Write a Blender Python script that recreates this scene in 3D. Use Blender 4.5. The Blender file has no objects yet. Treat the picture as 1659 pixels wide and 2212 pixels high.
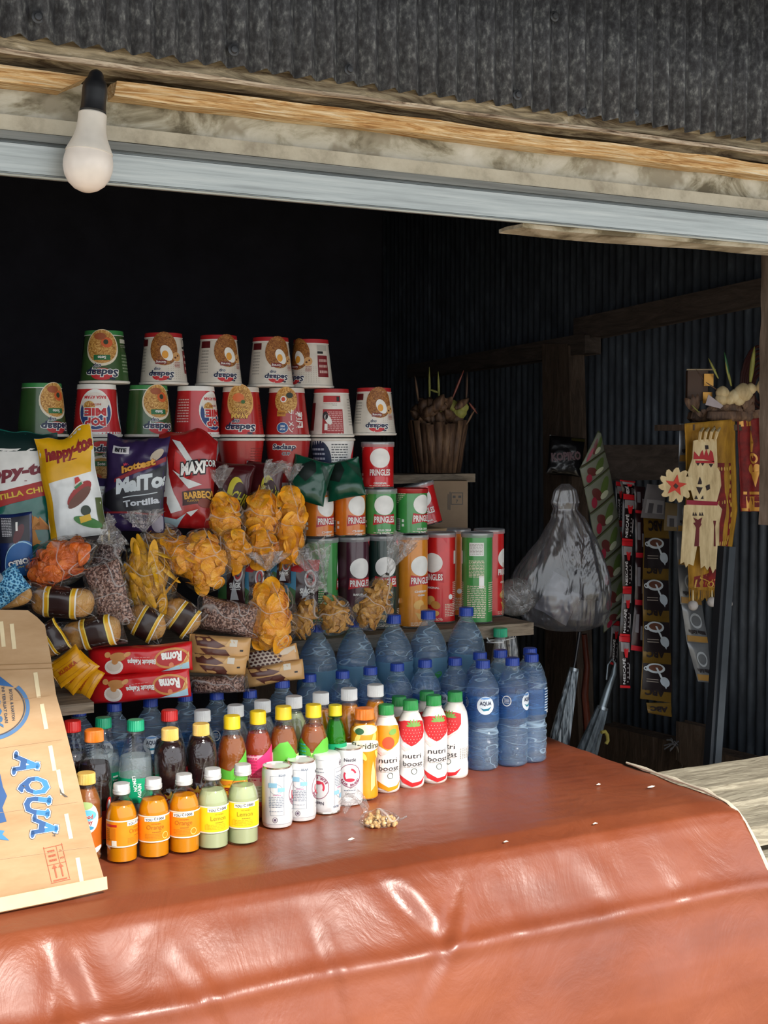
import bpy, bmesh, math, random
from mathutils import Vector, Matrix, noise, geometry, Euler

R_ = math.radians
SC = bpy.context.scene
COL = SC.collection
# ------------------------------------------------------------------ camera
F = 2800.0                                   # focal length in pixels of the 1659x2212 frame
PITCH = math.atan(156 / F); YAW = R_(27.3); CZ = 1.47
cd = bpy.data.cameras.new('camera'); cam = bpy.data.objects.new('camera', cd); COL.objects.link(cam)
cam.location = (0, 0, CZ); cam.rotation_euler = (math.pi / 2 - PITCH, 0, -YAW)
cd.sensor_fit = 'VERTICAL'; cd.sensor_height = 36; cd.lens = 36 * F / 2212; cd.clip_start = .05
SC.camera = cam
SC.view_settings.view_transform = 'Standard'; SC.view_settings.look = 'None'
SC.view_settings.gamma = 1; SC.view_settings.use_curve_mapping = False
SC.view_settings.exposure = 0.0
SC.cycles.max_bounces = 10; SC.cycles.transparent_max_bounces = 24
SC.cycles.diffuse_bounces = 3; SC.cycles.glossy_bounces = 3; SC.cycles.transmission_bounces = 8
SC.cycles.caustics_refractive = False; SC.cycles.caustics_reflective = False
SC.cycles.sample_clamp_indirect = 4; SC.cycles.use_denoising = True
# ------------------------------------------------------------------ sky and sun
W = bpy.data.worlds.new('sky'); SC.world = W; W.use_nodes = True
nt = W.node_tree; bg = nt.nodes['Background']
bg.inputs[0].default_value = (0.90, 0.95, 1.0, 1); bg.inputs[1].default_value = 2.0
sd = bpy.data.lights.new('sun', 'SUN'); sun = bpy.data.objects.new('sun', sd); COL.objects.link(sun)
sd.energy = 4.6; sd.angle = R_(3); sd.color = (1.0, .95, .87)
SUN_EL, SUN_AZ = R_(38), R_(12)
sdir = Vector((math.sin(SUN_AZ) * math.cos(SUN_EL), -math.cos(SUN_AZ) * math.cos(SUN_EL), math.sin(SUN_EL)))
sun.rotation_euler = sdir.to_track_quat('Z', 'Y').to_euler(); sun.location = (0, -3, 4)

# ------------------------------------------------------------------ pixel to world (used to lay things out)
_fw = Vector((math.sin(YAW) * math.cos(PITCH), math.cos(YAW) * math.cos(PITCH), -math.sin(PITCH)))
_rt = Vector((math.cos(YAW), -math.sin(YAW), 0)); _up = _rt.cross(_fw)
def ray(u, v): return _fw + _rt * ((u - 829.5) / F) + _up * (-(v - 1106) / F)
CAMP = Vector((0, 0, CZ))
def atz(u, v, z): r = ray(u, v); return CAMP + r * ((z - CZ) / r.z)
def aty(u, v, y): r = ray(u, v); return CAMP + r * (y / r.y)
def atx(u, v, x): r = ray(u, v); return CAMP + r * (x / r.x)
def dep(p): return (Vector(p) - CAMP).dot(_fw)
def px(n, p): return n * dep(p) / F          # n pixels at point p in metres

# ------------------------------------------------------------------ materials
def lin(c): return c / 12.92 if c <= .04045 else ((c + .055) / 1.055) ** 2.4
def rgb(h): h = h.lstrip('#'); return tuple(lin(int(h[i:i + 2], 16) / 255) for i in (0, 2, 4))
_M = {}
def newmat(name):
    m = bpy.data.materials.new(name); m.use_nodes = True
    return m, m.node_tree.nodes, m.node_tree.links, m.node_tree.nodes['Principled BSDF']
def tex(n, l, kind='Noise', scale=(1, 1, 1), s=5, detail=3, rough=.6, coord='Object', dist=0):
    tc = n.new('ShaderNodeTexCoord'); mp = n.new('ShaderNodeMapping'); mp.inputs['Scale'].default_value = scale
    l.new(tc.outputs[coord], mp.inputs[0])
    t = n.new('ShaderNodeTex' + kind); l.new(mp.outputs[0], t.inputs['Vector']); t.inputs['Scale'].default_value = s
    if kind == 'Noise':
        t.inputs['Detail'].default_value = detail; t.inputs['Roughness'].default_value = rough
        t.inputs['Distortion'].default_value = dist
    return t
def ramp(n, l, src, stops):
    r = n.new('ShaderNodeValToRGB'); l.new(src, r.inputs[0]); e = r.color_ramp.elements
    while len(e) < len(stops): e.new(.5)
    for el, (p, c) in zip(e, stops): el.position = p; el.color = (*c, 1)
    return r
def bump(n, l, src, bs, st, dist=.01):
    b = n.new('ShaderNodeBump'); b.inputs['Strength'].default_value = st; b.inputs['Distance'].default_value = dist
    l.new(src, b.inputs['Height']); l.new(b.outputs[0], bs.inputs['Normal']); return b
def M(h, rough=.45, metal=0, coat=0, var=.08, spec=.5, bs=0, bsc=60):
    k = (h, rough, metal, coat, var, spec, bs, bsc)
    if k in _M: return _M[k]
    m, n, l, b = newmat('paint_' + h.strip('#')); c = rgb(h)
    t = tex(n, l, s=35, detail=2)
    r = ramp(n, l, t.outputs['Fac'], [(.3, tuple(x * (1 - var) for x in c)), (.7, tuple(min(1, x * (1 + var)) for x in c))])
    l.new(r.outputs[0], b.inputs['Base Color'])
    b.inputs['Roughness'].default_value = rough; b.inputs['Metallic'].default_value = metal
    b.inputs['Coat Weight'].default_value = coat; b.inputs['Specular IOR Level'].default_value = spec
    if bs:
        t2 = tex(n, l, s=bsc, detail=3); bump(n, l, t2.outputs['Fac'], b, bs, .004)
    _M[k] = m; return m
def matN(name, stops, scale=(1, 1, 1), s=5, detail=4, rough=.7, metal=0, bs=.3, kind='Noise', dist=0, bd=.01, coord='Object', spec=.4, stain=None):
    if name in _M: return _M[name]
    m, n, l, b = newmat(name)
    t = tex(n, l, kind, scale, s, detail, .65, coord, dist)
    src = t.outputs['Fac'] if kind == 'Noise' else t.outputs[0]
    r = ramp(n, l, src, [(p, rgb(c)) for p, c in stops]); out = r.outputs[0]
    if stain:
        t3 = tex(n, l, 'Noise', (1, 1, 1), stain[0], 4, .7, coord)
        r3 = ramp(n, l, t3.outputs['Fac'], [(stain[1], (0, 0, 0)), (stain[2], (1, 1, 1))])
        mx = n.new('ShaderNodeMix'); mx.data_type = 'RGBA'; l.new(r3.outputs[0], mx.inputs[0])
        l.new(out, mx.inputs[6]); mx.inputs[7].default_value = (*rgb(stain[3]), 1); out = mx.outputs[2]
    l.new(out, b.inputs['Base Color']); b.inputs['Roughness'].default_value = rough; b.inputs['Metallic'].default_value = metal
    b.inputs['Specular IOR Level'].default_value = spec
    if bs: bump(n, l, src, b, bs, bd)
    _M[name] = m; return m
def clear(name, tint=(1, 1, 1), fres=1.45, rough=.06, wr=.0, wsc=25, base=.04, haze=0, hazec=(.8, .85, .9), wscale=(1, 1, 1), wd=.01, crease_glint=0, csc=30):
    """thin clear plastic film or PET wall: see-through, with sky and sun reflected by fresnel"""
    if name in _M: return _M[name]
    m, n, l, b = newmat(name); out = n['Material Output']
    tr = n.new('ShaderNodeBsdfTransparent'); tr.inputs[0].default_value = (*tint, 1)
    gl = n.new('ShaderNodeBsdfGlossy'); gl.inputs['Roughness'].default_value = rough
    fr = n.new('ShaderNodeLayerWeight'); fr.inputs[0].default_value = .5
    pw = n.new('ShaderNodeMath'); pw.operation = 'POWER'; pw.inputs[1].default_value = 3; l.new(fr.outputs['Facing'], pw.inputs[0])
    ad = n.new('ShaderNodeMath'); ad.operation = 'MULTIPLY_ADD'; ad.use_clamp = True; ad.inputs[1].default_value = .7; ad.inputs[2].default_value = base
    l.new(pw.outputs[0], ad.inputs[0])
    if wr:
        t = tex(n, l, s=wsc, detail=3, scale=wscale, dist=1.2); bp = n.new('ShaderNodeBump'); bp.inputs['Strength'].default_value = wr
        bp.inputs['Distance'].default_value = wd; l.new(t.outputs['Fac'], bp.inputs['Height'])
        l.new(bp.outputs[0], gl.inputs['Normal']); l.new(bp.outputs[0], fr.inputs['Normal'])
    mx = n.new('ShaderNodeMixShader'); l.new(ad.outputs[0], mx.inputs[0]); l.new(tr.outputs[0], mx.inputs[1]); l.new(gl.outputs[0], mx.inputs[2])
    last = mx
    if haze:
        df = n.new('ShaderNodeBsdfDiffuse'); df.inputs[0].default_value = (*hazec, 1)
        tl = n.new('ShaderNodeBsdfTranslucent'); tl.inputs[0].default_value = (*hazec, 1)
        m1 = n.new('ShaderNodeMixShader'); m1.inputs[0].default_value = .5; l.new(df.outputs[0], m1.inputs[1]); l.new(tl.outputs[0], m1.inputs[2])
        m2 = n.new('ShaderNodeMixShader'); m2.inputs[0].default_value = haze
        if crease_glint:      # milky lines at creases, put into the colour to stand in for bright streaks
            tc = tex(n, l, s=csc, detail=1, scale=wscale, dist=.7); ab = n.new('ShaderNodeMath'); ab.operation = 'SUBTRACT'; ab.inputs[1].default_value = .5; l.new(tc.outputs['Fac'], ab.inputs[0])
            a2 = n.new('ShaderNodeMath'); a2.operation = 'ABSOLUTE'; l.new(ab.outputs[0], a2.inputs[0])
            mr = n.new('ShaderNodeMapRange'); mr.inputs['From Min'].default_value = 0; mr.inputs['From Max'].default_value = .013; mr.inputs['To Min'].default_value = crease_glint; mr.inputs['To Max'].default_value = haze; l.new(a2.outputs[0], mr.inputs['Value']); l.new(mr.outputs[0], m2.inputs[0])
        l.new(mx.outputs[0], m2.inputs[1]); l.new(m1.outputs[0], m2.inputs[2]); last = m2
    l.new(last.outputs[0], out.inputs[0]); n.remove(b)
    _M[name] = m; return m
def drink(name, col, glass=.0, transp=.3, tcol=None, ior=1.33, rough=.05):
    """a liquid seen through its bottle: part coloured body, part see-through"""
    if name in _M: return _M[name]
    m, n, l, b = newmat(name); out = n['Material Output']
    c = rgb(col); tc = rgb(tcol) if tcol else c
    b.inputs['Base Color'].default_value = (*c, 1); b.inputs['Roughness'].default_value = rough
    tr = n.new('ShaderNodeBsdfTransparent'); tr.inputs[0].default_value = (*tc, 1)
    mx = n.new('ShaderNodeMixShader'); mx.inputs[0].default_value = transp; l.new(b.outputs[0], mx.inputs[1]); l.new(tr.outputs[0], mx.inputs[2])
    last = mx
    if glass:
        g = n.new('ShaderNodeBsdfGlass'); g.inputs[0].default_value = (*tc, 1); g.inputs['IOR'].default_value = ior; g.inputs['Roughness'].default_value = .0
        m2 = n.new('ShaderNodeMixShader'); m2.inputs[0].default_value = glass; l.new(mx.outputs[0], m2.inputs[1]); l.new(g.outputs[0], m2.inputs[2]); last = m2
    l.new(last.outputs[0], out.inputs[0]); _M[name] = m; return m

# ------------------------------------------------------------------ mesh building
class MB:
    def __init__(s): s.v = []; s.f = []; s.m = []; s.mats = []
    def mi(s, mat):
        if mat not in s.mats: s.mats.append(mat)
        return s.mats.index(mat)
    def add(s, vs, fs, mat, T=None):
        o = len(s.v); i = s.mi(mat)
        s.v += [tuple(T @ Vector(v)) for v in vs] if T else [tuple(v) for v in vs]
        s.f += [tuple(a + o for a in f) for f in fs]; s.m += [i] * len(fs); return s
    def box(s, c, d, mat, T=None, taper=1):
        x, y, z = (a / 2 for a in d); vs = []
        for sz in (-1, 1):
            k = taper if sz > 0 else 1
            for sx, sy in ((-1, -1), (1, -1), (1, 1), (-1, 1)): vs.append((c[0] + sx * x * k, c[1] + sy * y * k, c[2] + sz * z))
        return s.add(vs, [(0, 3, 2, 1), (4, 5, 6, 7), (0, 1, 5, 4), (1, 2, 6, 5), (2, 3, 7, 6), (3, 0, 4, 7)], mat, T)
    def lathe(s, prof, mat, n=24, T=None, warp=None, sx=1, sy=1):
        vs = []; fs = []
        for (r, z) in prof:
            for k in range(n):
                a = 2 * math.pi * k / n; rr = warp(r, z, a) if warp else r
                vs.append((rr * math.sin(a) * sx, -rr * math.cos(a) * sy, z))
        for i in range(len(prof) - 1):
            for k in range(n):
                a, b = i * n + k, i * n + (k + 1) % n
                fs.append((a, b, b + n, a + n))
        if prof[0][0] > 1e-5: fs.append(tuple(range(n - 1, -1, -1)))
        if prof[-1][0] > 1e-5: fs.append(tuple((len(prof) - 1) * n + k for k in range(n)))
        return s.add(vs, fs, mat, T)
    def grid(s, fn, nu, nv, mat, T=None, cu=False, flip=False):
        vs = [fn(i / (nu if cu else nu - 1), j / (nv - 1)) for j in range(nv) for i in range(nu)]; fs = []
        for j in range(nv - 1):
            for i in range(nu if cu else nu - 1):
                a, b = j * nu + i, j * nu + (i + 1) % nu; q = (a, b, b + nu, a + nu)
                fs.append(q[::-1] if flip else q)
        return s.add(vs, fs, mat, T)
    def tube(s, pts, r, mat, n=8, T=None, close=True, jit=0):
        pts = [Vector(p) for p in pts]; vs = []; fs = []; rr = r if isinstance(r, (list, tuple)) else [r] * len(pts)
        prev = None
        for i, p in enumerate(pts):
            d = (pts[min(i + 1, len(pts) - 1)] - pts[max(i - 1, 0)]).normalized()
            if prev is None: a = d.orthogonal().normalized()
            else: a = (prev - d * prev.dot(d)).normalized()
            prev = a; b = d.cross(a)
            for k in range(n):
                t = 2 * math.pi * k / n; q = rr[i] * (1 + jit * noise.noise(p * 40 + Vector((k, 0, 0))))
                vs.append(p + a * math.cos(t) * q + b * math.sin(t) * q)
        for i in range(len(pts) - 1):
            for k in range(n):
                x, y = i * n + k, i * n + (k + 1) % n; fs.append((x, y, y + n, x + n))
        if close: fs += [tuple(range(n - 1, -1, -1)), tuple((len(pts) - 1) * n + k for k in range(n))]
        return s.add(vs, fs, mat, T)
    def prism(s, pts, th, mat, T=None):
        """outline pts (x,z) given thickness th along y"""
        n = len(pts); tri = geometry.tessellate_polygon([[Vector((p[0], p[1], 0)) for p in pts]])
        vs = [(p[0], -th / 2, p[1]) for p in pts] + [(p[0], th / 2, p[1]) for p in pts]
        fs = [tuple(t) for t in tri] + [tuple(i + n for i in t[::-1]) for t in tri] + [(i, (i + 1) % n, (i + 1) % n + n, i + n) for i in range(n)]
        return s.add(vs, fs, mat, T)
    def mesh(s, name, smooth=True, ang=35):
        me = bpy.data.meshes.new(name); me.from_pydata(s.v, [], s.f)
        for m in s.mats: me.materials.append(m)
        me.polygons.foreach_set('material_index', s.m); me.validate(); me.update()
        if smooth: me.shade_smooth(); me.set_sharp_from_angle(angle=R_(ang))
        return me
    def build(s, name, parent=None, smooth=True, ang=35):
        return link(name, s.mesh(name, smooth, ang), parent)
def link(name, me, parent=None):
    o = bpy.data.objects.new(name, me); COL.objects.link(o)
    if parent: o.parent = parent
    return o
def tag(o, label=None, cat=None, group=None, kind=None):
    if label: o['label'] = label
    if cat: o['category'] = cat
    if group: o['group'] = group
    if kind: o['kind'] = kind
    return o
def empty(name, loc=(0, 0, 0), rot=(0, 0, 0)):
    o = bpy.data.objects.new(name, None); COL.objects.link(o); o.empty_display_size = .02
    o.location = loc; o.rotation_euler = rot; return o
def copy_tree(o, parent=None):
    c = o.copy(); COL.objects.link(c); c.parent = parent
    for ch in list(o.children): copy_tree(ch, c)
    return c
_K = {}
def inst(key, maker):
    """the first use builds the thing, later uses copy it with its parts"""
    if key not in _K: _K[key] = maker(); return _K[key]
    return copy_tree(_K[key])

# ------------------------------------------------------------------ printed shapes, in metres on a surface
def RC(x, y, w, h, mat, L=1, rot=0, sh=0):
    c, s = math.cos(rot), math.sin(rot)
    p = [(-w / 2 - sh, -h / 2), (w / 2 - sh, -h / 2), (w / 2 + sh, h / 2), (-w / 2 + sh, h / 2)]
    return [([(x + a * c - b * s, y + a * s + b * c) for a, b in p], [(0, 1, 2, 3)], mat, L)]
def EL(x, y, rx, ry, mat, L=1, rot=0, n=20):
    c, s = math.cos(rot), math.sin(rot); p = []
    for k in range(n):
        t = 2 * math.pi * k / n; a, b = rx * math.cos(t), ry * math.sin(t); p.append((x + a * c - b * s, y + a * s + b * c))
    return [(p, [tuple(range(n))], mat, L)]
def RG(x, y, rx, ry, w, mat, L=1, n=28, a0=0, a1=360):
    vs = []; fs = []
    for k in range(n + 1):
        t = R_(a0 + (a1 - a0) * k / n)
        vs += [(x + rx * math.cos(t), y + ry * math.sin(t)), (x + (rx - w) * math.cos(t), y + (ry - w) * math.sin(t))]
    for k in range(n): fs.append((2 * k, 2 * k + 2, 2 * k + 3, 2 * k + 1))
    return [(vs, fs, mat, L)]
def PG(pts, mat, L=1):
    tri = geometry.tessellate_polygon([[Vector((p[0], p[1], 0)) for p in pts]])
    return [(list(pts), [tuple(t) for t in tri], mat, L)]
_T = {}
def _txt(s, bold):
    k = (s, bold)
    if k in _T: return _T[k]
    cu = bpy.data.curves.new('lettering', 'FONT'); cu.body = s; cu.size = 1; cu.align_x = 'CENTER'; cu.align_y = 'CENTER'
    cu.resolution_u = 2; cu.offset = bold
    o = bpy.data.objects.new('lettering', cu); COL.objects.link(o)
    dg = bpy.context.evaluated_depsgraph_get(); me = bpy.data.meshes.new_from_object(o.evaluated_get(dg))
    vs = [(v.co.x, v.co.y) for v in me.vertices]; fs = [tuple(p.vertices) for p in me.polygons]
    bpy.data.objects.remove(o); bpy.data.curves.remove(cu); bpy.data.meshes.remove(me)
    xs = [a for a, b in vs] or [0]; ys = [b for a, b in vs] or [0]
    mx, my = (min(xs) + max(xs)) / 2, (min(ys) + max(ys)) / 2
    vs = [(a - mx, b - my) for a, b in vs]; _T[k] = (vs, fs, max(xs) - min(xs), max(ys) - min(ys)); return _T[k]
def TX(s, x, y, h, mat, L=3, rot=0, sh=0, bold=.0, w=None, out=None, ow=.035):
    """text of letter height h (and width w when given), optionally with an outline underneath"""
    vs, fs, tw, th = _txt(s, bold); ky = h / .72; kx = (w / tw) if w else ky; c, sn = math.cos(rot), math.sin(rot); r = []
    def tf(V): return [(x + (a * kx + sh * b * ky) * c - b * ky * sn, y + (a * kx + sh * b * ky) * sn + b * ky * c) for a, b in V]
    if out:
        v2, f2, _, _ = _txt(s, bold + ow); r.append((tf(v2), f2, out, L - 1))
    r.append((tf(vs), fs, mat, L)); return r
def BAR(x, y, w, h, dk, wh, L=1, rot=0, seed=1):
    rn = random.Random(seed); r = RC(x, y, w, h, wh, L, rot); c, s = math.cos(rot), math.sin(rot); p = -h / 2 * .88
    while p < h / 2 * .85:
        t = h * rn.choice((.02, .03, .05)); q = p + t / 2
        r += RC(x - q * s, y + q * c, w * .8, t, dk, L + 1, rot); p += t + h * rn.choice((.02, .03))
    return r
def LN(x, y, w, h, n, mat, L=1, rot=0, seed=3, taper=0):
    """rows of print too small to read in the photo"""
    rn = random.Random(seed); r = []; c, s = math.cos(rot), math.sin(rot)
    for i in range(n):
        yy = h / 2 - h * (i + .5) / n; ww = w * (1 - taper * i / n); p = -w / 2
        while p < -w / 2 + ww:
            d = min(rn.uniform(.08, .25) * w, -w / 2 + ww - p)
            if d < .02 * w: break
            cx = p + d / 2; r += RC(x + cx * c - yy * s, y + cx * s + yy * c, d, h / n * .45, mat, L, rot); p += d + .04 * w
    return r
def XF(items, dx=0, dy=0, rot=0, k=1, dl=0):
    c, s = math.cos(rot), math.sin(rot)
    return [([(dx + k * (a * c - b * s), dy + k * (a * s + b * c)) for a, b in vs], fs, m, L + dl) for vs, fs, m, L in items]
def clip(vs, fs, cx, cy):
    bm = bmesh.new(); bv = [bm.verts.new((a, b, 0)) for a, b in vs]
    for f in fs:
        try: bm.faces.new([bv[i] for i in f])
        except ValueError: pass
    for co, no in (((cx, 0, 0), (1, 0, 0)), ((-cx, 0, 0), (-1, 0, 0)), ((0, cy, 0), (0, 1, 0)), ((0, -cy, 0), (0, -1, 0))):
        bmesh.ops.bisect_plane(bm, geom=bm.verts[:] + bm.edges[:] + bm.faces[:], plane_co=co, plane_no=no, clear_outer=True)
    bm.verts.index_update(); vs = [(v.co.x, v.co.y) for v in bm.verts]; fs = [tuple(v.index for v in f.verts) for f in bm.faces]; bm.free(); return vs, fs
def wrap(mb, items, fn, step=.008, lay=.0003, sty=None, lim=None):
    for vs, fs, mat, L in items:
        if lim and any(abs(a) > lim[0] or abs(b) > lim[1] for a, b in vs): vs, fs = clip(vs, fs, *lim)
        xs = [a for a, b in vs]; ys = [b for a, b in vs]
        if not xs: continue
        w = max(xs) - min(xs); h = max(ys) - min(ys)
        if w > step * 1.2 or (sty and h > sty * 1.2):
            bm = bmesh.new(); bv = [bm.verts.new((a, b, 0)) for a, b in vs]
            for f in fs:
                try: bm.faces.new([bv[i] for i in f])
                except ValueError: pass
            def cuts(lo, hi, st, no):
                q = math.floor(lo / st) * st + st
                while q < hi - 1e-6:
                    bmesh.ops.bisect_plane(bm, geom=bm.verts[:] + bm.edges[:] + bm.faces[:], plane_co=(q * no[0], q * no[1], 0), plane_no=(*no, 0)); q += st
            cuts(min(xs), max(xs), step, (1, 0))
            if sty: cuts(min(ys), max(ys), sty, (0, 1))
            bm.verts.index_update(); vs = [(v.co.x, v.co.y) for v in bm.verts]; fs = [tuple(v.index for v in f.verts) for f in bm.faces]; bm.free()
        # make winding face outwards (front is -Y)
        out = []
        for f in fs:
            ar = sum(vs[f[i]][0] * vs[f[(i + 1) % len(f)]][1] - vs[f[(i + 1) % len(f)]][0] * vs[f[i]][1] for i in range(len(f)))
            out.append(f if ar > 0 else f[::-1])
        mb.add([fn(a, b, lay * L) for a, b in vs], out, mat)
def cyl(r, z0=0):
    return lambda s, t, o: ((r + o) * math.sin(s / r), -(r + o) * math.cos(s / r), z0 + t)
def cone(r0, r1, h):
    rm = (r0 + r1) / 2
    def fn(s, t, o):
        r = r0 + (r1 - r0) * t / h + o + .0002; a = s / rm; return (r * math.sin(a), -r * math.cos(a), t)
    return fn
# ================================================================== the setting
sheet_dark = matN('grey_corrugated_sheet', [(.38, '#35363b'), (.5, '#484a4f'), (.58, '#5b5e62'), (.70, '#86898b')], scale=(1, 1, .6), s=130, detail=5, rough=.6, metal=.2, bs=.15, bd=.002)
sheet_in = matN('dark_corrugated_sheet', [(.3, '#383c43'), (.6, '#535a63'), (.8, '#757d87')], scale=(1, 1, .3), s=30, rough=.5, metal=.25, bs=.1, bd=.002)
dark_wall = matN('plain_dark_wall', [(.3, '#2c2c34'), (.7, '#383842')], s=6, rough=.9, bs=.1)  # plain dark tone shared by the room walls and ceiling
wood_bark = matN('weathered_beam', [(.34, '#4a3c2c'), (.43, '#786750'), (.52, '#9c8d72'), (.6, '#bba888'), (.7, '#dccdb2')], scale=(.6, 3.5, 3.5), s=16, detail=6, rough=.85, bs=.8, dist=1.5, bd=.006)
wood_raw = matN('raw_split_wood', [(.34, '#9a6c3c'), (.43, '#c99a62'), (.5, '#dfb984'), (.58, '#eed3a8'), (.68, '#f5e6cc')], scale=(.45, 8, 8), s=17, detail=6, rough=.8, bs=.9, dist=2, bd=.005)
wood_edge = matN('pale_splintered_wood', [(.36, '#5d4a38'), (.46, '#a8917a'), (.55, '#d8c4aa'), (.7, '#efe0cc')], scale=(.5, 6, 6), s=20, detail=6, rough=.8, bs=.8, dist=1.5, bd=.005)
plaster = matN('peeling_paint', [(.38, '#6b6350'), (.45, '#9a937e'), (.53, '#beb9a8'), (.7, '#d3cfc2')], scale=(1, 1, 1.8), s=10, detail=7, rough=.85, bs=.5, stain=(9, .52, .62, '#9a927f'), dist=.8, bd=.004)
trimp = matN('stained_trim_paint', [(.3, '#9b9280'), (.5, '#bdb5a2'), (.8, '#cfc8b6')], s=22, detail=6, rough=.8, bs=.3, bd=.002)
alu = matN('brushed_aluminium', [(.3, '#949998'), (.5, '#acb2b1'), (.75, '#c2c6c3')], scale=(.25, 4, 8), s=18, detail=5, rough=.45, metal=.55, bs=.15, bd=.001)
wood_dark = matN('dark_stained_wood', [(.3, '#3a3028'), (.55, '#5a4a3e'), (.8, '#75655a')], scale=(3, 3, .6), s=14, detail=5, rough=.75, bs=.4, dist=1)
wood_darkx = matN('dark_batten_wood', [(.3, '#38302c'), (.55, '#51463f'), (.8, '#675b54')], scale=(1, .5, 3), s=14, detail=5, rough=.8, bs=.4, dist=1)
wood_grey = matN('grey_weathered_plank', [(.3, '#6f6656'), (.5, '#a19884'), (.7, '#c2b9a3'), (.85, '#ddd5c2')], scale=(.6, 5, 5), s=16, detail=6, rough=.8, bs=.7, dist=1.5, bd=.004)
wood_shelf = matN('grey_brown_shelf_board', [(.3, '#5d5245'), (.5, '#857766'), (.75, '#a59883')], scale=(.6, 5, 5), s=16, detail=6, rough=.8, bs=.6, dist=1.2, bd=.004)
dirt = matN('pale_ground', [(.3, '#8f8371'), (.7, '#b3a894')], s=3, detail=6, rough=.95, bs=.3)

def nz(p, f=20): return noise.noise(Vector(p) * f)
def structure(o): o['kind'] = 'structure'; return o
def corr(P0, dirv, L, z0, z1, pitch, amp, mat, name, nrm, zw=0, nper=8, shape=1, zn=2):
    """corrugated sheet standing from z0 to z1, running along dirv"""
    n = int(L / pitch * nper); d = Vector(dirv); nn = Vector(nrm); mb = MB(); vs = []
    zs = [z0 + (z1 - z0) * j / (zn - 1) for j in range(zn)]
    for j, z in enumerate(zs):
        for i in range(n + 1):
            t = L * i / n; c = math.cos(2 * math.pi * t / pitch); c = math.copysign(abs(c) ** shape, c)
            p = Vector(P0) + d * t + nn * (amp * c + .002 * noise.noise(Vector((t * 3, z * 2, 5))))
            zz = z + (zw * noise.noise(Vector((t * 25, 0, 1))) + zw * .6 * c if j == 0 else 0); vs.append((p.x, p.y, zz))
    fs = [(j * (n + 1) + i, j * (n + 1) + i + 1, (j + 1) * (n + 1) + i + 1, (j + 1) * (n + 1) + i) for j in range(zn - 1) for i in range(n)]
    mb.add(vs, fs, mat); o = mb.build(name, ang=80); s = o.modifiers.new('thickness', 'SOLIDIFY'); s.thickness = .0008; return o
def extr(prof, x0, x1, mat, name, nx=60, amp=.0, f=18, amp2=None, ends=None):
    """closed (y,z) section run along x with ragged faces"""
    mb = MB(); k = len(prof); vs = []
    # refine section
    for i in range(nx + 1):
        x = x0 + (x1 - x0) * i / nx
        for j, (y, z) in enumerate(prof):
            p = Vector((x * f * .5, y * f * 2, z * f * 2))
            sh = ends(i / nx, y, z) if ends else 0
            vs.append((x + sh, y + amp * noise.noise(p), z + amp * noise.noise(p + Vector((7, 3, 1)))))
    fs = []
    for i in range(nx):
        for j in range(k):
            a, b = i * k + j, i * k + (j + 1) % k; fs.append((a, a + k, b + k, b))
    fs += [tuple(range(k)), tuple(nx * k + j for j in range(k - 1, -1, -1))]
    mb.add(vs, fs, mat); return structure(mb.build(name, ang=30))
def Z(v, y): return aty(640, v, y).z
def refine(pr, st=.008):
    out = []
    for i, p in enumerate(pr):
        q = pr[(i + 1) % len(pr)]; n = max(1, int(math.hypot(q[0] - p[0], q[1] - p[1]) / st))
        out += [(p[0] + (q[0] - p[0]) * t / n, p[1] + (q[1] - p[1]) * t / n) for t in range(n)]
    return out

# ground, room
g = MB(); g.add([(-7, -8, 0), (9, -8, 0), (9, 6, 0), (-7, 6, 0)], [(0, 1, 2, 3)], dirt); structure(g.build('floor', smooth=False))
def pane(name, pts, mat, th=.02):
    n = (Vector(pts[1]) - Vector(pts[0])).cross(Vector(pts[2]) - Vector(pts[0])).normalized() * th
    m = MB(); v = [Vector(p) for p in pts] + [Vector(p) - n for p in pts]
    m.add(v, [(0, 1, 2, 3), (7, 6, 5, 4)] + [(i, i + 4, (i + 1) % 4 + 4, (i + 1) % 4) for i in range(4)], mat); return structure(m.build(name, smooth=False))
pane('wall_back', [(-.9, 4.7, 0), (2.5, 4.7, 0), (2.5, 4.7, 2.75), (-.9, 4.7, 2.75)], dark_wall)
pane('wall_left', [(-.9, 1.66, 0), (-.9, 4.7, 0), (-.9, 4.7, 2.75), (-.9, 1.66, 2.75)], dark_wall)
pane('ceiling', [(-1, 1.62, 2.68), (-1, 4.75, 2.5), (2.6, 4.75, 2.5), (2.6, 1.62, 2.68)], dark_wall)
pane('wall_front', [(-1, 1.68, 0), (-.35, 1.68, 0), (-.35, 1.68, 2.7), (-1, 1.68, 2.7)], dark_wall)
structure(corr((2.42, 1.66, 0), (0, 1, 0), 3.04, .0, 2.7, .034, .0055, sheet_in, 'wall_right', (-1, 0, 0), shape=.8, nper=8))
# corrugated sheet over the opening and the roof that shades it
fz = Z(163, 1.575)
structure(corr((-.6, 1.575, 0), (1, 0, 0), 3.3, fz, 2.62, .031, .0075, sheet_dark, 'wall_front_upper', (0, -1, 0), zw=.0025, nper=12, shape=1.6, zn=6))
ro = MB()
n_ = 160
vs = [(-1.2 + 4.4 * i / n_, y, z + .012 * math.cos(i * 1.2)) for (y, z) in ((.72, 2.10), (1.72, 2.62)) for i in range(n_ + 1)]
ro.add(vs, [(i, i + 1, i + n_ + 2, i + n_ + 1) for i in range(n_)], sheet_dark)
o = structure(ro.build('roof', ang=80)); s = o.modifiers.new('thickness', 'SOLIDIFY'); s.thickness = .003
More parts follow.
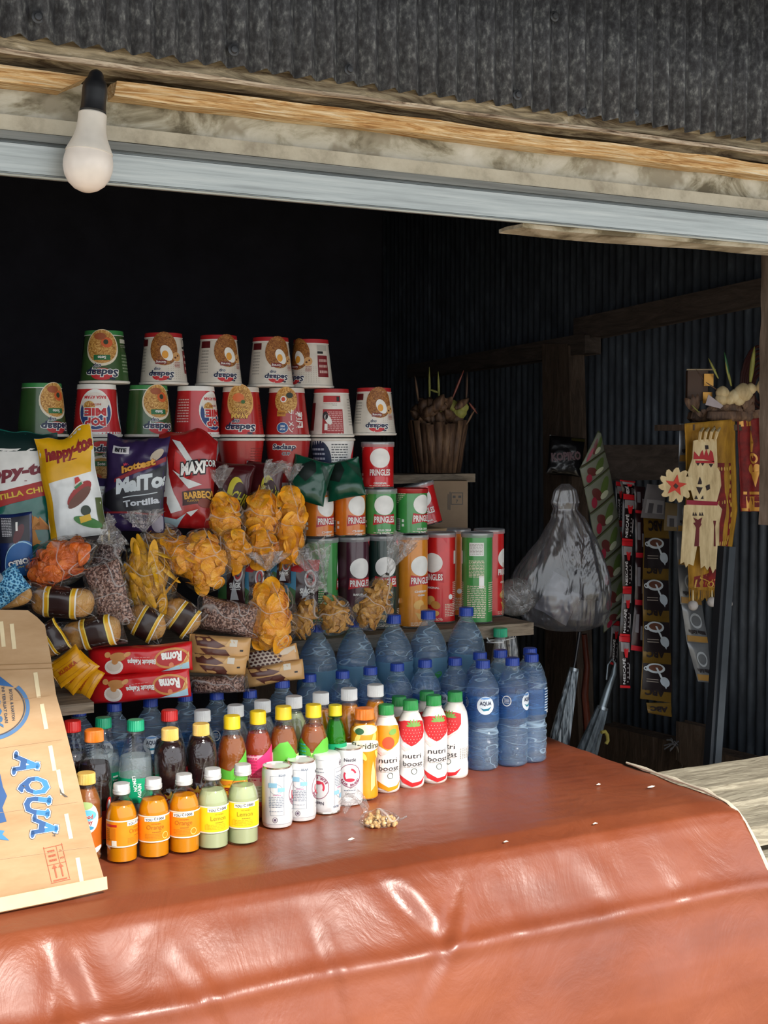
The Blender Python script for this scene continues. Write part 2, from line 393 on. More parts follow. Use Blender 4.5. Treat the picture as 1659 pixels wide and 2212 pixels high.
# screws and dents in the upper sheet
scr = None
for i, (u, v) in enumerate([(82, 37), (505, 108), (755, 150), (1118, 205), (1260, 240), (1372, 243), (1198, 35)]):
    p = aty(u, v, 1.571); m = MB(); T = Matrix.Translation(p) @ Matrix.Rotation(R_(90), 4, 'X')
    m.lathe([(.0001, .004), (.004, .0035), (.005, .001), (.0075, 0), (.0075, -.001)], M('#4c4e52', .5, .6), 14, T)
    tag(m.build('roofing_screw'), 'round-headed screw in the corrugated sheet, ' + ['above the light bulb', 'left of the middle, low by the beam', 'just above the beam mid-frame', 'right of the middle, close to the beam', 'low beside the sheet overlap', 'low right of the sheet overlap', 'high near the top edge of the photo'][i], 'screw', 'screws in the upper sheet')
# beams, plaster, trims and rail above the opening
X0, X1 = -.75, 2.62
extr(refine([(1.588, Z(145, 1.588)), (1.588, Z(190, 1.588)), (1.60, Z(197, 1.60)), (1.612, Z(219, 1.612)), (1.66, Z(219, 1.612)), (1.66, Z(145, 1.588))]), X0, X1, wood_bark, 'trim_1', 220, .006, 14)
extr(refine([(1.5765, Z(189, 1.5765)), (1.5765, Z(198, 1.5765)), (1.592, Z(201, 1.592)), (1.592, Z(189, 1.592))], .004), X0, X1, wood_edge, 'trim_2', 240, .003, 20)
xl = aty(150, 250, 1.6).x; xr = aty(250, 250, 1.6).x
yb = refine([(1.592, Z(222, 1.592)), (1.606, Z(255, 1.606)), (1.66, Z(255, 1.606)), (1.66, Z(222, 1.592))])
extr(yb, X0, xl, wood_raw, 'trim_3', 50, .003, 20, ends=lambda t, y, z: .035 * t ** 8 * (z - 1.9) / .02)
extr(yb, xr, X1, wood_raw, 'trim_4', 180, .003, 20)
extr(refine([(1.636, Z(240, 1.636)), (1.636, Z(318, 1.636)), (1.68, Z(318, 1.636)), (1.68, Z(240, 1.636))]), X0, X1, plaster, 'trim_5', 110, .0012, 12)
extr([(1.626, Z(317, 1.626)), (1.626, Z(347, 1.626)), (1.68, Z(347, 1.626)), (1.68, Z(317, 1.626))], X0, X1, trimp, 'trim_6', 60, .0008, 12)
rb = [(1.624, Z(348, 1.624)), (1.620, Z(364, 1.62)), (1.634, Z(365, 1.634)), (1.634, Z(371, 1.634)), (1.614, Z(372, 1.614)), (1.614, Z(428, 1.614)), (1.618, Z(429, 1.618)), (1.618, Z(431, 1.618)), (1.612, Z(432, 1.612)), (1.613, Z(436, 1.613)), (1.66, Z(438, 1.66)), (1.66, Z(348, 1.66))]
extr(rb, X0, X1, alu, 'trim_7', 8)
extr(refine([(1.632, Z(437, 1.632)), (1.636, Z(447, 1.636)), (1.70, Z(447, 1.636)), (1.70, Z(437, 1.632))]), aty(1130, 500, 1.632).x, X1, plaster, 'trim_8', 40, .003, 16)
# ragged post at the right of the opening
m = MB()
def postf(u, v):
    z = 1.315 + .50 * v; a = 2 * math.pi * u; c, s = math.cos(a), math.sin(a); k = max(abs(c), abs(s))
    x = 1.752 + .055 * c / k + .006 * nz((0, a, z), 9) - .012 * (z - 1.3); y = 1.74 + .05 * s / k
    return (x + .003 * nz((c, s, z * 4), 6), y + .004 * nz((c + 3, s, z * 4), 6), z)
m.grid(postf, 24, 60, matN('rough_brown_post', [(.3, '#4a3f33'), (.6, '#75675a'), (.8, '#94867a')], scale=(3, 3, .7), s=12, detail=6, rough=.85, bs=.6, bd=.006), cu=True); structure(m.build('wall_front_post', ang=60))

# ------------------------------------------------------------------ wall battens and posts in the dark interior (on the right wall)
def slabx(pix, X, th, mat, name, lab=None, cat=None, grp=None):
    """board lying against the right wall; its corners given where they fall on the plane x = X"""
    P = [atx(u, v, X) for u, v in pix]; m = MB(); n = Vector((th, 0, 0)); k = len(P)
    m.add(P + [p + n for p in P], [tuple(range(k)), tuple(range(2 * k - 1, k - 1, -1))] + [(i, (i + 1) % k, (i + 1) % k + k, i + k) for i in range(k)], mat)
    o = m.build(name, smooth=False); b = o.modifiers.new('bevel', 'BEVEL'); b.width = .003; b.segments = 2
    if lab: tag(o, lab, cat, grp)
    else: structure(o)
    return o
slabx([(1240, 690), (1659, 600), (1659, 648), (1240, 735)], 2.36, .05, wood_darkx, 'trim_9')
slabx([(880, 790), (1262, 722), (1262, 762), (880, 815)], 2.34, .06, wood_darkx, 'trim_10')
slabx([(1172, 745), (1226, 745), (1250, 1640), (1180, 1640)], 2.33, .06, wood_dark, 'trim_11')
hb = MB(); hp = aty(1288, 1000, 2.71); hq = aty(1480, 1000, 2.71); hb.box(((hp.x + 2.42) / 2, 2.72, hp.z), (2.42 - hp.x, .022, px(78, hp)), wood_darkx)
tag(hb.build('hanging_board', smooth=False), 'dark horizontal board on the right from which the sachet strips hang', 'board')
slabx([(1290, 1565), (1659, 1655), (1659, 1760), (1290, 1640)], 2.33, .06, wood_dark, 'trim_13')
slabx([(1462, 1560), (1530, 1575), (1535, 1690), (1462, 1640)], 2.29, .03, wood_dark, 'trim_14')

# ------------------------------------------------------------------ counter, its cover and the shelf
tb = empty('counter', (.7, 2.15, 0)); tag(tb, 'wooden stall counter hidden beneath the reddish brown vinyl cover', 'counter')
m = MB(); m.box((0, 0, .776), (1.86, .58, .036), wood_shelf); m.build('tabletop', tb, False)
for x in (-.85, .85):
    for y in (-.22, .24):
        m = MB(); m.box((x, y, .38), (.06, .06, .76), wood_dark); m.build('leg', tb, False)
vm, n, l, b = newmat('red_brown_vinyl')
t = tex(n, l, s=2.2, detail=5, rough=.6, scale=(1, .8, 2.5)); r = ramp(n, l, t.outputs['Fac'], [(.3, rgb('#733620')), (.5, rgb('#854227')), (.72, rgb('#955032'))])
t2 = tex(n, l, s=60, detail=4); t3 = tex(n, l, s=5, detail=5, dist=1.8, scale=(1.6, 1, 1))
r2 = ramp(n, l, t3.outputs['Fac'], [(.3, (.34,) * 3), (.7, (.52,) * 3)]); l.new(r2.outputs[0], b.inputs['Roughness'])
l.new(r.outputs[0], b.inputs['Base Color']); b.inputs['Coat Weight'].default_value = .4; b.inputs['Coat Roughness'].default_value = .34
ad = n.new('ShaderNodeMath'); ad.operation = 'MULTIPLY_ADD'; ad.inputs[1].default_value = .12; l.new(t2.outputs['Fac'], ad.inputs[0]); l.new(t3.outputs['Fac'], ad.inputs[2])
bump(n, l, ad.outputs[0], b, .35, .012)
_prof = [(2.43, .803), (2.2, .803), (2.0, .803), (1.86, .803), (1.835, .8015), (1.815, .797), (1.79, .792), (1.775, .780), (1.755, .755), (1.735, .729), (1.718, .708), (1.703, .692), (1.695, .678), (1.688, .655), (1.68, .62), (1.672, .58), (1.665, .53), (1.66, .40), (1.658, .2)]
_L = [0]
for a, c in zip(_prof, _prof[1:]): _L.append(_L[-1] + math.hypot(a[0] - c[0], a[1] - c[1]))
def clothf(u, v):
    q = v * _L[-1]; i = 0
    while i < len(_L) - 2 and _L[i + 1] < q: i += 1
    t = (q - _L[i]) / (_L[i + 1] - _L[i]); y = _prof[i][0] * (1 - t) + _prof[i + 1][0] * t; z = _prof[i][1] * (1 - t) + _prof[i + 1][1] * t
    x = -.5 + 2.16 * u
    top = q < .59; front = max(0, min(1, (q - .63) / .05))
    if top: z += .0012 * nz((x, y, 0), 7) + .0006 * nz((x, y * 3, 4), 20)
    # broad sag folds and pinched wrinkles on the sloping front
    d = .007 * nz((x * 1.0, q * 1.6, 2), 4.5) + .004 * nz((x, q * .5, 6), 12)
    for (xc, qc, a, ang, wd) in ((.95, .70, .014, .5, .022), (1.0, .76, .012, -.7, .014), (.42, .72, .016, .25, .02), (.385, .80, .014, -.15, .012), (.80, .80, .010, .15, .012), (.60, .79, .008, .5, .014), (1.30, .74, .007, .35, .03), (.55, .68, .006, -.6, .03), (1.12, .82, .008, .1, .02), (1.45, .80, .006, .1, .02)):
        wd *= 1.5; lx = (x - xc) - ang * (q - qc); d += .55 * a * math.exp(-(lx / wd) ** 2) * math.exp(-((q - qc) / .075) ** 2) * math.sin(lx / wd * 1.6)
    y -= d * front; z += d * front * .5
    # the crease where the slope breaks into the hanging front
    cr = math.exp(-((q - .785 - .006 * nz((x, 0, 0), 6)) / .014) ** 2); y -= .006 * cr; z += .004 * cr
    if q > .85: y -= .008 * math.sin(x * 23 + 3 * nz((x, 0, 3), 3)) * min(1, (q - .85) / .3)
    if u > .93:  # rounded right-hand edge turning down
        k = (u - .93) / .07; z -= .006 * k ** 3 + .003 * k * nz((q, 0, 9), 14); 
        if q < .1: x -= .0
    return (x, y, z)
m = MB(); m.grid(clothf, 300, 260, vm, flip=True); o = m.build('counter_cover', ang=180)
o.modifiers.new('thickness', 'SOLIDIFY').thickness = .0015
tag(o, 'reddish brown vinyl cover lying over the counter and hanging down its front', 'table cover')
# small tear, frayed white backing and scraps on the cover
def scrap(u, v, w, mat, lab, seed, z=.806, y=None):
    p = atz(u, v, z) if y is None else aty(u, v, y); rn = random.Random(seed); m = MB(); k = 9; vs = []
    for i in range(k):
        a = 2 * math.pi * i / k; r = w * rn.uniform(.4, 1); vs.append((r * math.cos(a), r * .45 * math.sin(a), rn.uniform(0, .0012)))
    vs.append((0, 0, .003)); m.add(vs, [(i, (i + 1) % k, k) for i in range(k)] + [tuple(range(k - 1, -1, -1))], mat)
    o = m.build('scrap'); o.location = p; tag(o, lab, 'scrap', 'crumbs and scraps on the cover')
white = M('#e9e2d2', .7)
scrap(760, 1813, .010, white, 'pale scrap on the cover in front of the nut pouch', 1)
scrap(1285, 1780, .006, white, 'white fleck on the front edge of the red-brown cover', 2, .800)
scrap(1293, 1695, .007, white, 'pale crumb on the cover right of the clear water bottles', 3)
scrap(1093, 1819, .006, white, 'whitish fleck near the front edge, below the nut pouch', 4, .798)
scrap(1408, 1700, .011, white, 'long pale scrape mark toward the right corner of the cover', 5)
m = MB()
pts = [Vector((1.660, 2.12 - .03 * i + .003 * random.Random(i).random(), .8035 - (.0 if i < 9 else .004 * (i - 8)))) for i in range(11)]
pts += [Vector((1.661, 1.80, .786)), Vector((1.661, 1.775, .772)), Vector((1.661, 1.745, .738)), Vector((1.661, 1.715, .70)), Vector((1.661, 1.70, .672))]
m.tube(pts, [.0022 + .0012 * ((i * 7) % 3) for i in range(len(pts))], M('#d9cdb6', .9), 6, jit=.5)
tag(m.build('frayed_edge'), 'whitish frayed backing along the right edge of the vinyl cover', 'frayed edge')

sh = empty('shelf', (1.0, 2.6, 0)); tag(sh, 'rough grey-brown wooden shelf that carries the crisps and cans above the bottles', 'shelf')
def board(parent, name, x0, x1, y0, y1, z1, th, mat, seed=0, amp=.002):
    m = MB()
    def f(u, v):
        a = 2 * math.pi * u; c, s = math.cos(a), math.sin(a); k = max(abs(c), abs(s)); x = x0 + (x1 - x0) * v; cy, hy = (y0 + y1) / 2, (y1 - y0) / 2
        return (x, cy + hy * c / k + amp * nz((x, c, seed), 15), z1 - th / 2 + th / 2 * s / k + amp * .6 * nz((x * 2, c * .2, seed + 5), 9))
    m.grid(f, 32, 40, mat, cu=True); k = 32; v = m.v
    m.f.append(tuple(range(k))[::-1]); m.f.append(tuple(range(39 * k, 40 * k))); m.m += [0, 0]
    o = m.build(name, parent, ang=50)
    if parent: o.matrix_parent_inverse = parent.matrix_world.inverted(); o.location = (0, 0, 0); o.matrix_parent_inverse = Matrix.Translation(-parent.location)
    return o
board(sh, 'shelf_board', .30, 1.665, 2.475, 2.90, 1.050, .028, wood_shelf, 1)
board(sh, 'shelf_board', .30, 1.00, 2.31, 2.47, 1.044, .024, wood_shelf, 2)
board(sh, 'shelf_board', .38, .556, 2.14, 2.305, 1.030, .018, wood_shelf, 3)
board(sh, 'shelf_board', .40, 1.125, 2.51, 2.66, 1.368, .016, wood_shelf, 4)
for x in (.45, 1.62):
    for y in (2.56, 2.86):
        m = MB(); m.box((x - 1.0, y - 2.6, .51), (.045, .045, 1.02), wood_shelf); m.build('post', sh, False)
for x in (.42, 1.105):
    m = MB(); m.box((x - 1.0, 2.63 - 2.6, 1.20), (.022, .03, .30), wood_shelf); m.build('post', sh, False)
for x in (.40,):
    m = MB(); m.box((x - 1.0, 2.17 - 2.6, .905), (.02, .02, .21), wood_shelf); m.build('post', sh, False)
# bench planks to the right of the counter
for i, (y0, y1, z, th, x0) in enumerate([(1.98, 2.12, .775, .03, 1.672), (1.90, 1.975, .765, .035, 1.672), (1.80, 1.89, .75, .04, 1.675), (1.79, 1.86, .69, .10, 1.69), (1.78, 1.85, .585, .09, 1.70)]):
    o = board(None, 'bench_plank', x0, 2.5, y0, y1, z, th, wood_grey, i * 3 + 2, .003)
    tag(o, 'weathered grey plank right of the counter, ' + ['rearmost and highest of its bench', 'second from the back with a pale edge', 'the sunlit top one with a step before it', 'upright one on the bench front, above the crack', 'lowest upright one on the bench front'][i], 'plank', 'planks of the weathered bench')
for x in (1.76, 2.4):
    m = MB(); m.box((x, 1.95, .25), (.07, .28, .50), wood_grey); tag(m.build('bench_post', smooth=False), 'grey post holding up the weathered bench planks', 'post', 'posts of the weathered bench')

# ------------------------------------------------------------------ light bulb
D = 1.57
pt = CAMP + ray(208, 160) * D; pb = CAMP + ray(185, 415) * D; ax = (pt - pb); Lb = ax.length; q = ax.to_track_quat('Z', 'Y')
bl = empty('light_bulb', pb); bl.rotation_mode = 'QUATERNION'; bl.rotation_quaternion = q
tag(bl, 'white globe light bulb in a black socket hanging below the beam', 'light bulb')
k = Lb / 255.0
def pr(a): return [(r * k, z * k) for r, z in a]
m = MB(); m.lathe(pr([(.01, 0), (12, 1.2), (26, 7), (39, 18), (48, 33), (52.5, 50), (53, 62), (52, 72), (49, 84)]), M('#e9dfd6', .35, spec=.6), 40); m.build('diffuser', bl)
m = MB(); m.lathe(pr([(49, 84), (50.3, 84.5), (50, 87), (43, 102), (36, 118), (32, 134), (30.5, 150), (30, 168), (27, 171)]), M('#ddd6cc', .4), 40)
wrap(m, TX('LED 9W', 0, 108 * k, .004, M('#5a5550'), bold=.02, rot=R_(-70)), lambda s, t, o: cyl(38 * k)(s + .029, t, o + .0012)); m.build('housing', bl)
m = MB(); m.lathe(pr([(21, 170), (24, 171), (24, 177), (21, 178), (21, 181), (24, 182), (22, 186)]), M('#9d9a92', .35, .8), 30); m.build('screw_cap', bl)
m = MB(); m.lathe(pr([(27.5, 172), (28.5, 174), (27, 181), (26, 200), (26.8, 218), (26, 230), (22, 240), (17, 246), (15.5, 254), (12, 260), (5, 264), (.5, 265)]), M('#17181c', .4), 30); m.build('socket', bl)
# ------------------------------------------------------------------ flattened cardboard box leaning on the counter
A = atz(229, 1926, .806); yB = 2.115
B = aty(86, 1328, yB)
up = (B - A); nC = Vector((1, .05, 0)).cross(up).normalized()
cardm = matN('corrugated_cardboard', [(.3, '#a98660'), (.5, '#b8956f'), (.75, '#c4a480')], scale=(1, 1, 4), s=6, detail=5, rough=.8, bs=.15, bd=.002)
def onc(u, v, off=0):
    r = ray(u, v); t = (A - CAMP).dot(nC) / r.dot(nC); return CAMP + r * t + nC * (off if nC.y < 0 else -off)
def cardf(u, v, off=0): p = onc(u, v, off); w = .0022 * math.sin(v / 9.) * 0; return p
cb = empty('cardboard_box', A); tag(cb, 'flattened brown cardboard box with blue printing leaning at the left of the counter', 'cardboard box')
def cpoly(pts, mat, off, nm=None): pass
sgn = -1 if nC.y < 0 else 1
def cmesh(px_pts, name, off=0, th=.005, mat=cardm):
    tri = geometry.tessellate_polygon([[Vector((a, -b, 0)) for a, b in px_pts]]); k = len(px_pts)
    f_ = [onc(a, b, off) - A for a, b in px_pts]; b_ = [onc(a, b, off - th) - A for a, b in px_pts]; m = MB()
    m.add(f_ + b_, [tuple(t) for t in tri] + [tuple(i + k for i in t[::-1]) for t in tri] + [(i, i + k, (i + 1) % k + k, (i + 1) % k) for i in range(k)], mat)
    return m
def cdec(m, items, off=.0006):
    for vs, fs, mat, L in items: m.add([onc(a, -b, off + .0002 * L) - A for a, b in vs], fs, mat)
m = cmesh([(-420, 1312), (60, 1318), (80, 1333), (97, 1350), (110, 1422), (121, 1500), (138, 1560), (160, 1650), (186, 1760), (205, 1830), (229, 1912), (-420, 2047), (-420, 1312)][:-1], 'panel')
blu, blu2, blk, rdp = M('#1c4f88', .6), M('#3380bd', .6), M('#3a3c48', .6), M('#b5542f', .6)
wht = M('#dfe6ea', .6)
def Ty(v): return -v
dec = []
cx = [(50, 1657), (65, 1700), (72, 1742), (95, 1787)]
for ch, (a, b_) in zip('AQUA', [(57, 1652), (73, 1697), (80, 1741), (97, 1788)]):
    rot = R_(-97)
    for (o_, mt, L, g_) in ((.068, blk, 1, 3.2), (.054, wht, 2, 2.2), (.028, blu, 3, 0)):
        q = TX(ch, 0, 0, 54, mt, L, 0, bold=o_ + .012, w=39 * (1 + (o_ - .028) * 2.6))
        if ch == 'A': q += XF(EL(-18, -25, 8 + g_, 4.5 + g_, mt, L) + EL(18, -25, 8 + g_, 4.5 + g_, mt, L) + RC(0, 24, 15 + g_ * 2, 6 + g_ * 2, mt, L))
        if ch == 'U': q += EL(-14, 24, 10 + g_, 4.5 + g_, mt, L) + EL(14, 24, 10 + g_, 4.5 + g_, mt, L)
        if L == 3:
            up_ = []
            for vs, fs, m_, l_ in q:
                v2, f2 = clip([(x_, y_ - 20) for x_, y_ in vs], fs, 60, 20); up_.append(([(x_, y_ + 20) for x_, y_ in v2], f2, blu2, 4))
            q += up_
        dec += XF(q, a, -b_, rot)
dec += TX('TM', 117, -1801, 7, blk, 2, R_(-97), w=11)
# serif feet
# the big round seal, the mountain and handling marks
dec += RG(-38, -1529, 102, 74, 8, M('#456f9c', .6), 2, 60, -95, 40) + RG(-38, -1529, 92, 66, 2.5, blk, 2, 60, -95, 40)
dec += PG([(-40, -1450), (0, -1462), (30, -1485), (-6, -1480), (-40, -1483)], M('#2f5f96', .6), 2)
dec += TX('BOTOL & KARTON', 26, -1523, 6.5, blk, 2, R_(-84), w=68, bold=.02) + TX('INI TERBUAT DARI', 10, -1523, 6.5, blk, 2, R_(-84), w=78, bold=.02)
dec += TX('100%', -10, -1535, 26, M('#27618f'), 2, R_(-84), bold=.03, w=80)
dec += PG([(-30, -1660), (0, -1672), (6, -1700), (15, -1720), (5, -1745), (14, -1775), (-30, -1785)], blu, 2) + PG([(-30, -1790), (10, -1795), (5, -1803), (20, -1816), (-30, -1810)], blu2, 2)
c0 = (122, -1864)
for (dx, dy, w, h) in ((0, 36, 43, 1.2), (0, -41, 43, 1.2), (-20, 0, 1.2, 78), (20, 0, 1.2, 78), (0, -2, 42, 1), (7, 17, 1, 38)):
    dec += XF(RC(dx, dy, w, h, rdp, 2), c0[0], c0[1], R_(13))
for dx in (-6, 8):
    dec += XF(RC(dx, -22, 3, 22, rdp, 2) + PG([(dx - 6, -12), (dx + 6, -12), (dx, -4)], rdp, 2), c0[0] - 1, c0[1] + 1, R_(13))
dec += XF(RC(0, -37, 30, 3, rdp, 2), c0[0], c0[1], R_(13)) + XF(LN(-6, 17, 16, 30, 3, rdp, 2, R_(0)), c0[0], c0[1], R_(13))
dec += XF(TX('4', 14, 24, 8, rdp, 2, R_(-90)) + TX('E', 14, 8, 8, rdp, 2, R_(-90)), c0[0], c0[1], R_(13))
cdec(m, dec)
tape = M('#e2cfa8', .5)
tp = []
for (a, b_, r_) in ((28, 1375, 6), (5, 1370, 6), (80, 1480, 8), (95, 1548, 10), (113, 1638, 10), (130, 1690, 10), (148, 1785, 11), (172, 1880, 10)): tp += RC(a, -b_, 9, 55, tape, 1, R_(r_))
cdec(m, tp, .0003)
cdec(m, PG([(128, -1700), (133, -1712), (147, -1722), (140, -1722), (130, -1714)], M('#3b2c20'), 2))
for i, vv in enumerate((1436, 1447)): cdec(m, RC(20, -vv, 190, 1.6, M('#9c7a52'), 2, R_(2)))
for vv, ee_ in ((1515, 112), (1610, 138), (1745, 172), (1842, 198)): cdec(m, RC(ee_ - 165, -vv - 10, 325, 1.2, M('#b38d62'), 2, R_(8)))
m.build('panel', cb, ang=20)
m = cmesh([(-420, 2030), (0, 1943), (227, 1898), (229, 1925), (120, 1950), (0, 1974), (-420, 2062)], 'flap', .010, .005, matN('pale_cardboard', [(.3, '#d3b98c'), (.7, '#e6d1a6')], s=8, rough=.8, bs=.1)); m.build('flap', cb, ang=20)
# ================================================================== goods on the shelf and the counter
CAMYAW = -YAW
white, cream, black, navy = M('#efefec', .4), M('#e9e1cf', .45), M('#17171b', .45), M('#1e2a4d', .4)
red, redd, green, greend = M('#c8202a', .35), M('#7c1a20', .4), M('#3b8f47', .35), M('#2b5c35', .4)
orange, yellow, purple = M('#e5801f', .35), M('#e6b21c', .4), M('#3c2a58', .35)
grey, silver = M('#9a9da0', .5), M('#c9cbcb', .25, .9)
print_grey = M('#a8a49c', .6); dkred = M('#5d1218', .4)
noodle = matN('noodle_picture', [(.3, '#7c4a1c'), (.45, '#b9813a'), (.6, '#dcb065'), (.8, '#efd79c')], s=90, detail=3, rough=.4, bs=0, dist=3)
noodle2 = matN('fried_noodle_picture', [(.3, '#5e3316'), (.5, '#9a5f2a'), (.75, '#cf9a58')], s=110, detail=3, rough=.4, bs=0, dist=3)

# ---------------- instant noodle cups
CR0, CR1, CH = .0370, .0478, .104
def noodle_cup(kind):
    t = empty('noodle_cup'); m = MB()
    body = {'green': M('#3a5a30', .3, coat=.4), 'goreng': M('#dcd6cc', .3, coat=.4), 'ayam': M('#b3221f', .3, coat=.4), 'korea': M('#a81f1e', .3, coat=.4), 'pop': M('#c8262c', .3, coat=.4), 'back': M('#ddd7cf', .3, coat=.4), 'popback': M('#dfe0e0', .3, coat=.4)}[kind]
    fn = cone(CR0, CR1, CH)
    m.lathe([(CR0 - .002, .002), (CR0, 0), (CR0, .004), (CR1, CH - .006)], body, 40)
    band = {'green': M('#3a8a4a', .35), 'goreng': M('#b3262b', .35), 'ayam': M('#dcd3c8', .35), 'korea': M('#dcd3c8', .35), 'pop': white, 'back': M('#b3262b', .35), 'popback': white}[kind]
    W = 2 * math.pi * (CR0 + CR1) / 2
    d = RC(0, .0045, W, .009, band, 1) + RC(0, .0092, W, .0012, white, 2)
    def brand(y, k=1):
        return TX('Sedaap', .0, y, .0135 * k, navy, 5, bold=.035, sh=.15, w=.060 * k, out=white, ow=.07) + TX('Mie', -.018 * k, y + .0130 * k, .0050 * k, navy, 5, bold=.03, sh=.15) + TX('cup', .009 * k, y - .0135 * k, .0078 * k, navy, 5, bold=.03, sh=.15, out=white, ow=.05) + EL(0, y + .004, .021 * k, .012 * k, M('#c7252c'), 2)
    if kind == 'green':
        d += EL(0, .034, .034, .036, M('#e6ddc9'), 2, n=28) + EL(0, .032, .031, .033, noodle, 3, n=28) + EL(-.01, .024, .012, .010, M('#d5602c'), 4) + EL(-.008, .023, .005, .005, M('#2b3a24'), 5) + EL(.004, .012, .013, .007, M('#a0522c'), 4)
        d += RC(0, .0535, .032, .010, M('#1d6b3c'), 5) + TX('Soto', 0, .0535, .006, white, 6, bold=.03) + brand(.082)
        d += XF(LN(0, .03, .03, .006, 2, print_grey, 2) + RC(0, .02, .03, .008, M('#cfd2c6'), 2) + RC(0, .064, .032, .045, M('#33592d'), 2) + LN(0, .064, .028, .038, 6, M('#8fa386'), 3), -.056) + XF(RC(0, .05, .03, .07, M('#33592d'), 2), .075)
    elif kind == 'goreng':
        d += EL(.008, .032, .030, .034, noodle2, 2, n=24) + EL(.003, .041, .0115, .017, white, 4, R_(30)) + EL(.006, .044, .0065, .008, M('#e5a13a'), 5)
        d += EL(-.018, .048, .0095, .0095, M('#d6a46a'), 3) + EL(-.021, .046, .002, .002, M('#5d2e18'), 4) + EL(-.015, .050, .0025, .002, M('#5d2e18'), 4) + LN(-.019, .064, .013, .012, 4, M('#a3493a'), 3)
        d += RC(.014, .059, .022, .008, redd, 5) + TX('Goreng', .014, .059, .0045, white, 6, bold=.02) + XF(brand(.083, .8), .014)
        d += XF(RC(0, .019, .026, .012, M('#b8b5ad'), 2) + RC(.006, .029, .014, .005, black, 3) + RC(0, .058, .026, .046, redd, 2) + LN(0, .058, .02, .036, 3, M('#caa6a0'), 3), -.052) + XF(LN(0, .055, .02, .05, 8, print_grey, 2) + RC(0, .02, .026, .014, dkred, 2), .06)
        d += XF([x for r in range(9) for c in range(9) for x in EL(-.02 + c * .005, .06 + r * .004, .0006, .0006, M('#8d8378'), 2, n=6)], -.02)
    elif kind == 'ayam':
        d += EL(0, .03, .03, .036, M('#e7b067'), 2, n=28) + EL(0, .027, .027, .031, noodle, 3, n=28) + EL(.004, .022, .013, .009, M('#e2713a'), 4) + EL(-.006, .031, .0045, .004, M('#3c6a2c'), 5)
        d += TX('AYAM', 0, .060, .010, M('#e9bd5a'), 5, bold=.04, w=.036, out=M('#6e2a12'), ow=.07) + TX('HOOD', 0, .047, .008, M('#e9bd5a'), 5, bold=.04, w=.03, out=M('#6e2a12'), ow=.07) + brand(.083) + XF(LN(0, .06, .04, .05, 12, M('#8e2a26'), 2), .06) + XF(LN(0, .06, .035, .05, 9, M('#8e2a26'), 2), -.062)
    elif kind == 'korea':
        d += EL(.006, .026, .026, .028, noodle, 3, n=28) + EL(.012, .024, .007, .007, white, 4) + EL(.012, .024, .0045, .0045, M('#d0492c'), 5) + EL(-.002, .016, .008, .006, M('#1f2d20'), 4)
        d += TX('和風', -.022, .068, .013, white, 5, R_(90), bold=.02) + TX('ラーメン', -.004, .070, .009, white, 5, R_(90), bold=.02)
        d += RC(.016, .054, .018, .012, M('#c88a2e'), 4) + TX('UDANG', .016, .054, .0045, M('#7a2a12'), 5, bold=.02, w=.015) + EL(.013, .084, .0115, .0115, white, 4) + EL(.013, .084, .0105, .0105, M('#2e5f9c'), 5) + TX('POP', .013, .087, .004, white, 6, bold=.03) + TX('MIE', .013, .081, .004, white, 6, bold=.03)
    elif kind in ('pop',):
        d += RC(0, .099, W, .010, white, 2)
        d += EL(0, .050, .034, .040, white, 2, n=30) + EL(0, .055, .031, .034, M('#24407c'), 3, n=30) + EL(0, .036, .028, .020, M('#e8e2da'), 4, n=26) + EL(.012, .045, .012, .012, noodle, 5)
        d += TX('POP', 0, .074, .015, M('#c8262c'), 7, bold=.05, w=.038, out=white, ow=.08) + TX('MIE', 0, .055, .014, M('#c8262c'), 7, bold=.05, w=.042, out=white, ow=.08) + TX('INSTANT', 0, .040, .004, M('#b5402c'), 7, bold=.02) + TX('RASA AYAM', 0, .026, .006, M('#c8262c'), 7, bold=.04, w=.044, out=white)
        d += XF(EL(0, .055, .026, .046, white, 2, n=26) + EL(-.002, .055, .023, .042, M('#1d2c48'), 3, n=26) + LN(-.002, .055, .028, .06, 7, M('#b8bfca'), 4), -.078) + XF(LN(0, .05, .03, .05, 9, M('#e9b9b4'), 2), .07)
    elif kind == 'back':
        d += RC(0, .022, .04, .014, M('#b3262b'), 2) + RC(-.014, .022, .007, .010, black, 3) + LN(.004, .034, .03, .006, 2, print_grey, 2) + RC(-.002, .070, .044, .052, M('#a52a2f'), 2) + LN(-.006, .070, .032, .044, 11, M('#d9a5a2'), 3) + EL(.014, .058, .006, .009, M('#2b2426'), 4) + EL(.008, .066, .006, .012, white, 4, R_(30)) + RC(.012, .082, .006, .014, white, 4) + RC(.01, .037, .022, .008, M('#d9d4cc'), 3)
        d += XF(RC(0, .06, .026, .06, redd, 2), .055) + XF(LN(0, .05, .02, .06, 10, print_grey, 2), -.05)
    elif kind == 'popback':
        d += EL(-.03, .055, .03, .046, M('#1d2c48'), 2, n=26) + LN(-.032, .055, .036, .06, 6, M('#aab3c2'), 3) + LN(.018, .06, .036, .066, 12, M('#50555c'), 2) + XF(EL(0, .055, .03, .04, M('#c8262c'), 2), .08)
    wrap(m, d, fn, .007, .00022); m.build('cup', t, ang=30)
    m = MB(); m.lathe([(CR1 - .001, CH - .006), (CR1 + .0022, CH - .005), (CR1 + .0026, CH - .003), (CR1 + .001, CH - .0005), (CR1 - .006, CH)], M('#e8e4dc', .35), 40); m.build('rim', t)
    m = MB(); m.lathe([(CR0 - .0005, .0005), (CR0 + .0003, .0), (CR0 + .0003, .002), (CR0 - .0005, .003)], M('#e4dfd5', .4), 36); m.build('base_ring', t)
    return t
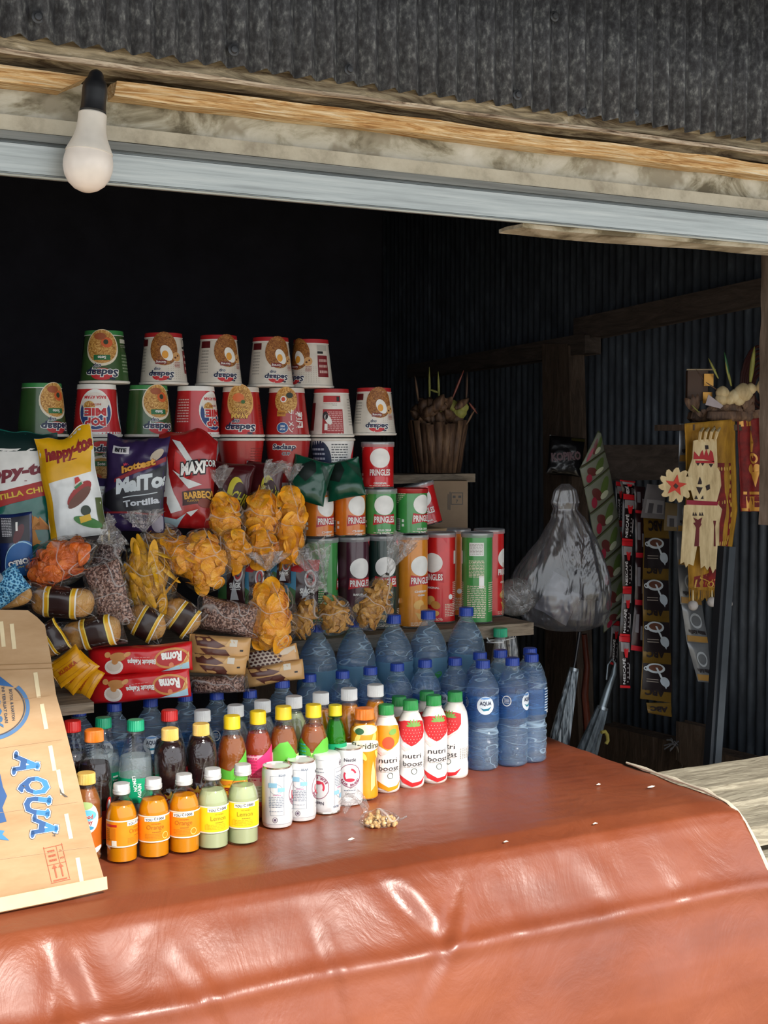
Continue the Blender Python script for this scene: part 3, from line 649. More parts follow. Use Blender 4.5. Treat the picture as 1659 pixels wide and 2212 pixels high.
def put_cup(kind, u, v, y, turn, lab, grp, inv=True, z=None):
    t = inst('cup_' + kind, lambda: noodle_cup(kind)); p = aty(u, v, y); zz = z if z is not None else p.z
    if inv: t.rotation_euler = (0, math.pi, 0); t.rotation_euler = (Matrix.Rotation(CAMYAW + R_(turn), 3, 'Z') @ Matrix.Rotation(math.pi, 3, 'Y')).to_euler(); t.location = (p.x, y, zz + CH)
    else: t.rotation_euler = (0, 0, CAMYAW + R_(turn)); t.location = (p.x, y, zz)
    t.scale = (1, 1, 1); tag(t, lab, 'noodle cup', grp); return t
YC = 2.565
zt, zm, zb = 1.370 + 2 * (CH + .0015), 1.370 + CH + .0015, 1.3695
G1, G2, G3 = 'upside-down noodle cups in the top row', 'upside-down noodle cups in the middle row', 'upright noodle cups in the bottom row'
put_cup('green', 226, 830, YC, 6, 'green upside-down noodle cup, leftmost of the top row', G1, z=zt)
put_cup('goreng', 354, 835, YC, 22, 'white and brown upside-down noodle cup, second from left in the top row', G1, z=zt)
put_cup('goreng', 473, 836, YC, 45, 'white upside-down noodle cup with red panel, middle of the top row', G1, z=zt)
put_cup('goreng', 585, 834, YC, 40, 'white upside-down noodle cup, second from right in the top row', G1, z=zt)
put_cup('goreng', 672, 833, YC + .012, -30, 'rightmost upside-down noodle cup of the top row, brown side turned left', G1, z=zt)
put_cup('green', 92, 945, YC, 52, 'green upside-down noodle cup, leftmost of the middle row', G2, z=zm)
put_cup('pop', 210, 940, YC, 8, 'red and white upside-down cup with a blue oval, under the green top cup', G2, z=zm)
put_cup('green', 322, 948, YC, 38, 'green upside-down noodle cup between the two red and white cups', G2, z=zm)
put_cup('pop', 424, 950, YC, 62, 'red and white upside-down cup with its blue oval turned right', G2, z=zm)
put_cup('ayam', 521, 945, YC, 4, 'red upside-down noodle cup with yellow lettering in the middle row', G2, z=zm)
put_cup('korea', 620, 942, YC, 10, 'dark red upside-down cup with white Japanese lettering', G2, z=zm)
put_cup('back', 716, 940, YC, 4, 'white upside-down cup with a red instruction panel, middle row', G2, z=zm)
c_ = put_cup('goreng', 808, 932, 2.56, 28, 'white and brown upside-down cup at the right end, above the red crisp can', G2, z=1.4795)
put_cup('green', 205, 1050, YC, 30, 'green upright noodle cup half hidden behind the yellow and purple bags', G3, False, zb)
put_cup('popback', 440, 1050, YC + .055, -20, 'white upright noodle cup behind the red corn chip bag', G3, False, zb)
put_cup('ayam', 521, 1050, YC, 140, 'plain red upright noodle cup above the maroon crisp bag', G3, False, zb)
put_cup('korea', 622, 1050, YC, 150, 'red upright noodle cup with a dark and white brand name', G3, False, zb)
cc = MB(); fn = cone(CR0, CR1, CH)
wrap(cc, TX('Sedaap', 0, .084, .011, navy, 6, bold=.035, sh=.15, w=.046, out=white, ow=.07) + TX('CUP', .004, .071, .006, navy, 6, bold=.03, out=white, ow=.05), fn, .007, .0003)
pk = [o for o in COL.objects if o.get('label', '').startswith('red upright noodle cup with a dark')][0]
o = cc.build('brand_print', pk); o.rotation_euler = (0, 0, R_(-150 - 6))
put_cup('popback', 718, 1048, YC, 0, 'white and navy upright noodle cup behind the green snack bags', G3, False, zb)

# ---------------- stacked-crisp cans
def crisp_can(col, h, flav, back=False, lidred=False):
    c = {'orange': '#e07b1e', 'green': '#3d9447', 'red': '#cf1f22', 'purple': '#43182b', 'black': '#12302a', 'amber': '#dc8a22'}[col]
    r = .0352; t = empty('crisp_can'); m = MB(); body = M(c, .3, coat=.5)
    m.lathe([(r, .003), (r, h - .003)], body, 40)
    fn = cyl(r); k = 1.04 if h > .15 else 1.0; cy = h * .635 if h < .15 else h * .66
    d = EL(0, cy + .003, .0235 * k, .0215 * k, white, 2, n=30)
    d += PG([(-.027 * k, cy - .041 * k), (-.024 * k, cy - .0165 * k), (0, cy - .020 * k), (.024 * k, cy - .0165 * k), (.027 * k, cy - .041 * k), (0, cy - .036 * k)], M('#c01f2a', .35), 3)
    d += TX('PRINGLES', 0, cy - .0285 * k, .0135 * k, white, 5, bold=.03, w=.047 * k)
    d += TX(flav[0], 0, cy - .052 * k, .0045, white, 3, bold=.03, w=.034 if h > .15 else .03) 
    if len(flav) > 1: d += TX(flav[1], 0, cy - .060 * k, .004, white, 3, bold=.03)
    light = M('#e9d9c4', .5)
    if h < .15:
        d += LN(0, .006, .05, .0025, 1, light, 2) + BAR(-.062, .022, .013, .026, black, white, 2) + RC(-.048, .03, .006, .006, white, 2) + RC(-.048, .020, .006, .006, white, 2) + XF(LN(0, .078, .032, .028, 7, light, 2, taper=.9), -.056)
    else:
        chip = M('#e2b263', .5); chip2 = M('#c98a3e', .5)
        d += EL(-.006, .052, .013, .010, chip, 2, .3) + EL(.008, .042, .012, .009, chip2, 3, -.4) + PG([(-.016, .035), (.004, .030), (-.006, .018)], chip, 3) + EL(.006, .022, .011, .007, chip, 4, .2)
        d += LN(0, .009, .05, .008, 3, light, 2) + XF(RC(0, .17, .034, .030, white, 2) + LN(0, .17, .030, .026, 8, print_grey, 3) + LN(0, .125, .036, .04, 12, light, 2) + RC(.012, .095, .012, .028, white, 2) + LN(0, .05, .045, .075, 18, light, 2), .108) + XF(LN(0, .06, .02, .07, 16, light, 2) + RC(0, .15, .012, .03, white, 2), .062) + XF(EL(0, .06, .006, .006, white, 2) + LN(0, .03, .03, .03, 8, light, 2), .045) + XF(LN(0, .06, .025, .07, 14, light, 2), -.07)
        d += PG([(.019, h - .004), (.035, h - .004), (.035, h - .022)], M('#d3404a', .4), 3)
    wrap(m, d, fn, .006, .0002); m.build('tube', t, ang=30)
    m = MB(); m.lathe([(r - .003, .004), (r, .0035), (r + .0012, .002), (r, 0), (r - .003, .0015)], silver, 36); m.build('metal_rim', t)
    m = MB(); m.lathe([(r, h - .004), (r + .0012, h - .003), (r + .0012, h - .001), (r - .002, h - .001), (r - .003, h - .003)], silver, 36); m.build('metal_rim', t)
    m = MB(); lid = M('#a8191c', .3) if lidred else clear('lid_plastic', (.93, .94, .95), rough=.15, base=.1, haze=.45)
    m.lathe([(r + .0014, h - .009), (r + .002, h - .008), (r + .002, h + .001), (r, h + .002), (r - .003, h + .0005), (0, h + .0005)], lid, 36); m.build('lid', t)
    return t
def put_can(col, h, flav, u, v, y, turn, lab, grp, z, lidred=False, tilt=None):
    t = inst(('can', col, h, lidred, flav), lambda: crisp_can(col, h, flav, lidred=lidred)); p = aty(u, v, y)
    t.location = (p.x, y, z); t.rotation_euler = (0, 0, CAMYAW + R_(turn)); tag(t, lab, 'crisp can', grp)
    if tilt: t.rotation_euler = (0, R_(tilt), CAMYAW + R_(turn))
    return t
S, Tt = .100, .205; ZS = 1.0515
C1, C2 = 'short crisp cans stacked on top', 'tall crisp cans on the shelf'
CH_, SC_, OR_ = ('CHEESY', 'CHEESE'), ('SOUR CREAM', '& ONION'), ('ORIGINAL',)
z2 = ZS + Tt + .0035; z3 = z2 + S + .0035
put_can('red', S, OR_, 816, 1052, 2.562, 10, 'short red crisp can, alone on top of the crisp can stack', C1, z3)
put_can('orange', S, CH_, 686, 1160, 2.56, 42, 'short orange crisp can, leftmost, beside the clear chip bags', C1, z2)
put_can('orange', S, CH_, 755, 1160, 2.56, 36, 'short orange crisp can beside the short green can', C1, z2)
put_can('green', S, SC_, 822, 1156, 2.56, 16, 'short green crisp can directly under the short red one', C1, z2)
put_can('green', S, SC_, 889, 1150, 2.56, 44, 'short green crisp can with a red lid, rightmost of the short cans', C1, z2, lidred=True)
put_can('green', Tt, SC_, 695, 1350, 2.56, 112, 'tall green crisp can behind a clear plastic bag, leftmost tall can', C2, ZS)
put_can('purple', Tt, ('BARBECUE',), 763, 1350, 2.56, 30, 'tall dark purple crisp can among the tall cans', C2, ZS)
put_can('black', Tt, ('SALT & SEAWEED',), 828, 1350, 2.56, 10, 'tall blackish green crisp can between the purple and amber cans', C2, ZS)
put_can('amber', Tt, CH_, 890, 1352, 2.548, 35, 'tall amber crisp can left of the tall red can', C2, ZS)
put_can('red', Tt, OR_, 950, 1345, 2.585, -32, 'tall red crisp can, middle, its name turned to the left', C2, ZS)
put_can('orange', Tt, CH_, 983, 1330, 2.67, -60, 'tall orange crisp can half hidden behind the tall red one', C2, ZS)
put_can('green', Tt, SC_, 1030, 1342, 2.54, 178, 'tall green crisp can near the shelf end showing its nutrition table', C2, ZS)
put_can('red', Tt, OR_, 1056, 1335, 2.625, 72, 'tall red crisp can at the right end, behind the tall green one', C2, ZS)
t = put_can('red', S, OR_, 925, 1150, 2.685, -60, 'small red crisp can leaning behind the short green cans', C1, 1.262); t.rotation_euler = (0, R_(-14), CAMYAW); t.location.z = 1.268
m = MB(); p = aty(925, 1150, 2.685); m.box((p.x - .01, 2.70, 1.1565), (.09, .09, .208), M('#a58a67', .8)); tag(m.build('brown_carton', smooth=False), 'small brown carton holding up the leaning red can', 'carton')

# ---------------- bottles
pet = clear('pet_wall', (.985, .99, 1), fres=1.5, rough=.05, wr=.35, wsc=30, base=.05, haze=.01, hazec=(.95, .95, .95), crease_glint=.18, csc=9)
petb = clear('blue_tinted_pet_wall', (.95, .98, 1.0), fres=1.5, rough=.06, wr=.8, wsc=34, base=.07, haze=.17, hazec=(.60, .82, 1), crease_glint=.7, csc=14, wscale=(.55, .55, 2.6))
glassw = clear('clear_glass_wall', (.98, .99, .99), fres=1.52, rough=.01, base=.03)
water = drink('drinking_water', '#b9d6f5', glass=.25, transp=.95, tcol='#d2e6fb')
def scale_prof(pr, R, H): return [(r * R, z * H) for r, z in pr]
def bottle(nm, R, H, prof, wall, cap, liquid=None, fill=.75, label=None, capR=.0145, capH=.016, ribs=20, extra=None, n=32, neckring=True, capname='cap'):
    """prof: (radius share, height share) up to the neck top; label: (z0, z1, material, decals, name)"""
    t = empty(nm); P = scale_prof(prof, R, H); m = MB(); m.lathe([(.0, .004)] + P, wall, n)
    m.f = [f for f in m.f if len(f) == 4]; m.m = m.m[:len(m.f)]; m.build('bottle_wall', t, ang=50)
    def rad(z):
        for a, b in zip(P, P[1:]):
            if a[1] <= z <= b[1] and b[1] > a[1]: return a[0] + (b[0] - a[0]) * (z - a[1]) / (b[1] - a[1])
        return P[0][0]
    if liquid:
        zf = H * fill; Q = [(max(.001, r - .0014), z) for r, z in P if z < zf and z > .002]
        L = [(0.0, .0035)] + Q + [(max(.001, rad(zf) - .0014), zf), (0, zf)]; m = MB(); m.lathe(L, liquid, n); m.build('drink', t, ang=50)
    if cap:
        m = MB(); zc = H - capH
        if capname == 'metal_cap':
            q_ = MB(); q_.lathe([(capR * .9, zc + .001), (capR * 1.05, zc + .0018), (capR * 1.05, zc + .0036), (capR * .97, zc + .0044), (capR * 1.05, zc + .0052), (capR * 1.05, zc + .0068), (capR * .9, zc + .0076)], cap, 32); q_.build('cap_ring', t)
        def wp(r, z, a): return r * (1 + (.025 * math.cos(a * ribs) if z < H - .002 and r > capR * .8 else 0))
        m.lathe([(capR * .9, zc), (capR, zc), (capR, zc + capH * .2), (capR * .985, zc + capH * .22), (capR * .985, H - .0022), (capR * .9, H - .0004), (0, H)], cap, ribs * 4 if ribs else 40, warp=wp if ribs else None); m.build(capname, t, ang=40)
        if neckring:
            m = MB(); m.lathe([(capR * .8, zc - .0035), (capR * 1.08, zc - .003), (capR * 1.08, zc - .0015), (capR * .8, zc - .001)], wall if wall is not glassw else glassw, 28); m.build('neck_ring', t)
    if label:
        z0, z1, lm, dec, lname = label; m = MB(); zs = sorted(set([z0, z1] + [z for r, z in P if z0 < z < z1]))
        if lm: m.lathe([(rad(z) + .0004, z) for z in zs], lm, n * 2); m.f = [f for f in m.f if len(f) == 4]; m.m = m.m[:len(m.f)]
        def fn(s, tt, o): rr = rad(tt) + .0005 + o; a = s / R; return (rr * math.sin(a), -rr * math.cos(a), tt)
        wrap(m, dec, fn, .006, .0002, sty=.012); m.build(lname, t, ang=50)
    if extra: extra(t, P, rad)
    return t
capblue = M('#1f3f9e', .35, var=.05)
A6 = [(.80, 0), (.93, .012), (.97, .03), (.93, .05), (.97, .075), (.93, .10), (.97, .13), (.99, .16), (.94, .185), (.99, .21), (.94, .24), (.99, .27), (.93, .30), (.99, .33), (.90, .36), (.86, .39), (.97, .42), (1, .46), (.985, .52), (1, .58), (.985, .64), (1, .67), (.95, .69), (.99, .71), (.97, .74), (.90, .78), (.78, .82), (.62, .86), (.48, .885), (.40, .905), (.39, .925), (.39, .95)]
def aq_dec(full):
    tl = M('#1f7f9c', .5); bl_ = M('#2f68b0', .4)
    d = EL(0, .134, .0175, .0185, M('#dfeaf2', .4), 2, n=26) + TX('AQUA', 0, .138, .0075, navy, 4, bold=.035, w=.024) + PG([(-.011, .130), (-.004, .127), (.004, .128), (.012, .132), (.006, .124), (-.004, .123)], tl, 4)
    if full: d += XF(LN(0, .13, .022, .05, 9, M('#d5e6f4'), 2) + RC(0, .105, .006, .006, white, 2), .066) + XF(RG(0, .137, .010, .011, .0018, white, 2) + LN(0, .137, .011, .011, 4, white, 2), -.05)
    return d
labblue = clear('clear_blue_label', (.50, .72, .97), fres=1.4, rough=.2, base=.06, haze=.16, hazec=(.16, .42, .85))
def aqua6(): return bottle('water_bottle', .0335, .222, A6, petb, capblue, water, .86, (.100, .152, labblue, aq_dec(True), 'label'))
A15 = [(.82, 0), (.95, .01), (.99, .04), (.95, .06), (.99, .09), (.94, .11), (.99, .14), (.94, .16), (.99, .19), (.94, .215), (.99, .24), (.93, .27), (.98, .30), (1, .33), (1, .58), (.95, .60), (.99, .62), (.95, .64), (.99, .66), (.98, .70), (.94, .74), (.86, .785), (.72, .83), (.55, .87), (.40, .90), (.315, .92), (.30, .95)]
labcyan = clear('clear_cyan_label', (.62, .82, .95), fres=1.4, rough=.2, base=.05, haze=.45, hazec=(.35, .66, .86))
def aqua15():
    d = TX('AQUA', 0, .145, .022, M('#cfe4f4'), 3, bold=.03, w=.07, rot=R_(8)) + EL(-.02, .12, .02, .012, M('#1f7f9c'), 2) + EL(.03, .17, .012, .006, M('#3c9c4a'), 2, .4) + XF(LN(0, .14, .04, .06, 9, M('#bcd5ea'), 2), .10) + XF(BAR(0, .14, .02, .04, navy, white, 2), -.1)
    return bottle('large_water_bottle', .0420, .300, A15, petb, capblue, water, .88, (.098, .205, labcyan, d, 'label'), capR=.0155, capH=.018)
def put(key, mk, u, v, y, lab, cat, grp, turn=0, H=None, z0=.8035, sc=None, dx=0):
    t = inst(key, mk); p = aty(u, v, y); t.location = (p.x + dx, y, z0); t.rotation_euler = (0, 0, CAMYAW + R_(turn))
    if H: s = (p.z - z0) / H; s = max(.86, min(1.12, s)); t.scale = (min(1.0, s), min(1.0, s), s)
    tag(t, lab, cat, grp); return t
WB = 'blue-capped water bottles on the counter'
nth = ['leftmost', 'second from left', 'third from left', 'fourth from left', 'fifth from left', 'sixth from left', 'seventh from left', 'eighth from left']
for i, (u, v) in enumerate([(170, 1528), (247, 1518), (325, 1508), (400, 1496), (468, 1493), (540, 1490), (610, 1467)]):
    put('aqua6', aqua6, u, v, 2.262, 'blue-capped water bottle in the rear row under the packets, ' + nth[i], 'water bottle', WB, i * 37 - 60, .222)
for i, (u, v) in enumerate([(668, 1455), (740, 1448), (800, 1440), (858, 1432), (918, 1424), (983, 1420), (1037, 1408)]):
    put('aqua6', aqua6, u, v, 2.300, 'blue-capped water bottle in the row before the large bottles, ' + nth[i], 'water bottle', WB, i * 47 + 70, .222)
for i, (u, v, y, tn, w_) in enumerate([(1043, 1425, 2.226, 6, 'with the round white emblem facing front, beside the strawberry drinks'), (1107, 1420, 2.226, 60, 'second of the sunlit front pair, right of the emblem bottle'), (1081, 1403, 2.300, 120, 'behind the gap of the sunlit front bottles'), (1148, 1412, 2.236, -45, 'rightmost on the counter, at its front'), (1145, 1399, 2.305, 80, 'hidden directly behind the rightmost one')]):
    put('aqua6', aqua6, u, v, y, 'blue-capped water bottle ' + w_, 'water bottle', WB, tn, .222)
for i, (u, v) in enumerate([(685, 1345), (768, 1334), (850, 1327), (925, 1318), (1007, 1311)]):
    put('aqua15', aqua15, u, v, 2.39, 'large blue-capped water bottle in front of the shelf, ' + ['leftmost', 'second from left', 'middle one', 'second from right', 'rightmost'][i], 'water bottle', 'large water bottles', [30, 60, -40, -15, 75][i], .300)

# tea, soda, juice
tea = drink('amber_tea', '#b5651a', transp=.55, tcol='#e8a850'); dark = drink('dark_tea', '#200a0c', transp=.18, tcol='#7c2822')
colac = drink('dark_cola', '#1c0c0a', transp=.12, tcol='#5c1c14'); ora = drink('orange_drink', '#e38a0c', transp=.12, tcol='#f2b04a'); lemo = drink('cloudy_lemon_drink', '#c5cfa0', transp=.3, tcol='#e4ecd0')
clearl = drink('clear_soda', '#c8d4d6', glass=.08, transp=.74, tcol='#eef4f4'); greenl = drink('green_soda', '#2f8a34', transp=.45, tcol='#8ee07a')
pinkt = drink('reddish_tea', '#b84a1c', transp=.48, tcol='#e48448'); orp = drink('bright_orange_drink', '#e8940f', transp=.05)
capy, capw, capo, capg, capr, capt, captl = M('#e8c51a', .35), M('#eeeeec', .4), M('#e8781c', .35), M('#2a9a48', .35), M('#d2231f', .35), M('#dcb35c', .4), M('#17a878', .35)
TE = [(.84, 0), (.96, .02), (1, .05), (.97, .08), (1, .12), (1, .58), (.97, .60), (1, .62), (.97, .68), (.80, .77), (.62, .83), (.50, .865), (.46, .89), (.46, .93)]
lgreen, lorange, lpink = M('#5fb53a', .4), M('#e58a28', .4), M('#e0306f', .4)
def tea_bottle():
    d = RC(0, .055, .2, .075, M('#cfe08a', .4), 1) + PG([(-.032, .075), (-.02, .10), (-.005, .115), (.01, .118), (.03, .09), (.033, .06), (.01, .078), (-.01, .068)], lgreen, 2) + EL(.012, .055, .020, .020, M('#f1c31e'), 3, n=24) + EL(.012, .055, .008, .008, M('#c0261e'), 4) + RC(.012, .055, .014, .003, white, 5) + RC(0, .021, .2, .012, lgreen, 2)
    d += XF(LN(0, .085, .026, .05, 8, M('#3bb3b0'), 4) + PG([(-.02, .06), (-.018, .1), (0, .118), (.02, .1), (.03, .06)], lgreen, 2), -.05) + XF(PG([(-.02, .06), (-.018, .1), (0, .118), (.02, .1), (.03, .06)], lgreen, 2), .06) + XF(LN(0, .085, .026, .05, 8, M('#3bb3b0'), 4) + EL(0, .085, .02, .03, lgreen, 3), .085)
    return bottle('tea_bottle', .0268, .195, TE, pet, capy, tea, .80, (.018, .118, None, XF(d, 0, .018), 'label'), capR=.0150, capH=.023, ribs=0)
def fruit_tea():
    d = RC(0, .045, .21, .062, M('#e3c92a', .4), 1) + PG([(-.034, .07), (-.02, .088), (0, .083), (.016, .10), (.034, .118), (.034, .06), (0, .068)], lgreen, 2) + EL(0, .062, .034, .004, lorange, 3) + XF(PG([(-.034, .07), (-.02, .1), (.01, .095), (.034, .075), (.034, .06), (-.034, .06)], lgreen, 2), .07) + XF(PG([(-.034, .07), (-.02, .09), (.01, .1), (.034, .09), (.034, .06), (-.034, .06)], lgreen, 2), -.07)
    d += EL(.006, .042, .021, .021, M('#f0b41c'), 3, n=24) + TX('FRUIT', .006, .049, .009, M('#8a2418'), 5, bold=.05, w=.033) + TX('TEA', .006, .036, .010, M('#8a2418'), 5, bold=.05, w=.026)
    return bottle('tea_bottle', .0268, .195, TE, pet, capy, tea, .80, (.012, .118, None, XF(d, 0, .018), 'label'), capR=.0150, capH=.023, ribs=0)
def pink_tea():
    d = RC(0, .060, .21, .082, M('#e8a0b4', .4), 1) + PG([(-.034, .095), (0, .092), (.034, .118), (.034, .06), (-.034, .06)], lpink, 2) + XF(PG([(-.034, .095), (0, .092), (.034, .10), (.034, .06), (-.034, .06)], lpink, 2), -.06) + LN(-.012, .078, .026, .05, 9, M('#c2285a'), 3) + [x for a in range(6) for x in EL(.017 + .009 * math.cos(a), .066 + .009 * math.sin(a), .008, .004, M('#f3578c'), 4, a)] + EL(.022, .048, .008, .008, M('#f0a02a'), 4) + RC(0, .03, .2, .03, M('#c8ccd2'), 2) + LN(0, .03, .05, .03, 5, print_grey, 3) + RC(0, .012, .2, .008, M('#b82a3c'), 3)
    return bottle('tea_bottle', .0268, .195, TE, pet, capy, pinkt, .80, (.010, .118, None, XF(d, 0, .018), 'label'), capR=.0150, capH=.023, ribs=0)
def green_soda():
    d = RC(0, .075, .21, .055, M('#10a06a', .4), 1) + EL(0, .07, .018, .012, M('#e2d84a'), 3) + XF(EL(0, .062, .012, .014, M('#7fd06a'), 3), .04) + XF(EL(0, .062, .012, .014, M('#7fd06a'), 3), -.04)
    return bottle('soda_bottle', .0225, .195, TE, clear('green_pet', (.55, .95, .45), base=.04, wr=.3), M('#e6d21c', .35), greenl, .84, (.048, .123, None, XF(d, 0, .018), 'label'), capR=.0138, capH=.021, ribs=0)
Y1 = 2.115
put('fruit', fruit_tea, 501, 1545, 2.095, 'yellow-capped amber tea bottle whose label names fruit tea, left of the pink one', 'tea bottle', 'yellow-capped tea bottles', 0, .195)
put('pink', pink_tea, 557, 1535, Y1, 'yellow-capped tea bottle with a pink flowered label', 'tea bottle', 'yellow-capped tea bottles', 0, .195)
put('tea', tea_bottle, 612, 1525, Y1, 'yellow-capped tea bottle with a green label, right next to the pink one', 'tea bottle', 'yellow-capped tea bottles', 0, .195)
put('tea', tea_bottle, 677, 1521, Y1, 'yellow-capped tea bottle with a green label beside the green soda', 'tea bottle', 'yellow-capped tea bottles', 52, .195)
put('gsoda', green_soda, 724, 1522, Y1 + .025, 'small green soda bottle with a yellow cap', 'soda bottle', 'soft drink bottles', 10, .195)
FL = [(.86, 0), (.98, .02), (1, .06), (.97, .12), (.90, .22), (.84, .32), (.86, .42), (.96, .52), (1, .60), (1, .70), (.96, .77), (.84, .83), (.66, .87), (.56, .885), (.54, .92)]
def pulpy():
    lab = M('#e89618', .35, coat=.4)
    d = [x for i in range(7) for x in EL(-.03 + .012 * i, .11 + .02 * math.sin(i * 2.1), .012, .005, M('#f2d66a'), 2, i * 1.1)] + EL(0, .145, .030, .010, M('#f5e6b0'), 2) + EL(-.014, .142, .010, .0065, greend, 3) + TX('Floridina', 0, .113, .0125, M('#2b2f2a'), 5, bold=.01, w=.062) + EL(0, .113, .036, .012, M('#f6ead0'), 3) + PG([(.01, .02), (.022, .03), (.026, .06), (.018, .08), (.012, .05)], M('#f6d98a'), 3) + PG([(-.03, .03), (-.02, .06), (-.026, .085), (-.034, .06)], M('#f6d98a'), 3)
    return bottle('orange_juice_bottle', .0275, .185, FL, pet, capo, orp, .84, (.006, .150, lab, d, 'sleeve'), capR=.0190, capH=.022, ribs=40)
put('flor', pulpy, 787, 1529, 2.135, 'orange juice bottle with a wide orange cap and shaped sleeve', 'juice bottle', 'juice bottles', 8, .185)
NB = [(.86, 0), (.98, .02), (1, .06), (1, .16), (.95, .2), (.98, .25), (1, .3), (1, .60), (.97, .68), (.88, .76), (.72, .825), (.56, .865), (.47, .885), (.46, .92)]
def milkdrink(fruit):
    lab = M('#f1efec', .3, coat=.4); fr = M('#d3262c' if fruit == 'straw' else '#e89a1c', .4); lf = M('#7ba84a')
    d = PG([(-.031, .128), (-.018, .131), (.018, .131), (.031, .128), (.030, .108), (.018, .090), (0, .082), (-.018, .092), (-.030, .110)], fr, 2)
    if fruit == 'straw':
        d += [x for r in range(5) for c in range(7) for x in EL(-.018 + c * .006 + (r % 2) * .003, .090 + r * .006, .0007, .0011, M('#f4a8a0'), 3, n=6)]
        d += [x for a in (-60, -30, 0, 30, 60, 90, -90) for x in EL(.004 + .009 * math.sin(R_(a)), .122 + .005 * math.cos(R_(a)), .0075, .002, lf, 4, R_(90 - a))]
    else: d += EL(0, .098, .012, .012, M('#e0532c'), 3) + EL(.010, .119, .009, .0055, lf, 4, .3)
    d += PG([(-.03, .088), (-.012, .079), (.006, .086), (.026, .100), (.022, .092), (.004, .080), (-.014, .073)], M('#f5d5cf'), 3)
    d += TX('nutri', 0, .064, .0105, black, 5, bold=.0, w=.036) + TX('boost', .002, .049, .0105, black, 5, bold=.0, w=.040)
    d += RG(.004, .034, .006, .006, .0012, M('#4a5a52'), 3) + LN(.002, .042, .036, .003, 1, print_grey, 2) + PG([(-.033, .030), (-.02, .012), (.0, .004), (.02, .008), (.031, .022), (.018, .014), (0, .012), (-.018, .022)], fr, 3)
    d += XF(LN(0, .05, .022, .05, 10, print_grey, 2, R_(90)), .052) + XF(PG([(-.03, .128), (.03, .128), (.02, .10), (-.02, .10)], fr, 2) + PG([(-.03, .06), (-.015, .02), (.02, .005), (.03, .01), (.0, .02), (-.016, .06)], fr, 2) + TX('nutri', .0, .085, .0105, black, 5, w=.036) + TX('boost', .002, .070, .0105, black, 5, w=.04), .105)
    d += XF(PG([(-.03, .128), (.03, .128), (.02, .10), (-.02, .10)], fr, 2) + LN(0, .06, .03, .05, 8, print_grey, 2), -.065)
    return bottle('milk_drink_bottle', .0262, .168, NB, M('#ece8e0', .35, coat=.3), capg, None, .8, (.006, .132, lab, d, 'sleeve'), capR=.0146, capH=.019, ribs=40)
put('nbo', lambda: milkdrink('orange'), 834, 1521, 2.165, 'white milk drink bottle with an orange on its sleeve and green cap', 'milk drink bottle', 'green-capped milk drink bottles', 10, .168)
for u, v, y, tn, w_ in [(887, 1511, 2.172, 6, 'second in the front row'), (937, 1501, 2.182, 14, 'third in the front row'), (983, 1493, 2.196, -42, 'beside the clear water bottle with the emblem'), (922, 1492, 2.245, 30, 'in the rear row, behind the third')]:
    put('nbs', lambda: milkdrink('straw'), u, v, y, 'strawberry milk drink bottle with green cap, ' + w_, 'milk drink bottle', 'green-capped milk drink bottles', tn, .168)
put('nbo', None, 862, 1503, 2.232, 'green-capped milk drink bottle peeking out behind the orange one', 'milk drink bottle', 'green-capped milk drink bottles', 40, .168)
# row with white caps
PW = [(.84, 0), (.97, .02), (1, .05), (.96, .09), (1, .13), (.96, .17), (1, .21), (1, .5), (.96, .54), (1, .58), (.97, .66), (.80, .76), (.60, .83), (.46, .87), (.42, .89), (.42, .93)]
hexw = lambda r, z, a: r
def isodrink(li, key):
    d = RC(0, .07, .21, .05, M('#2f62a8' if li is not ora else '#e0742a', .4), 1) + RC(0, .075, .04, .02, white, 2) + LN(0, .056, .05, .01, 2, white, 2)
    return bottle('drink_bottle', .0280, .197, PW, pet, capw, li, .84, (.045, .095, None, d, 'label'), capR=.0155, capH=.022, ribs=50)
for i, (u, v) in enumerate([(437, 1533), (509, 1522), (567, 1512), (635, 1503), (693, 1495), (754, 1486), (811, 1478)]):
    k = 'w' if i in (0, 1, 2) else ('l' if i in (3,) else 'o')
    put('iso' + k, lambda: isodrink({'w': clearl, 'l': lemo, 'o': ora}[k], k), u, v, 2.192, {'w': 'white-capped bottle of clear drink', 'l': 'white-capped bottle of cloudy pale drink', 'o': 'white-capped bottle of orange drink'}[k] + ' behind the yellow caps, ' + ['above the second dark tea bottle', 'behind the leftmost yellow cap', 'behind the pink-labelled tea', 'mid row', 'left of three', 'middle of three', 'rightmost of the white caps'][i], 'drink bottle', 'white-capped bottles in the third row', i * 25, .197)
# dark teas
TP = [(.82, 0), (.95, .02), (1, .06), (1, .42), (.88, .47), (.84, .50), (.95, .53), (1, .60), (1.02, .68), (.97, .76), (.84, .83), (.66, .875), (.52, .895), (.49, .93)]
def pucuk():
    d = RC(0, .052, .21, .060, M('#b5221f', .4), 1) + TX('PUCUK', 0, .055, .014, white, 4, bold=.03, w=.044, out=M('#3a1210')) + TX('Teh', -.004, .072, .007, white, 4, bold=.02) + PG([(0, .088), (.004, .08), (.012, .084), (.006, .076), (-.006, .076), (-.012, .084), (-.004, .08)], M('#e8c03a'), 3) + TX('HARUM', 0, .038, .007, white, 4, bold=.02, w=.03) + RC(0, .023, .21, .004, M('#e8c03a'), 2)
    def ex(t, P, rad):
        pass
    return bottle('tea_bottle', .0268, .190, TP, pet, capt, dark, .90, (.020, .082, None, d, 'label'), capR=.0142, capH=.020, ribs=60)
put('pucuk', pucuk, 367, 1572, 2.062, 'dark tea bottle with a tan cap, left of two', 'tea bottle', 'tan-capped dark tea bottles', 12, .190)
put('pucuk', pucuk, 434, 1562, 2.075, 'dark tea bottle with a tan cap, right of two', 'tea bottle', 'tan-capped dark tea bottles', -6, .190)
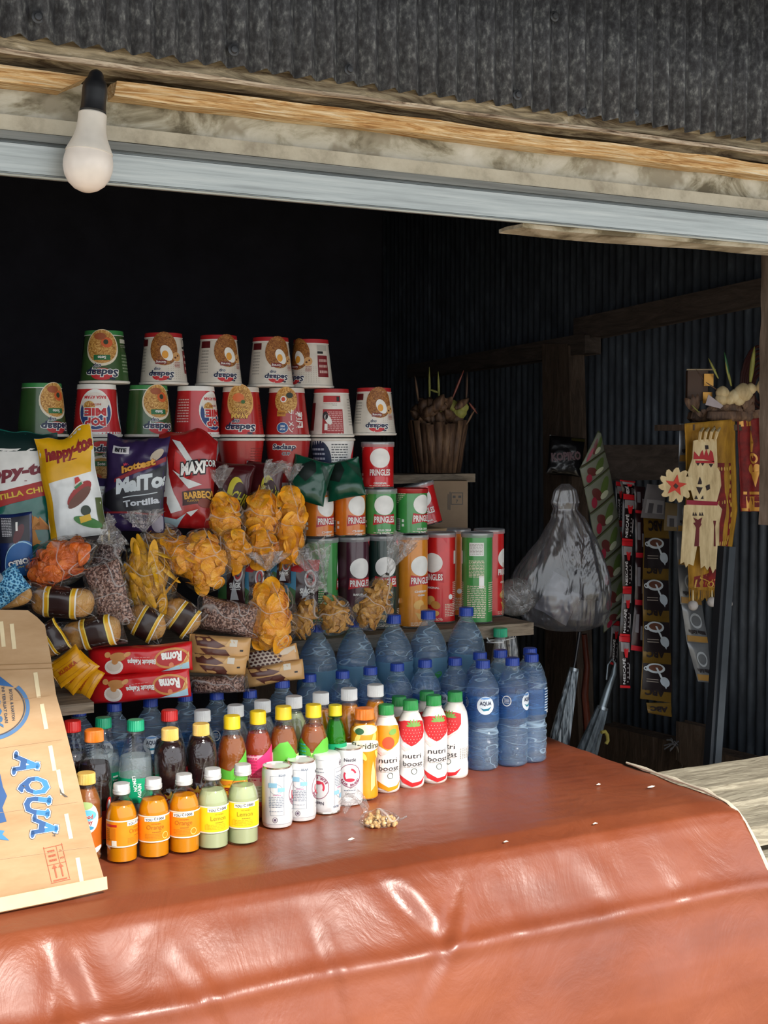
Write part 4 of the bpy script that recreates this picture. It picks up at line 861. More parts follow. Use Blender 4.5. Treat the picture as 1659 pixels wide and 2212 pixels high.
CK = [(.86, 0), (.97, .02), (1, .05), (.97, .12), (.90, .22), (.86, .30), (.93, .36), (1, .44), (1.0, .56), (.98, .60), (.90, .68), (.76, .76), (.60, .83), (.47, .88), (.42, .90), (.42, .93)]
def sprite():
    gl = M('#10a070', .4); d = RC(0, .092, .22, .044, gl, 1) + TX('LEMON', 0, .105, .006, white, 3, R_(-82), bold=.02) + TX('AGAIN', .008, .092, .006, white, 3, R_(90), bold=.03) + EL(.02, .082, .010, .012, M('#3a7a5c'), 2) + LN(-.014, .10, .012, .02, 3, white, 3) + XF(LN(0, .1, .03, .03, 5, M('#cfe9dc'), 2), .07) + XF(RC(0, .1, .03, .02, white, 2), -.07) + XF(TX('SPRITE', 0, .095, .014, white, 3, bold=.03, w=.05), -.1)
    return bottle('soda_bottle', .0310, .212, CK, pet, captl, clearl, .70, (.070, .114, None, d, 'label'), capR=.0148, capH=.019, ribs=24)
def cola(cap, key):
    d = RC(0, .092, .22, .040, M('#c01a1c', .4), 1) + TX('Coca-Cola', 0, .092, .016, white, 3, bold=.01, sh=.3, w=.06) + XF(RC(0, .09, .02, .02, white, 2), .07)
    return bottle('soda_bottle', .0310, .212, CK, pet, cap, colac, .74, (.072, .112, None, d, 'label'), capR=.0148 if key == 'r' else .0155, capH=.019, ribs=24)
put('sprite', sprite, 293, 1554, 2.092, 'clear soda bottle with a teal-green cap and green label, in front', 'soda bottle', 'soft drink bottles', 6, .212)
put('sprite', sprite, 223, 1549, 2.155, 'clear soda bottle with a teal-green cap, behind the orange-capped one', 'soda bottle', 'soft drink bottles', 80, .212)
put('colar', lambda: cola(capr, 'r'), 366, 1533, 2.135, 'red-capped cola bottle hidden behind the tan-capped dark tea', 'soda bottle', 'soft drink bottles', 60, .212)
put('colar', None, 156, 1556, 2.13, 'red-capped cola bottle at the left beside the cardboard', 'soda bottle', 'soft drink bottles', 90, .212)
def botteh():
    d = RC(0, .045, .22, .05, M('#7c1e16', .4), 1) + EL(.03, .08, .007, .014, M('#c9281f'), 2) + EL(.03, .08, .004, .009, white, 3)
    return bottle('tea_bottle', .0310, .212, CK, pet, capo, colac, .72, (.02, .105, None, d, 'label'), capR=.0165, capH=.021, ribs=50)
put('teho', botteh, 203, 1575, 2.078, 'orange-capped bottle of very dark tea beside the cardboard', 'tea bottle', 'soft drink bottles', 10, .212)
def goodday():
    d = EL(0, .082, .022, .028, M('#dfe8e0', .4), 2, n=24) + EL(0, .087, .017, .010, M('#6fc3dd'), 3) + EL(-.004, .105, .015, .007, M('#a9c07a'), 3) + TX('Good', 0, .085, .0075, M('#a8242c'), 5, bold=.03, w=.021, out=white) + TX('Day', .002, .074, .0075, M('#a8242c'), 5, bold=.03, w=.016, out=white) + EL(0, .064, .012, .004, M('#3c9ac4'), 4) + RC(0, .05, .21, .055, M('#c96a1c', .4), 1) + EL(.012, .02, .02, .005, white, 3, .4)
    return bottle('coffee_drink_bottle', .0265, .160, TE, pet, capt, drink('milky_coffee', '#9a5a26', transp=.1), .82, (.008, .112, None, d, 'label'), capR=.0165, capH=.020, ribs=50)
put('gd', goodday, 186, 1668, 2.022, 'coffee drink bottle with a cream cap next to the cardboard', 'coffee bottle', 'soft drink bottles', 14, .160)
# vitamin drinks in glass bottles
YP = [(.88, 0), (.97, .012), (1, .03), (1, .575), (.99, .61), (.93, .66), (.80, .72), (.62, .78), (.50, .81), (.455, .84), (.455, .885)]
def vitamin(kind):
    bg_ = M('#ef8a12' if kind == 'o' else '#efcf1c', .4); ink = M('#a3660f' if kind == 'o' else '#9a8410', .5); W = .118
    d = RC(0, .052, W, .0455, cream, 1) + RC(0, .052, W, .041, bg_, 2) + RC(-.004, .0685, .024, .0068, white, 4) + RC(.011, .0697, .017, .0065, white, 4) + TX('YOU', -.0085, .0682, .0042, M('#3b3630'), 6, bold=.02, w=.0115) + TX('C1000', .008, .0697, .0044, M('#3b3630'), 6, bold=.02, w=.017) + TX('VITAMIN', .003, .061, .0026, ink, 5, w=.015) + TX('Orange' if kind == 'o' else 'Lemon', .002, .0545, .0078, ink, 5, bold=-.004, w=.029 if kind == 'o' else .026) + LN(.004, .047, .014, .003, 1, ink, 4) + LN(.0, .040, .03, .010, 4, M('#c77a12' if kind == 'o' else '#d0a814'), 4)
    if kind == 'o': d += RG(.019, .040, .0058, .006, .0012, M('#f6d070'), 5) 
    else: d += PG([(-.02, .036), (-.014, .036), (-.014, .044), (-.017, .046), (-.02, .044)], M('#e0b818'), 4)
    d += XF(RC(0, .066, .022, .004, M('#c0281e'), 4) + RC(.003, .052, .012, .02, M('#d97a12'), 4) + RC(.006, .036, .009, .009, cream, 4) + LN(-.006, .05, .008, .022, 7, ink, 4), -.044)
    def ex(t, P, rad):
        pass
    li = drink('orange_vitamin_drink', '#e8930a', transp=.25, tcol='#f6b33a') if kind == 'o' else lemo
    return bottle('vitamin_drink_bottle', .0262, .133, YP, glassw, M('#d8d9d8', .3, .35), li, .735, (.0290, .0752, None, d, 'label'), capR=.0142, capH=.0175, ribs=0, extra=ex, capname='metal_cap')
for i, (u, v, k, tn) in enumerate([(262, 1691, 'o', 66), (331, 1680, 'o', 12), (397, 1671, 'o', 2), (459, 1659, 'l', 24), (524, 1650, 'l', 10)]):
    put('vit' + k, lambda: vitamin(k), u, v, 1.992, {'o': 'small bottle of orange vitamin drink, ', 'l': 'small bottle of cloudy lemon vitamin drink, '}[k] + ['leftmost, label seam in view', 'second from left', 'third from left', 'left of the two', 'right one, beside the milk cans'][i], 'vitamin drink', 'small vitamin drinks in the front row', tn, .133)
# milk cans
def milkcan():
    t = empty('milk_can'); r, h = .0265, .105; m = MB(); m.lathe([(r * .82, 0), (r * .93, .002), (r * .97, .006), (r, .011), (r, h - .010), (r * .96, h - .005), (r * .94, h - .0015)], M('#e3e4e4', .3, .15), 40)
    fn = cyl(r); ink = M('#7b8594'); mag = M('#8a2f55', .5); redc = M('#c8324a', .5); pale = M('#8dbfd8', .5)
    d = RG(0, .057, .0205, .0215, .0010, mag, 2) + RG(0, .057, .0125, .0135, .0035, redc, 2, 20, 20, 80) + RG(0, .057, .0125, .0135, .0035, redc, 2, 20, 150, 230) + EL(0, .049, .0085, .0032, redc, 3)
    for i, ch in enumerate('BEAR BRAND'):
        a = R_(-152 + i * 13.6)
        if ch != ' ': d += TX(ch, .0168 * math.cos(a), .057 + .0172 * math.sin(a), .0044, mag, 3, a + math.pi / 2, bold=.03)
    d += TX('Nestlé', 0, .086, .0062, M('#4a4550'), 3, bold=.02, w=.022) + LN(0, .030, .022, .003, 1, ink, 2) + TX('SUSU STERIL', 0, .024, .0026, M('#4a4550'), 2, w=.018)
    s2 = 2 * math.pi * r / 2
    def panel():
        q = RC(0, .058, .0005, .068, ink, 2) + XF(RC(0, .058, .0005, .068, ink, 2), .024) + RC(.012, .092, .024, .0005, ink, 2) + RC(.012, .024, .024, .0005, ink, 2)
        q += XF(RC(-.002, .076, .015, .008, pale, 3) + RC(.013, .068, .012, .007, pale, 3) + RG(.004, .069, .0105, .009, .0005, ink, 2) + LN(.006, .059, .014, .004, 1, M('#c08aa8'), 2) + LN(.004, .047, .026, .020, 7, ink, 2) + LN(.004, .031, .024, .002, 1, ink, 2) + RG(.002, .016, .0045, .0048, .0008, M('#5a4a60'), 2) + RC(.002, .016, .004, .004, M('#5a4a60'), 2), .006)
        return q
    d += XF(panel(), -.055) + XF(panel(), .042) + BAR(.078, .05, .01, .03, ink, white, 2)
    d += TX('BEAR', -.034, .093, .004, ink, 3, bold=.02) + RC(0, .0085, 2 * math.pi * r, .0004, M('#9aa0a8'), 1)
    wrap(m, d, fn, .005, .00018); m.build('can_body', t, ang=35)
    m = MB(); m.lathe([(r * .94, h - .0025), (r * .965, h - .001), (r * .965, h + .0006), (r * .92, h + .0008), (r * .88, h - .003), (r * .8, h - .0045), (0, h - .004)], M('#d6d3c8', .22, .9), 40); m.build('lid', t)
    m = MB(); m.lathe([(.0045, 0), (.006, .0008), (.0045, .0012)], silver, 16, Matrix.Translation((0, .004, h - .0038)) @ Matrix.Diagonal((1, 1.6, 1, 1))); m.build('ring_pull', t)
    return t
for u, v, y, tn, lab, inv in [(602, 1785, 2.050, 98, 'white milk can with its back panel showing, nearest the lemon drinks', 0), (661, 1775, 2.068, 92, 'white milk can with its back panel showing, second of four', 0), (726, 1765, 2.090, -50, 'white milk can standing upside down, its round emblem inverted', 1), (779, 1750, 2.117, 8, 'white milk can with its round magenta emblem facing front, rightmost of four', 0)]:
    t = inst('milk', milkcan); p = atz(u, v, .803); t.location = (p.x, y, .804); t.rotation_euler = (0, 0, CAMYAW + R_(tn)); tag(t, lab, 'milk can', 'milk cans on the counter')
    if inv: t.rotation_euler = (Matrix.Rotation(CAMYAW + R_(tn + 20), 3, 'Z') @ Matrix.Rotation(math.pi, 3, 'Y')).to_euler(); t.location.z = .804 + .1062
# teal-capped bottles tied together under the shelf end
def teal():
    return bottle('water_bottle', .022, .23, [(.9, 0), (1, .03), (1, .6), (.86, .75), (.66, .86), (.58, .9), (.58, .94)], clear('ribbed_pet', (.93, .95, .95), wr=.6, wsc=12, base=.16, wscale=(8, 8, .3)), captl, None, .8, (.05, .12, M('#8fb6a8', .4), [], 'label'), capR=.0155, capH=.020, ribs=40)
for u, v, y, w_ in [(1081, 1356, 2.46, 'front one under the shelf end'), (1104, 1349, 2.52, 'rear one under the shelf end')]:
    t = put('teal', teal, u, v, y, 'slim clear bottle with a teal cap, ' + w_, 'bottle', 'teal-capped bottles', 0, None, z0=aty(u, v, y).z - .23)
m = MB(); p = aty(1081, 1388, 2.44); q = aty(1104, 1380, 2.50); w0 = aty(1052, 1378, 2.47)
ring = [Vector((p.x + .017 * math.cos(a), 2.46 + .02 * math.sin(a), p.z)) for a in [R_(x) for x in range(0, 361, 30)]]
m.tube(ring, .0016, white, 6); m.tube([w0, Vector((p.x - .017, 2.46, p.z))], .0015, white, 6); m.tube([w0 + Vector((0, 0, -.01)), Vector((p.x - .012, 2.45, p.z - .001)), Vector((q.x + .016, 2.51, q.z))], .0015, white, 6)
tag(m.build('tie_band'), 'white plastic band looped around the teal-capped bottles', 'band')
# ================================================================== bags and packets
def frame(p, turn=0, roll=0, tilt=0):
    return Matrix.Translation(p) @ Matrix.Rotation(CAMYAW + R_(turn), 4, 'Z') @ Matrix.Rotation(R_(tilt), 4, 'X') @ Matrix.Rotation(R_(roll), 4, 'Y')
def place(t, T): t.matrix_world = T; return t
def pill(w, h, d, seed=0, crum=.004, ps=2.6, pt=4, wav=.003, waist=.05, back=.5, crimp=.05, fold=0, ear=0):
    """surface of a sealed pillow bag: front fn(s, t, off), with its top and bottom seals"""
    def fn(s, t, o, side=1):
        u = max(-1, min(1, 2 * s / w)); v = max(-1, min(1, 2 * t / h))
        b = (max(0, 1 - abs(u) ** ps)) ** .62 * (max(0, 1 - abs(v) ** pt)) ** .6
        P = Vector((s * 26, t * 26, seed + side * 3)); e = 1 - .55 * b
        r = crum * (noise.noise(P) * e + .6 * noise.noise(P * 2.3) * e) + crum * .9 * abs(noise.noise(Vector((s * 55, t * 9, seed)))) * (abs(v) > .6) * (abs(v) - .6) * 2
        x = s * (1 - waist * (1 - v * v)) + wav * noise.noise(Vector((0, t * 20, seed))) ; z = t * (1 - .03 * (1 - u * u)) + wav * noise.noise(Vector((s * 20, 3, seed))) + (ear * h * .5 * max(0, v) ** 3 * (noise.noise(Vector((u * 1.7, 8.5, seed * 3.1))) + .35 * abs(u) ** 3 * math.sin(seed * 2.4 + (u > 0) * 2)))
        if abs(v) > 1 - crimp: r += .0006 * math.sin(t * 3500)
        if fold and v > .5: r -= fold * (v - .5) ** 2 * (1 + .5 * u)
        y = -(d * .5 * b * (1 if side > 0 else back)) * side + r
        return (x, y - o * side, z)
    return fn
def pillow(m, w, h, d, mat, items=(), seed=0, nu=34, nv=44, bmat=None, step=.009, lay=.00035, **k):
    fn = pill(w, h, d, seed, **k)
    for side in (1, -1):
        m.grid(lambda a, b: fn((a - .5) * w, (b - .5) * h, 0 if side > 0 else .0004, side), nu, nv, mat if side > 0 or not bmat else bmat, flip=side < 0)
    if items:
        wrap(m, items, lambda s, t, o: fn(s, t, o + .0003), step, lay, sty=step, lim=(w / 2 * .995, h / 2 * .995))
    return fn
film = clear('clear_bag_film', (.985, .98, .975), rough=.09, wr=1, wsc=38, base=.05, haze=.012, hazec=(.95, .95, .95), wd=.02, crease_glint=.5, csc=9)
film2 = clear('crinkled_film', (.97, .97, .97), rough=.12, wr=1, wsc=60, base=.12, haze=.08, hazec=(.9, .9, .92), wd=.012, crease_glint=.42, csc=14)
def gloss(h, wr=.35): return M(h, .28, coat=.35, bs=wr, bsc=28, spec=.5)

def printed_bag(name, label, cat, grp, u, v, wpx, hpx, y, mat, items_fn, turn=0, roll=0, tilt=-8, dr=.42, seed=0, bmat=None, **k):
    p = aty(u, v, y); w, h = px(wpx, p), px(hpx, p); t = empty(name); m = MB()
    pillow(m, w, h, w * dr, mat, items_fn(w, h) if items_fn else (), seed, bmat=bmat, **k); m.build('packet', t, ang=60)
    place(t, frame(p, turn, roll, tilt)); tag(t, label, cat, grp); return t
BG = 'printed snack bags in the upper row'
def sx(items, w, h): return [([(a * w, b * h) for a, b in vs], fs, mt, L) for vs, fs, mt, L in items]   # unit square print scaled to the bag
orc = M('#c97a2a', .5); orc2 = M('#e09a48', .5)
def tri_chips(x, y, n, r, sc, seed):
    rn = random.Random(seed); q = []
    for i in range(n):
        a = rn.uniform(0, 6.28); cx, cy = x + rn.uniform(-r, r), y + rn.uniform(-r, r) * .8
        q += PG([(cx + sc * math.cos(a + j * 2.09), cy + sc * .8 * math.sin(a + j * 2.09)) for j in range(3)], (orc, orc2)[i % 2], 4 + i % 3)
    return q
def happy_green(w, h):
    d = sx(RC(0, .22, .99, .30, white, 2) + RC(-.03, .03, .98, .11, M('#b02a26'), 3, .10) + RC(0, .42, .99, .14, M('#0c2a28'), 2), w, h)
    d += TX('happy-tos', -.045 * w, .19 * h, .085 * h, M('#7c1d2e'), 5, .08, .2, bold=.05, w=1.15 * w) + TX('TORTILLA CHIPS', -.05 * w, .035 * h, .040 * h, M('#e6c33a'), 5, .12, bold=.03, w=1.0 * w) + EL(.1 * w, .13 * h, .02 * w, .003 * h, M('#7c1d2e'), 3)
    return d + tri_chips(.12 * w, -.26 * h, 14, .22 * w, .13 * w, 4) + tri_chips(-.2 * w, -.2 * h, 6, .2 * w, .10 * w, 9)
printed_bag('snack_bag', 'white and green tortilla chip bag at the left edge of the photo', 'snack bag', BG, 46, 1080, 168, 300, 2.465, gloss('#0f6a5c'), happy_green, turn=6, roll=-4, seed=1, ear=.16, dr=.32)
def happy_yellow(w, h):
    d = sx(PG([(-.5, .04), (.42, .10), (.5, .5), (-.5, .5)], M('#e6ae14', .35), 2) + PG([(-.5, -.5), (-.38, -.5), (-.38, .3), (-.5, .3)], M('#d9a414', .35), 3) + EL(.13, -.09, .26, .07, M('#a12a28'), 4, .35) + PG([(.06, -.05), (.10, .06), (.18, .07), (.24, .0)], M('#d8cfc4'), 5) + PG([(.09, .0), (.105, .06), (.175, .07), (.2, .03)], M('#c2302a'), 6) + RC(.14, -.015, .15, .025, M('#2d7a4a'), 6, .3) + EL(.12, -.13, .24, .055, M('#6d4130'), 5, .35) + EL(.2, -.26, .09, .05, M('#2c3a2a'), 4) + EL(.2, -.37, .24, .05, M('#3d7c3a'), 4, -.2) + RC(.17, -.335, .2, .06, M('#e0b52a'), 5, .1) + RC(.45, -.3, .12, .3, M('#4d5a24'), 3), w, h)
    return d + TX('happy-tos', .06 * w, .32 * h, .12 * h, M('#8c1a1c'), 5, .10, .1, bold=.06, w=.86 * w, out=M('#e8c22a')) + EL(.1 * w, .245 * h, .1 * w, .006 * h, M('#8c1a1c'), 4)
printed_bag('snack_bag', 'white and yellow tortilla chip bag with a straw hat picture', 'snack bag', BG, 154, 1050, 122, 232, 2.41, gloss('#e3e6e6'), happy_yellow, turn=8, roll=-9, seed=2, ear=.2, dr=.34)
def maitos(w, h):
    blk_ = M('#1b1a22', .35)
    d = sx(PG([(-.5, -.12), (.5, .22), (.5, -.30), (-.3, -.30), (-.5, -.22)], blk_, 2) + PG([(-.3, .05), (.5, .30), (.5, .25), (-.3, .01)], M('#8c1f2a'), 3) + RC(0, -.31, 1, .02, M('#8c1f2a'), 3) + RC(-.22, .36, .28, .08, M('#d8d6dc'), 3) + EL(.36, .32, .1, .05, M('#b5a794'), 4, .5) + EL(.42, -.40, .10, .10, M('#8d8794'), 3), w, h)
    d += TX('BITE', -.22 * w, .36 * h, .04 * h, blk_, 5, bold=.05, w=.2 * w) + TX('hottest', .08 * w, .20 * h, .07 * h, M('#e2a848'), 6, .30, .15, bold=.05, w=.56 * w, out=M('#7c2a16')) + TX('Mr.', -.12 * w, .21 * h, .03 * h, M('#d8445a'), 5, .3, bold=.03)
    d += TX('MaiTos', .17 * w, .02 * h, .15 * h, M('#c9d2d8'), 6, .20, .1, bold=.06, w=.86 * w) + TX('Tortilla', .17 * w, -.19 * h, .065 * h, M('#c9ced6'), 6, .18, .1, bold=.04, w=.58 * w) + RC(.15 * w, -.115 * h, .56 * w, .010 * h, M('#c9d2d8'), 5, .2)
    d += TX('RASA', .15 * w, -.36 * h, .022 * h, M('#d8c9d0'), 4, bold=.03, w=.10 * w) + TX('SAMBAL', .15 * w, -.40 * h, .032 * h, M('#d8c9d0'), 4, bold=.04, w=.26 * w) + TX('BALADO', .15 * w, -.445 * h, .032 * h, M('#d8c9d0'), 4, bold=.04, w=.26 * w)
    return d
printed_bag('snack_bag', 'purple and black tortilla chip bag with yellow slanted lettering', 'snack bag', BG, 292, 1048, 138, 205, 2.42, gloss('#352650'), maitos, turn=-4, roll=2, seed=3, ear=.22, crum=.008)
def maxi(w, h):
    wv, rr = M('#d9dcdc', .35), M('#c9201f', .35)
    d = sx(PG([(-.5, .38), (-.36, .38), (-.30, .05), (-.18, -.15), (-.02, -.32), (-.2, -.36), (-.34, -.2), (-.5, -.15)], wv, 2) + PG([(-.26, .42), (-.12, .40), (.12, .2), (.22, .08), (.1, .12)], wv, 3) + PG([(-.2, .3), (.2, .12), (.0, .0), (-.22, .12)], rr, 3) + PG([(-.24, .1), (.0, .02), (.3, -.04), (.08, -.09)], wv, 4) + PG([(-.42, -.38), (-.1, -.42), (.06, -.35), (-.1, -.5), (-.36, -.5)], M('#a9c0c6'), 3) + RC(.22, -.17, .5, .15, M('#3d1716'), 3, .12) + EL(.36, -.23, .12, .05, M('#7c3a2c'), 5) + RC(-.36, -.22, .12, .07, M('#7c1d1c'), 4) + PG([(.06, -.34), (.26, -.30), (.14, -.38)], wv, 4), w, h)
    d += TX('MAXI', .12 * w, .13 * h, .12 * h, white, 8, .16, .15, bold=.05, w=.42 * w, out=black, ow=.09) + TX('CORN', .44 * w, .20 * h, .07 * h, white, 8, .2, .15, bold=.03, w=.24 * w, out=black, ow=.06)
    d += TX('BARBEQUE', .31 * w, -.15 * h, .07 * h, M('#dfa63c'), 6, .14, bold=.04, w=.62 * w) + TX('FLAVOUR', .16 * w, -.215 * h, .022 * h, M('#dfa63c'), 6, .14, w=.2 * w)
    return d
printed_bag('snack_bag', 'red corn chip bag with white lightning print and barbeque lettering', 'snack bag', BG, 402, 1040, 128, 208, 2.44, gloss('#a31a1c'), maxi, turn=4, roll=3, seed=4, ear=.2, crum=.008)
def chit(w, h):
    return sx(EL(.22, -.06, .20, .34, M('#cfc32a'), 3, .25) + EL(.30, -.06, .16, .26, M('#3a1214'), 4, .25) + RC(0, .38, .9, .02, M('#4d1216'), 2), w, h) + TX('CHI', .27 * w, -.06 * h, .2 * h, M('#cfc32a'), 6, -.2, .1, bold=.02, w=.3 * w, out=M('#1c0d0e')) + sx(RC(.16, -.40, .16, .07, M('#5d4a4a'), 3) + RC(.16, -.48, .16, .06, M('#5d4a4a'), 3), w, h)
printed_bag('snack_bag', 'dark maroon crisp bag with a yellow oval, left of two', 'snack bag', BG, 492, 1068, 100, 140, 2.47, gloss('#4d1319'), chit, turn=0, roll=8, seed=5)
printed_bag('snack_bag', 'dark maroon crisp bag with a yellow oval, right one behind the tied bags', 'snack bag', BG, 568, 1062, 88, 130, 2.48, gloss('#4d1319'), chit, turn=-10, roll=4, seed=6)
def gr(w, h): return sx(PG([(-.5, .1), (0, .5), (.1, .2), (-.1, -.1)], M('#12201c', .35), 2) + PG([(.1, .5), (.5, .2), (.5, -.1)], M('#1a3a2c', .35), 2), w, h)
printed_bag('snack_bag', 'dark green glossy snack bag above the leftmost short orange can', 'snack bag', BG, 668, 1038, 88, 96, 2.50, gloss('#0c4a36'), gr, turn=10, roll=16, tilt=-14, seed=7, fold=.03)
printed_bag('snack_bag', 'dark green glossy snack bag above the second short orange can', 'snack bag', BG, 742, 1036, 84, 84, 2.51, gloss('#0c4a36'), gr, turn=-6, roll=-12, tilt=-14, seed=8, fold=.03)
def backside(w, h): return sx(RC(0, .2, .9, .36, M('#cfd6d8'), 2) + LN(0, .2, .7, .3, 7, print_grey, 3) + LN(0, -.25, .7, .4, 12, M('#b5b0c8'), 2), w, h)
printed_bag('snack_bag', 'back of a purple and grey snack bag squeezed between the yellow and purple bags', 'snack bag', BG, 232, 1110, 62, 160, 2.45, gloss('#2f2550'), backside, turn=20, roll=3, seed=9)
def coffee(w, h):
    return sx(RC(0, .38, .98, .22, M('#c01a22'), 3) + PG([(-.5, .28), (.0, .24), (.2, .36), (.5, .30), (.5, .5), (-.5, .5)], M('#c01a22'), 3) + RG(.28, .12, .17, .18, .07, M('#d8d6d6'), 4) + RG(.28, .12, .12, .14, .05, M('#b32028'), 5) + RC(-.30, .0, .34, .6, M('#3f86a8'), 2) + PG([(-.47, -.3), (-.3, -.05), (-.13, -.12), (-.13, -.4), (-.47, -.4)], M('#3d6a3a'), 3) + PG([(.0, -.42), (.3, -.42), (.15, .0)], M('#c9ccd0'), 4), w, h) + TX('SIAGK', .2 * w, -.13 * h, .10 * h, white, 6, bold=.04, w=.42 * w) + sx(RC(.2, -.21, .36, .012, white, 5), w, h)
SC3 = 'dark red-topped packets behind the tied chip bags'
for i, (u, v, w, h, tn, rl, lb) in enumerate([(500, 1250, 62, 112, -10, 0, 'dark maroon packet with red top, under the chip cluster'), (545, 1262, 60, 110, 5, 0, 'dark packet with blue side left behind the biggest chip bag'), (650, 1262, 80, 110, 0, 2, 'dark maroon packet with white lettering beside the tall green can'), (605, 1230, 50, 60, 0, 0, 'red-topped dark packet just above the biggest chip bag')]):
    printed_bag('coffee_packet', lb, 'packet', SC3, u, v, w, h, 2.44 + .006 * i, gloss('#33171c'), coffee, turn=tn, roll=rl, tilt=-4, seed=20 + i, dr=.3)
def cream_(w, h): return sx(RC(.0, .25, .9, .4, M('#2a2a34'), 2) + LN(-.2, .3, .3, .3, 12, M('#d0d0d8'), 3) + EL(.2, -.3, .5, .36, M('#1f5ea0'), 3, .2, n=30) + RG(.2, -.3, .5, .36, .02, M('#9ec9e2'), 4, 30) + EL(.15, .18, .2, .1, M('#5a2a30'), 4, .7) + RC(.1, .3, .06, .14, white, 5), w, h) + TX('OREO', .1 * w, -.27 * h, .08 * h, white, 7, math.pi + .15, bold=.05, w=.6 * w, out=M('#0d2a5c'), ow=.09) + TX('MINI', .1 * w, -.35 * h, .03 * h, M('#cdbf4a'), 6, math.pi + .15, w=.3 * w)
printed_bag('biscuit_packet', 'navy and blue biscuit packet upside down at the left edge of the photo', 'biscuit packet', None, 34, 1178, 76, 140, 2.36, gloss('#1c2c5c', .15), cream_, roll=-2, tilt=0, seed=30, dr=.35)
def dbox(w, h): return TX('snack', -.2 * w, -.1 * h, .3 * h, M('#c23a52'), 4, bold=.05, w=.3 * w) + sx(RC(.34, 0, .2, .8, M('#c9b27a'), 2) + RC(.34, 0, .1, .5, black, 3) + RC(-.1, .42, .7, .03, M('#c9c2a8'), 3), w, h)
p = aty(195, 1168, 2.40); t = empty('snack_box'); w, h = px(96, p), px(56, p); m = MB(); m.box((0, .02, 0), (w, .04, h), M('#241517', .4)); wrap(m, sx(RC(.34, 0, .2, .8, M('#c9b27a'), 2) + RC(.34, 0, .1, .5, black, 3) + RC(-.08, .43, .72, .03, M('#c9c2a8'), 3) + PG([(-.45, .1), (-.3, .25), (-.12, .0), (-.3, -.2)], M('#a82c48'), 3), w, h), lambda a, b, o: (a, -o, b), 1); m.build('carton', t, False)
place(t, frame(p, 4)); tag(t, 'dark brown flat snack box between the bags at the left', 'snack box')
# biscuit rolls: two red ones, upside down
def roma(w, h):
    rr = M('#8f1418', .35)
    d = EL(.325 * w, .02 * h, .16 * w, .36 * h, M('#b5171c', .35), 2) + RG(.325 * w, .02 * h, .16 * w, .36 * h, .004, M('#cf8a4a'), 3) + TX('Roma', .325 * w, .06 * h, .32 * h, white, 5, math.pi, bold=.05, w=.19 * w) + EL(.325 * w, -.22 * h, .022 * w, .09 * h, M('#d9805a'), 4)
    d += TX('Biskuit Kelapa', .045 * w, .0, .17 * h, white, 4, math.pi - .03, bold=.04, w=.27 * w) + LN(.05 * w, .14 * h, .16 * w, .04 * h, 1, M('#e9a0a0'), 3)
    d += EL(-.22 * w, -.15 * h, .09 * w, .26 * h, M('#efe6dc'), 3) + EL(-.22 * w, -.12 * h, .068 * w, .18 * h, M('#d8cabb'), 4) + EL(-.18 * w, .20 * h, .08 * w, .16 * h, M('#c98a4c'), 5) + EL(-.28 * w, .28 * h, .03 * w, .1 * h, M('#d99a5c'), 6, .5) + EL(-.09 * w, .26 * h, .035 * w, .08 * h, M('#d99a5c'), 6, .4) + EL(-.21 * w, .04 * h, .03 * w, .1 * h, M('#c98a4c'), 6)
    d += PG([(.40 * w, -.42 * h), (.48 * w, .2 * h), (.48 * w, -.42 * h)], M('#e2c278'), 3) + PG([(.22 * w, -.42 * h), (.48 * w, -.18 * h), (.48 * w, -.42 * h)], M('#a9cfe0'), 4)
    return d
RG_ = 'red biscuit rolls stacked on the shelf edge'
printed_bag('biscuit_roll', 'red coconut biscuit roll, upper of two, its print upside down', 'biscuit roll', RG_, 303, 1424, 226, 62, 2.245, gloss('#cf1a20', .2), roma, turn=-2, roll=-4, tilt=-2, dr=.28, seed=40, pt=8, ps=4, waist=0, back=.9, crum=.0025)
printed_bag('biscuit_roll', 'red coconut biscuit roll, lower of two, its print upside down', 'biscuit roll', RG_, 300, 1481, 224, 64, 2.240, gloss('#cf1a20', .2), roma, turn=-2, roll=-5, tilt=-2, dr=.28, seed=41, pt=8, ps=4, waist=0, back=.9, crum=.0025)
def yel(w, h): return [x for i in range(4) for x in RC(0, (-.35 + .24 * i) * h, .9 * w, .012 * h, M('#a8660c'), 2)] + TX('KUSUKA', 0, -.05 * h, .16 * h, M('#b5400e'), 4, bold=.03, w=.6 * w)
for i, (u, v, w, h, rl, tn, lb) in enumerate([(148, 1440, 80, 58, -38, 0, 'yellow cassava snack packet, top one of the folded three'), (165, 1452, 84, 56, -48, 8, 'yellow cassava snack packet, slanting in the middle of three'), (182, 1470, 72, 62, -62, -6, 'yellow cassava snack packet next to the lower red roll')]):
    printed_bag('snack_packet', lb, 'snack packet', 'yellow packets beside the red rolls', u, v, w, h, 2.20 + .012 * i, gloss('#dc9a12', .3), yel, turn=tn, roll=rl, tilt=-6, dr=.25, seed=45 + i)
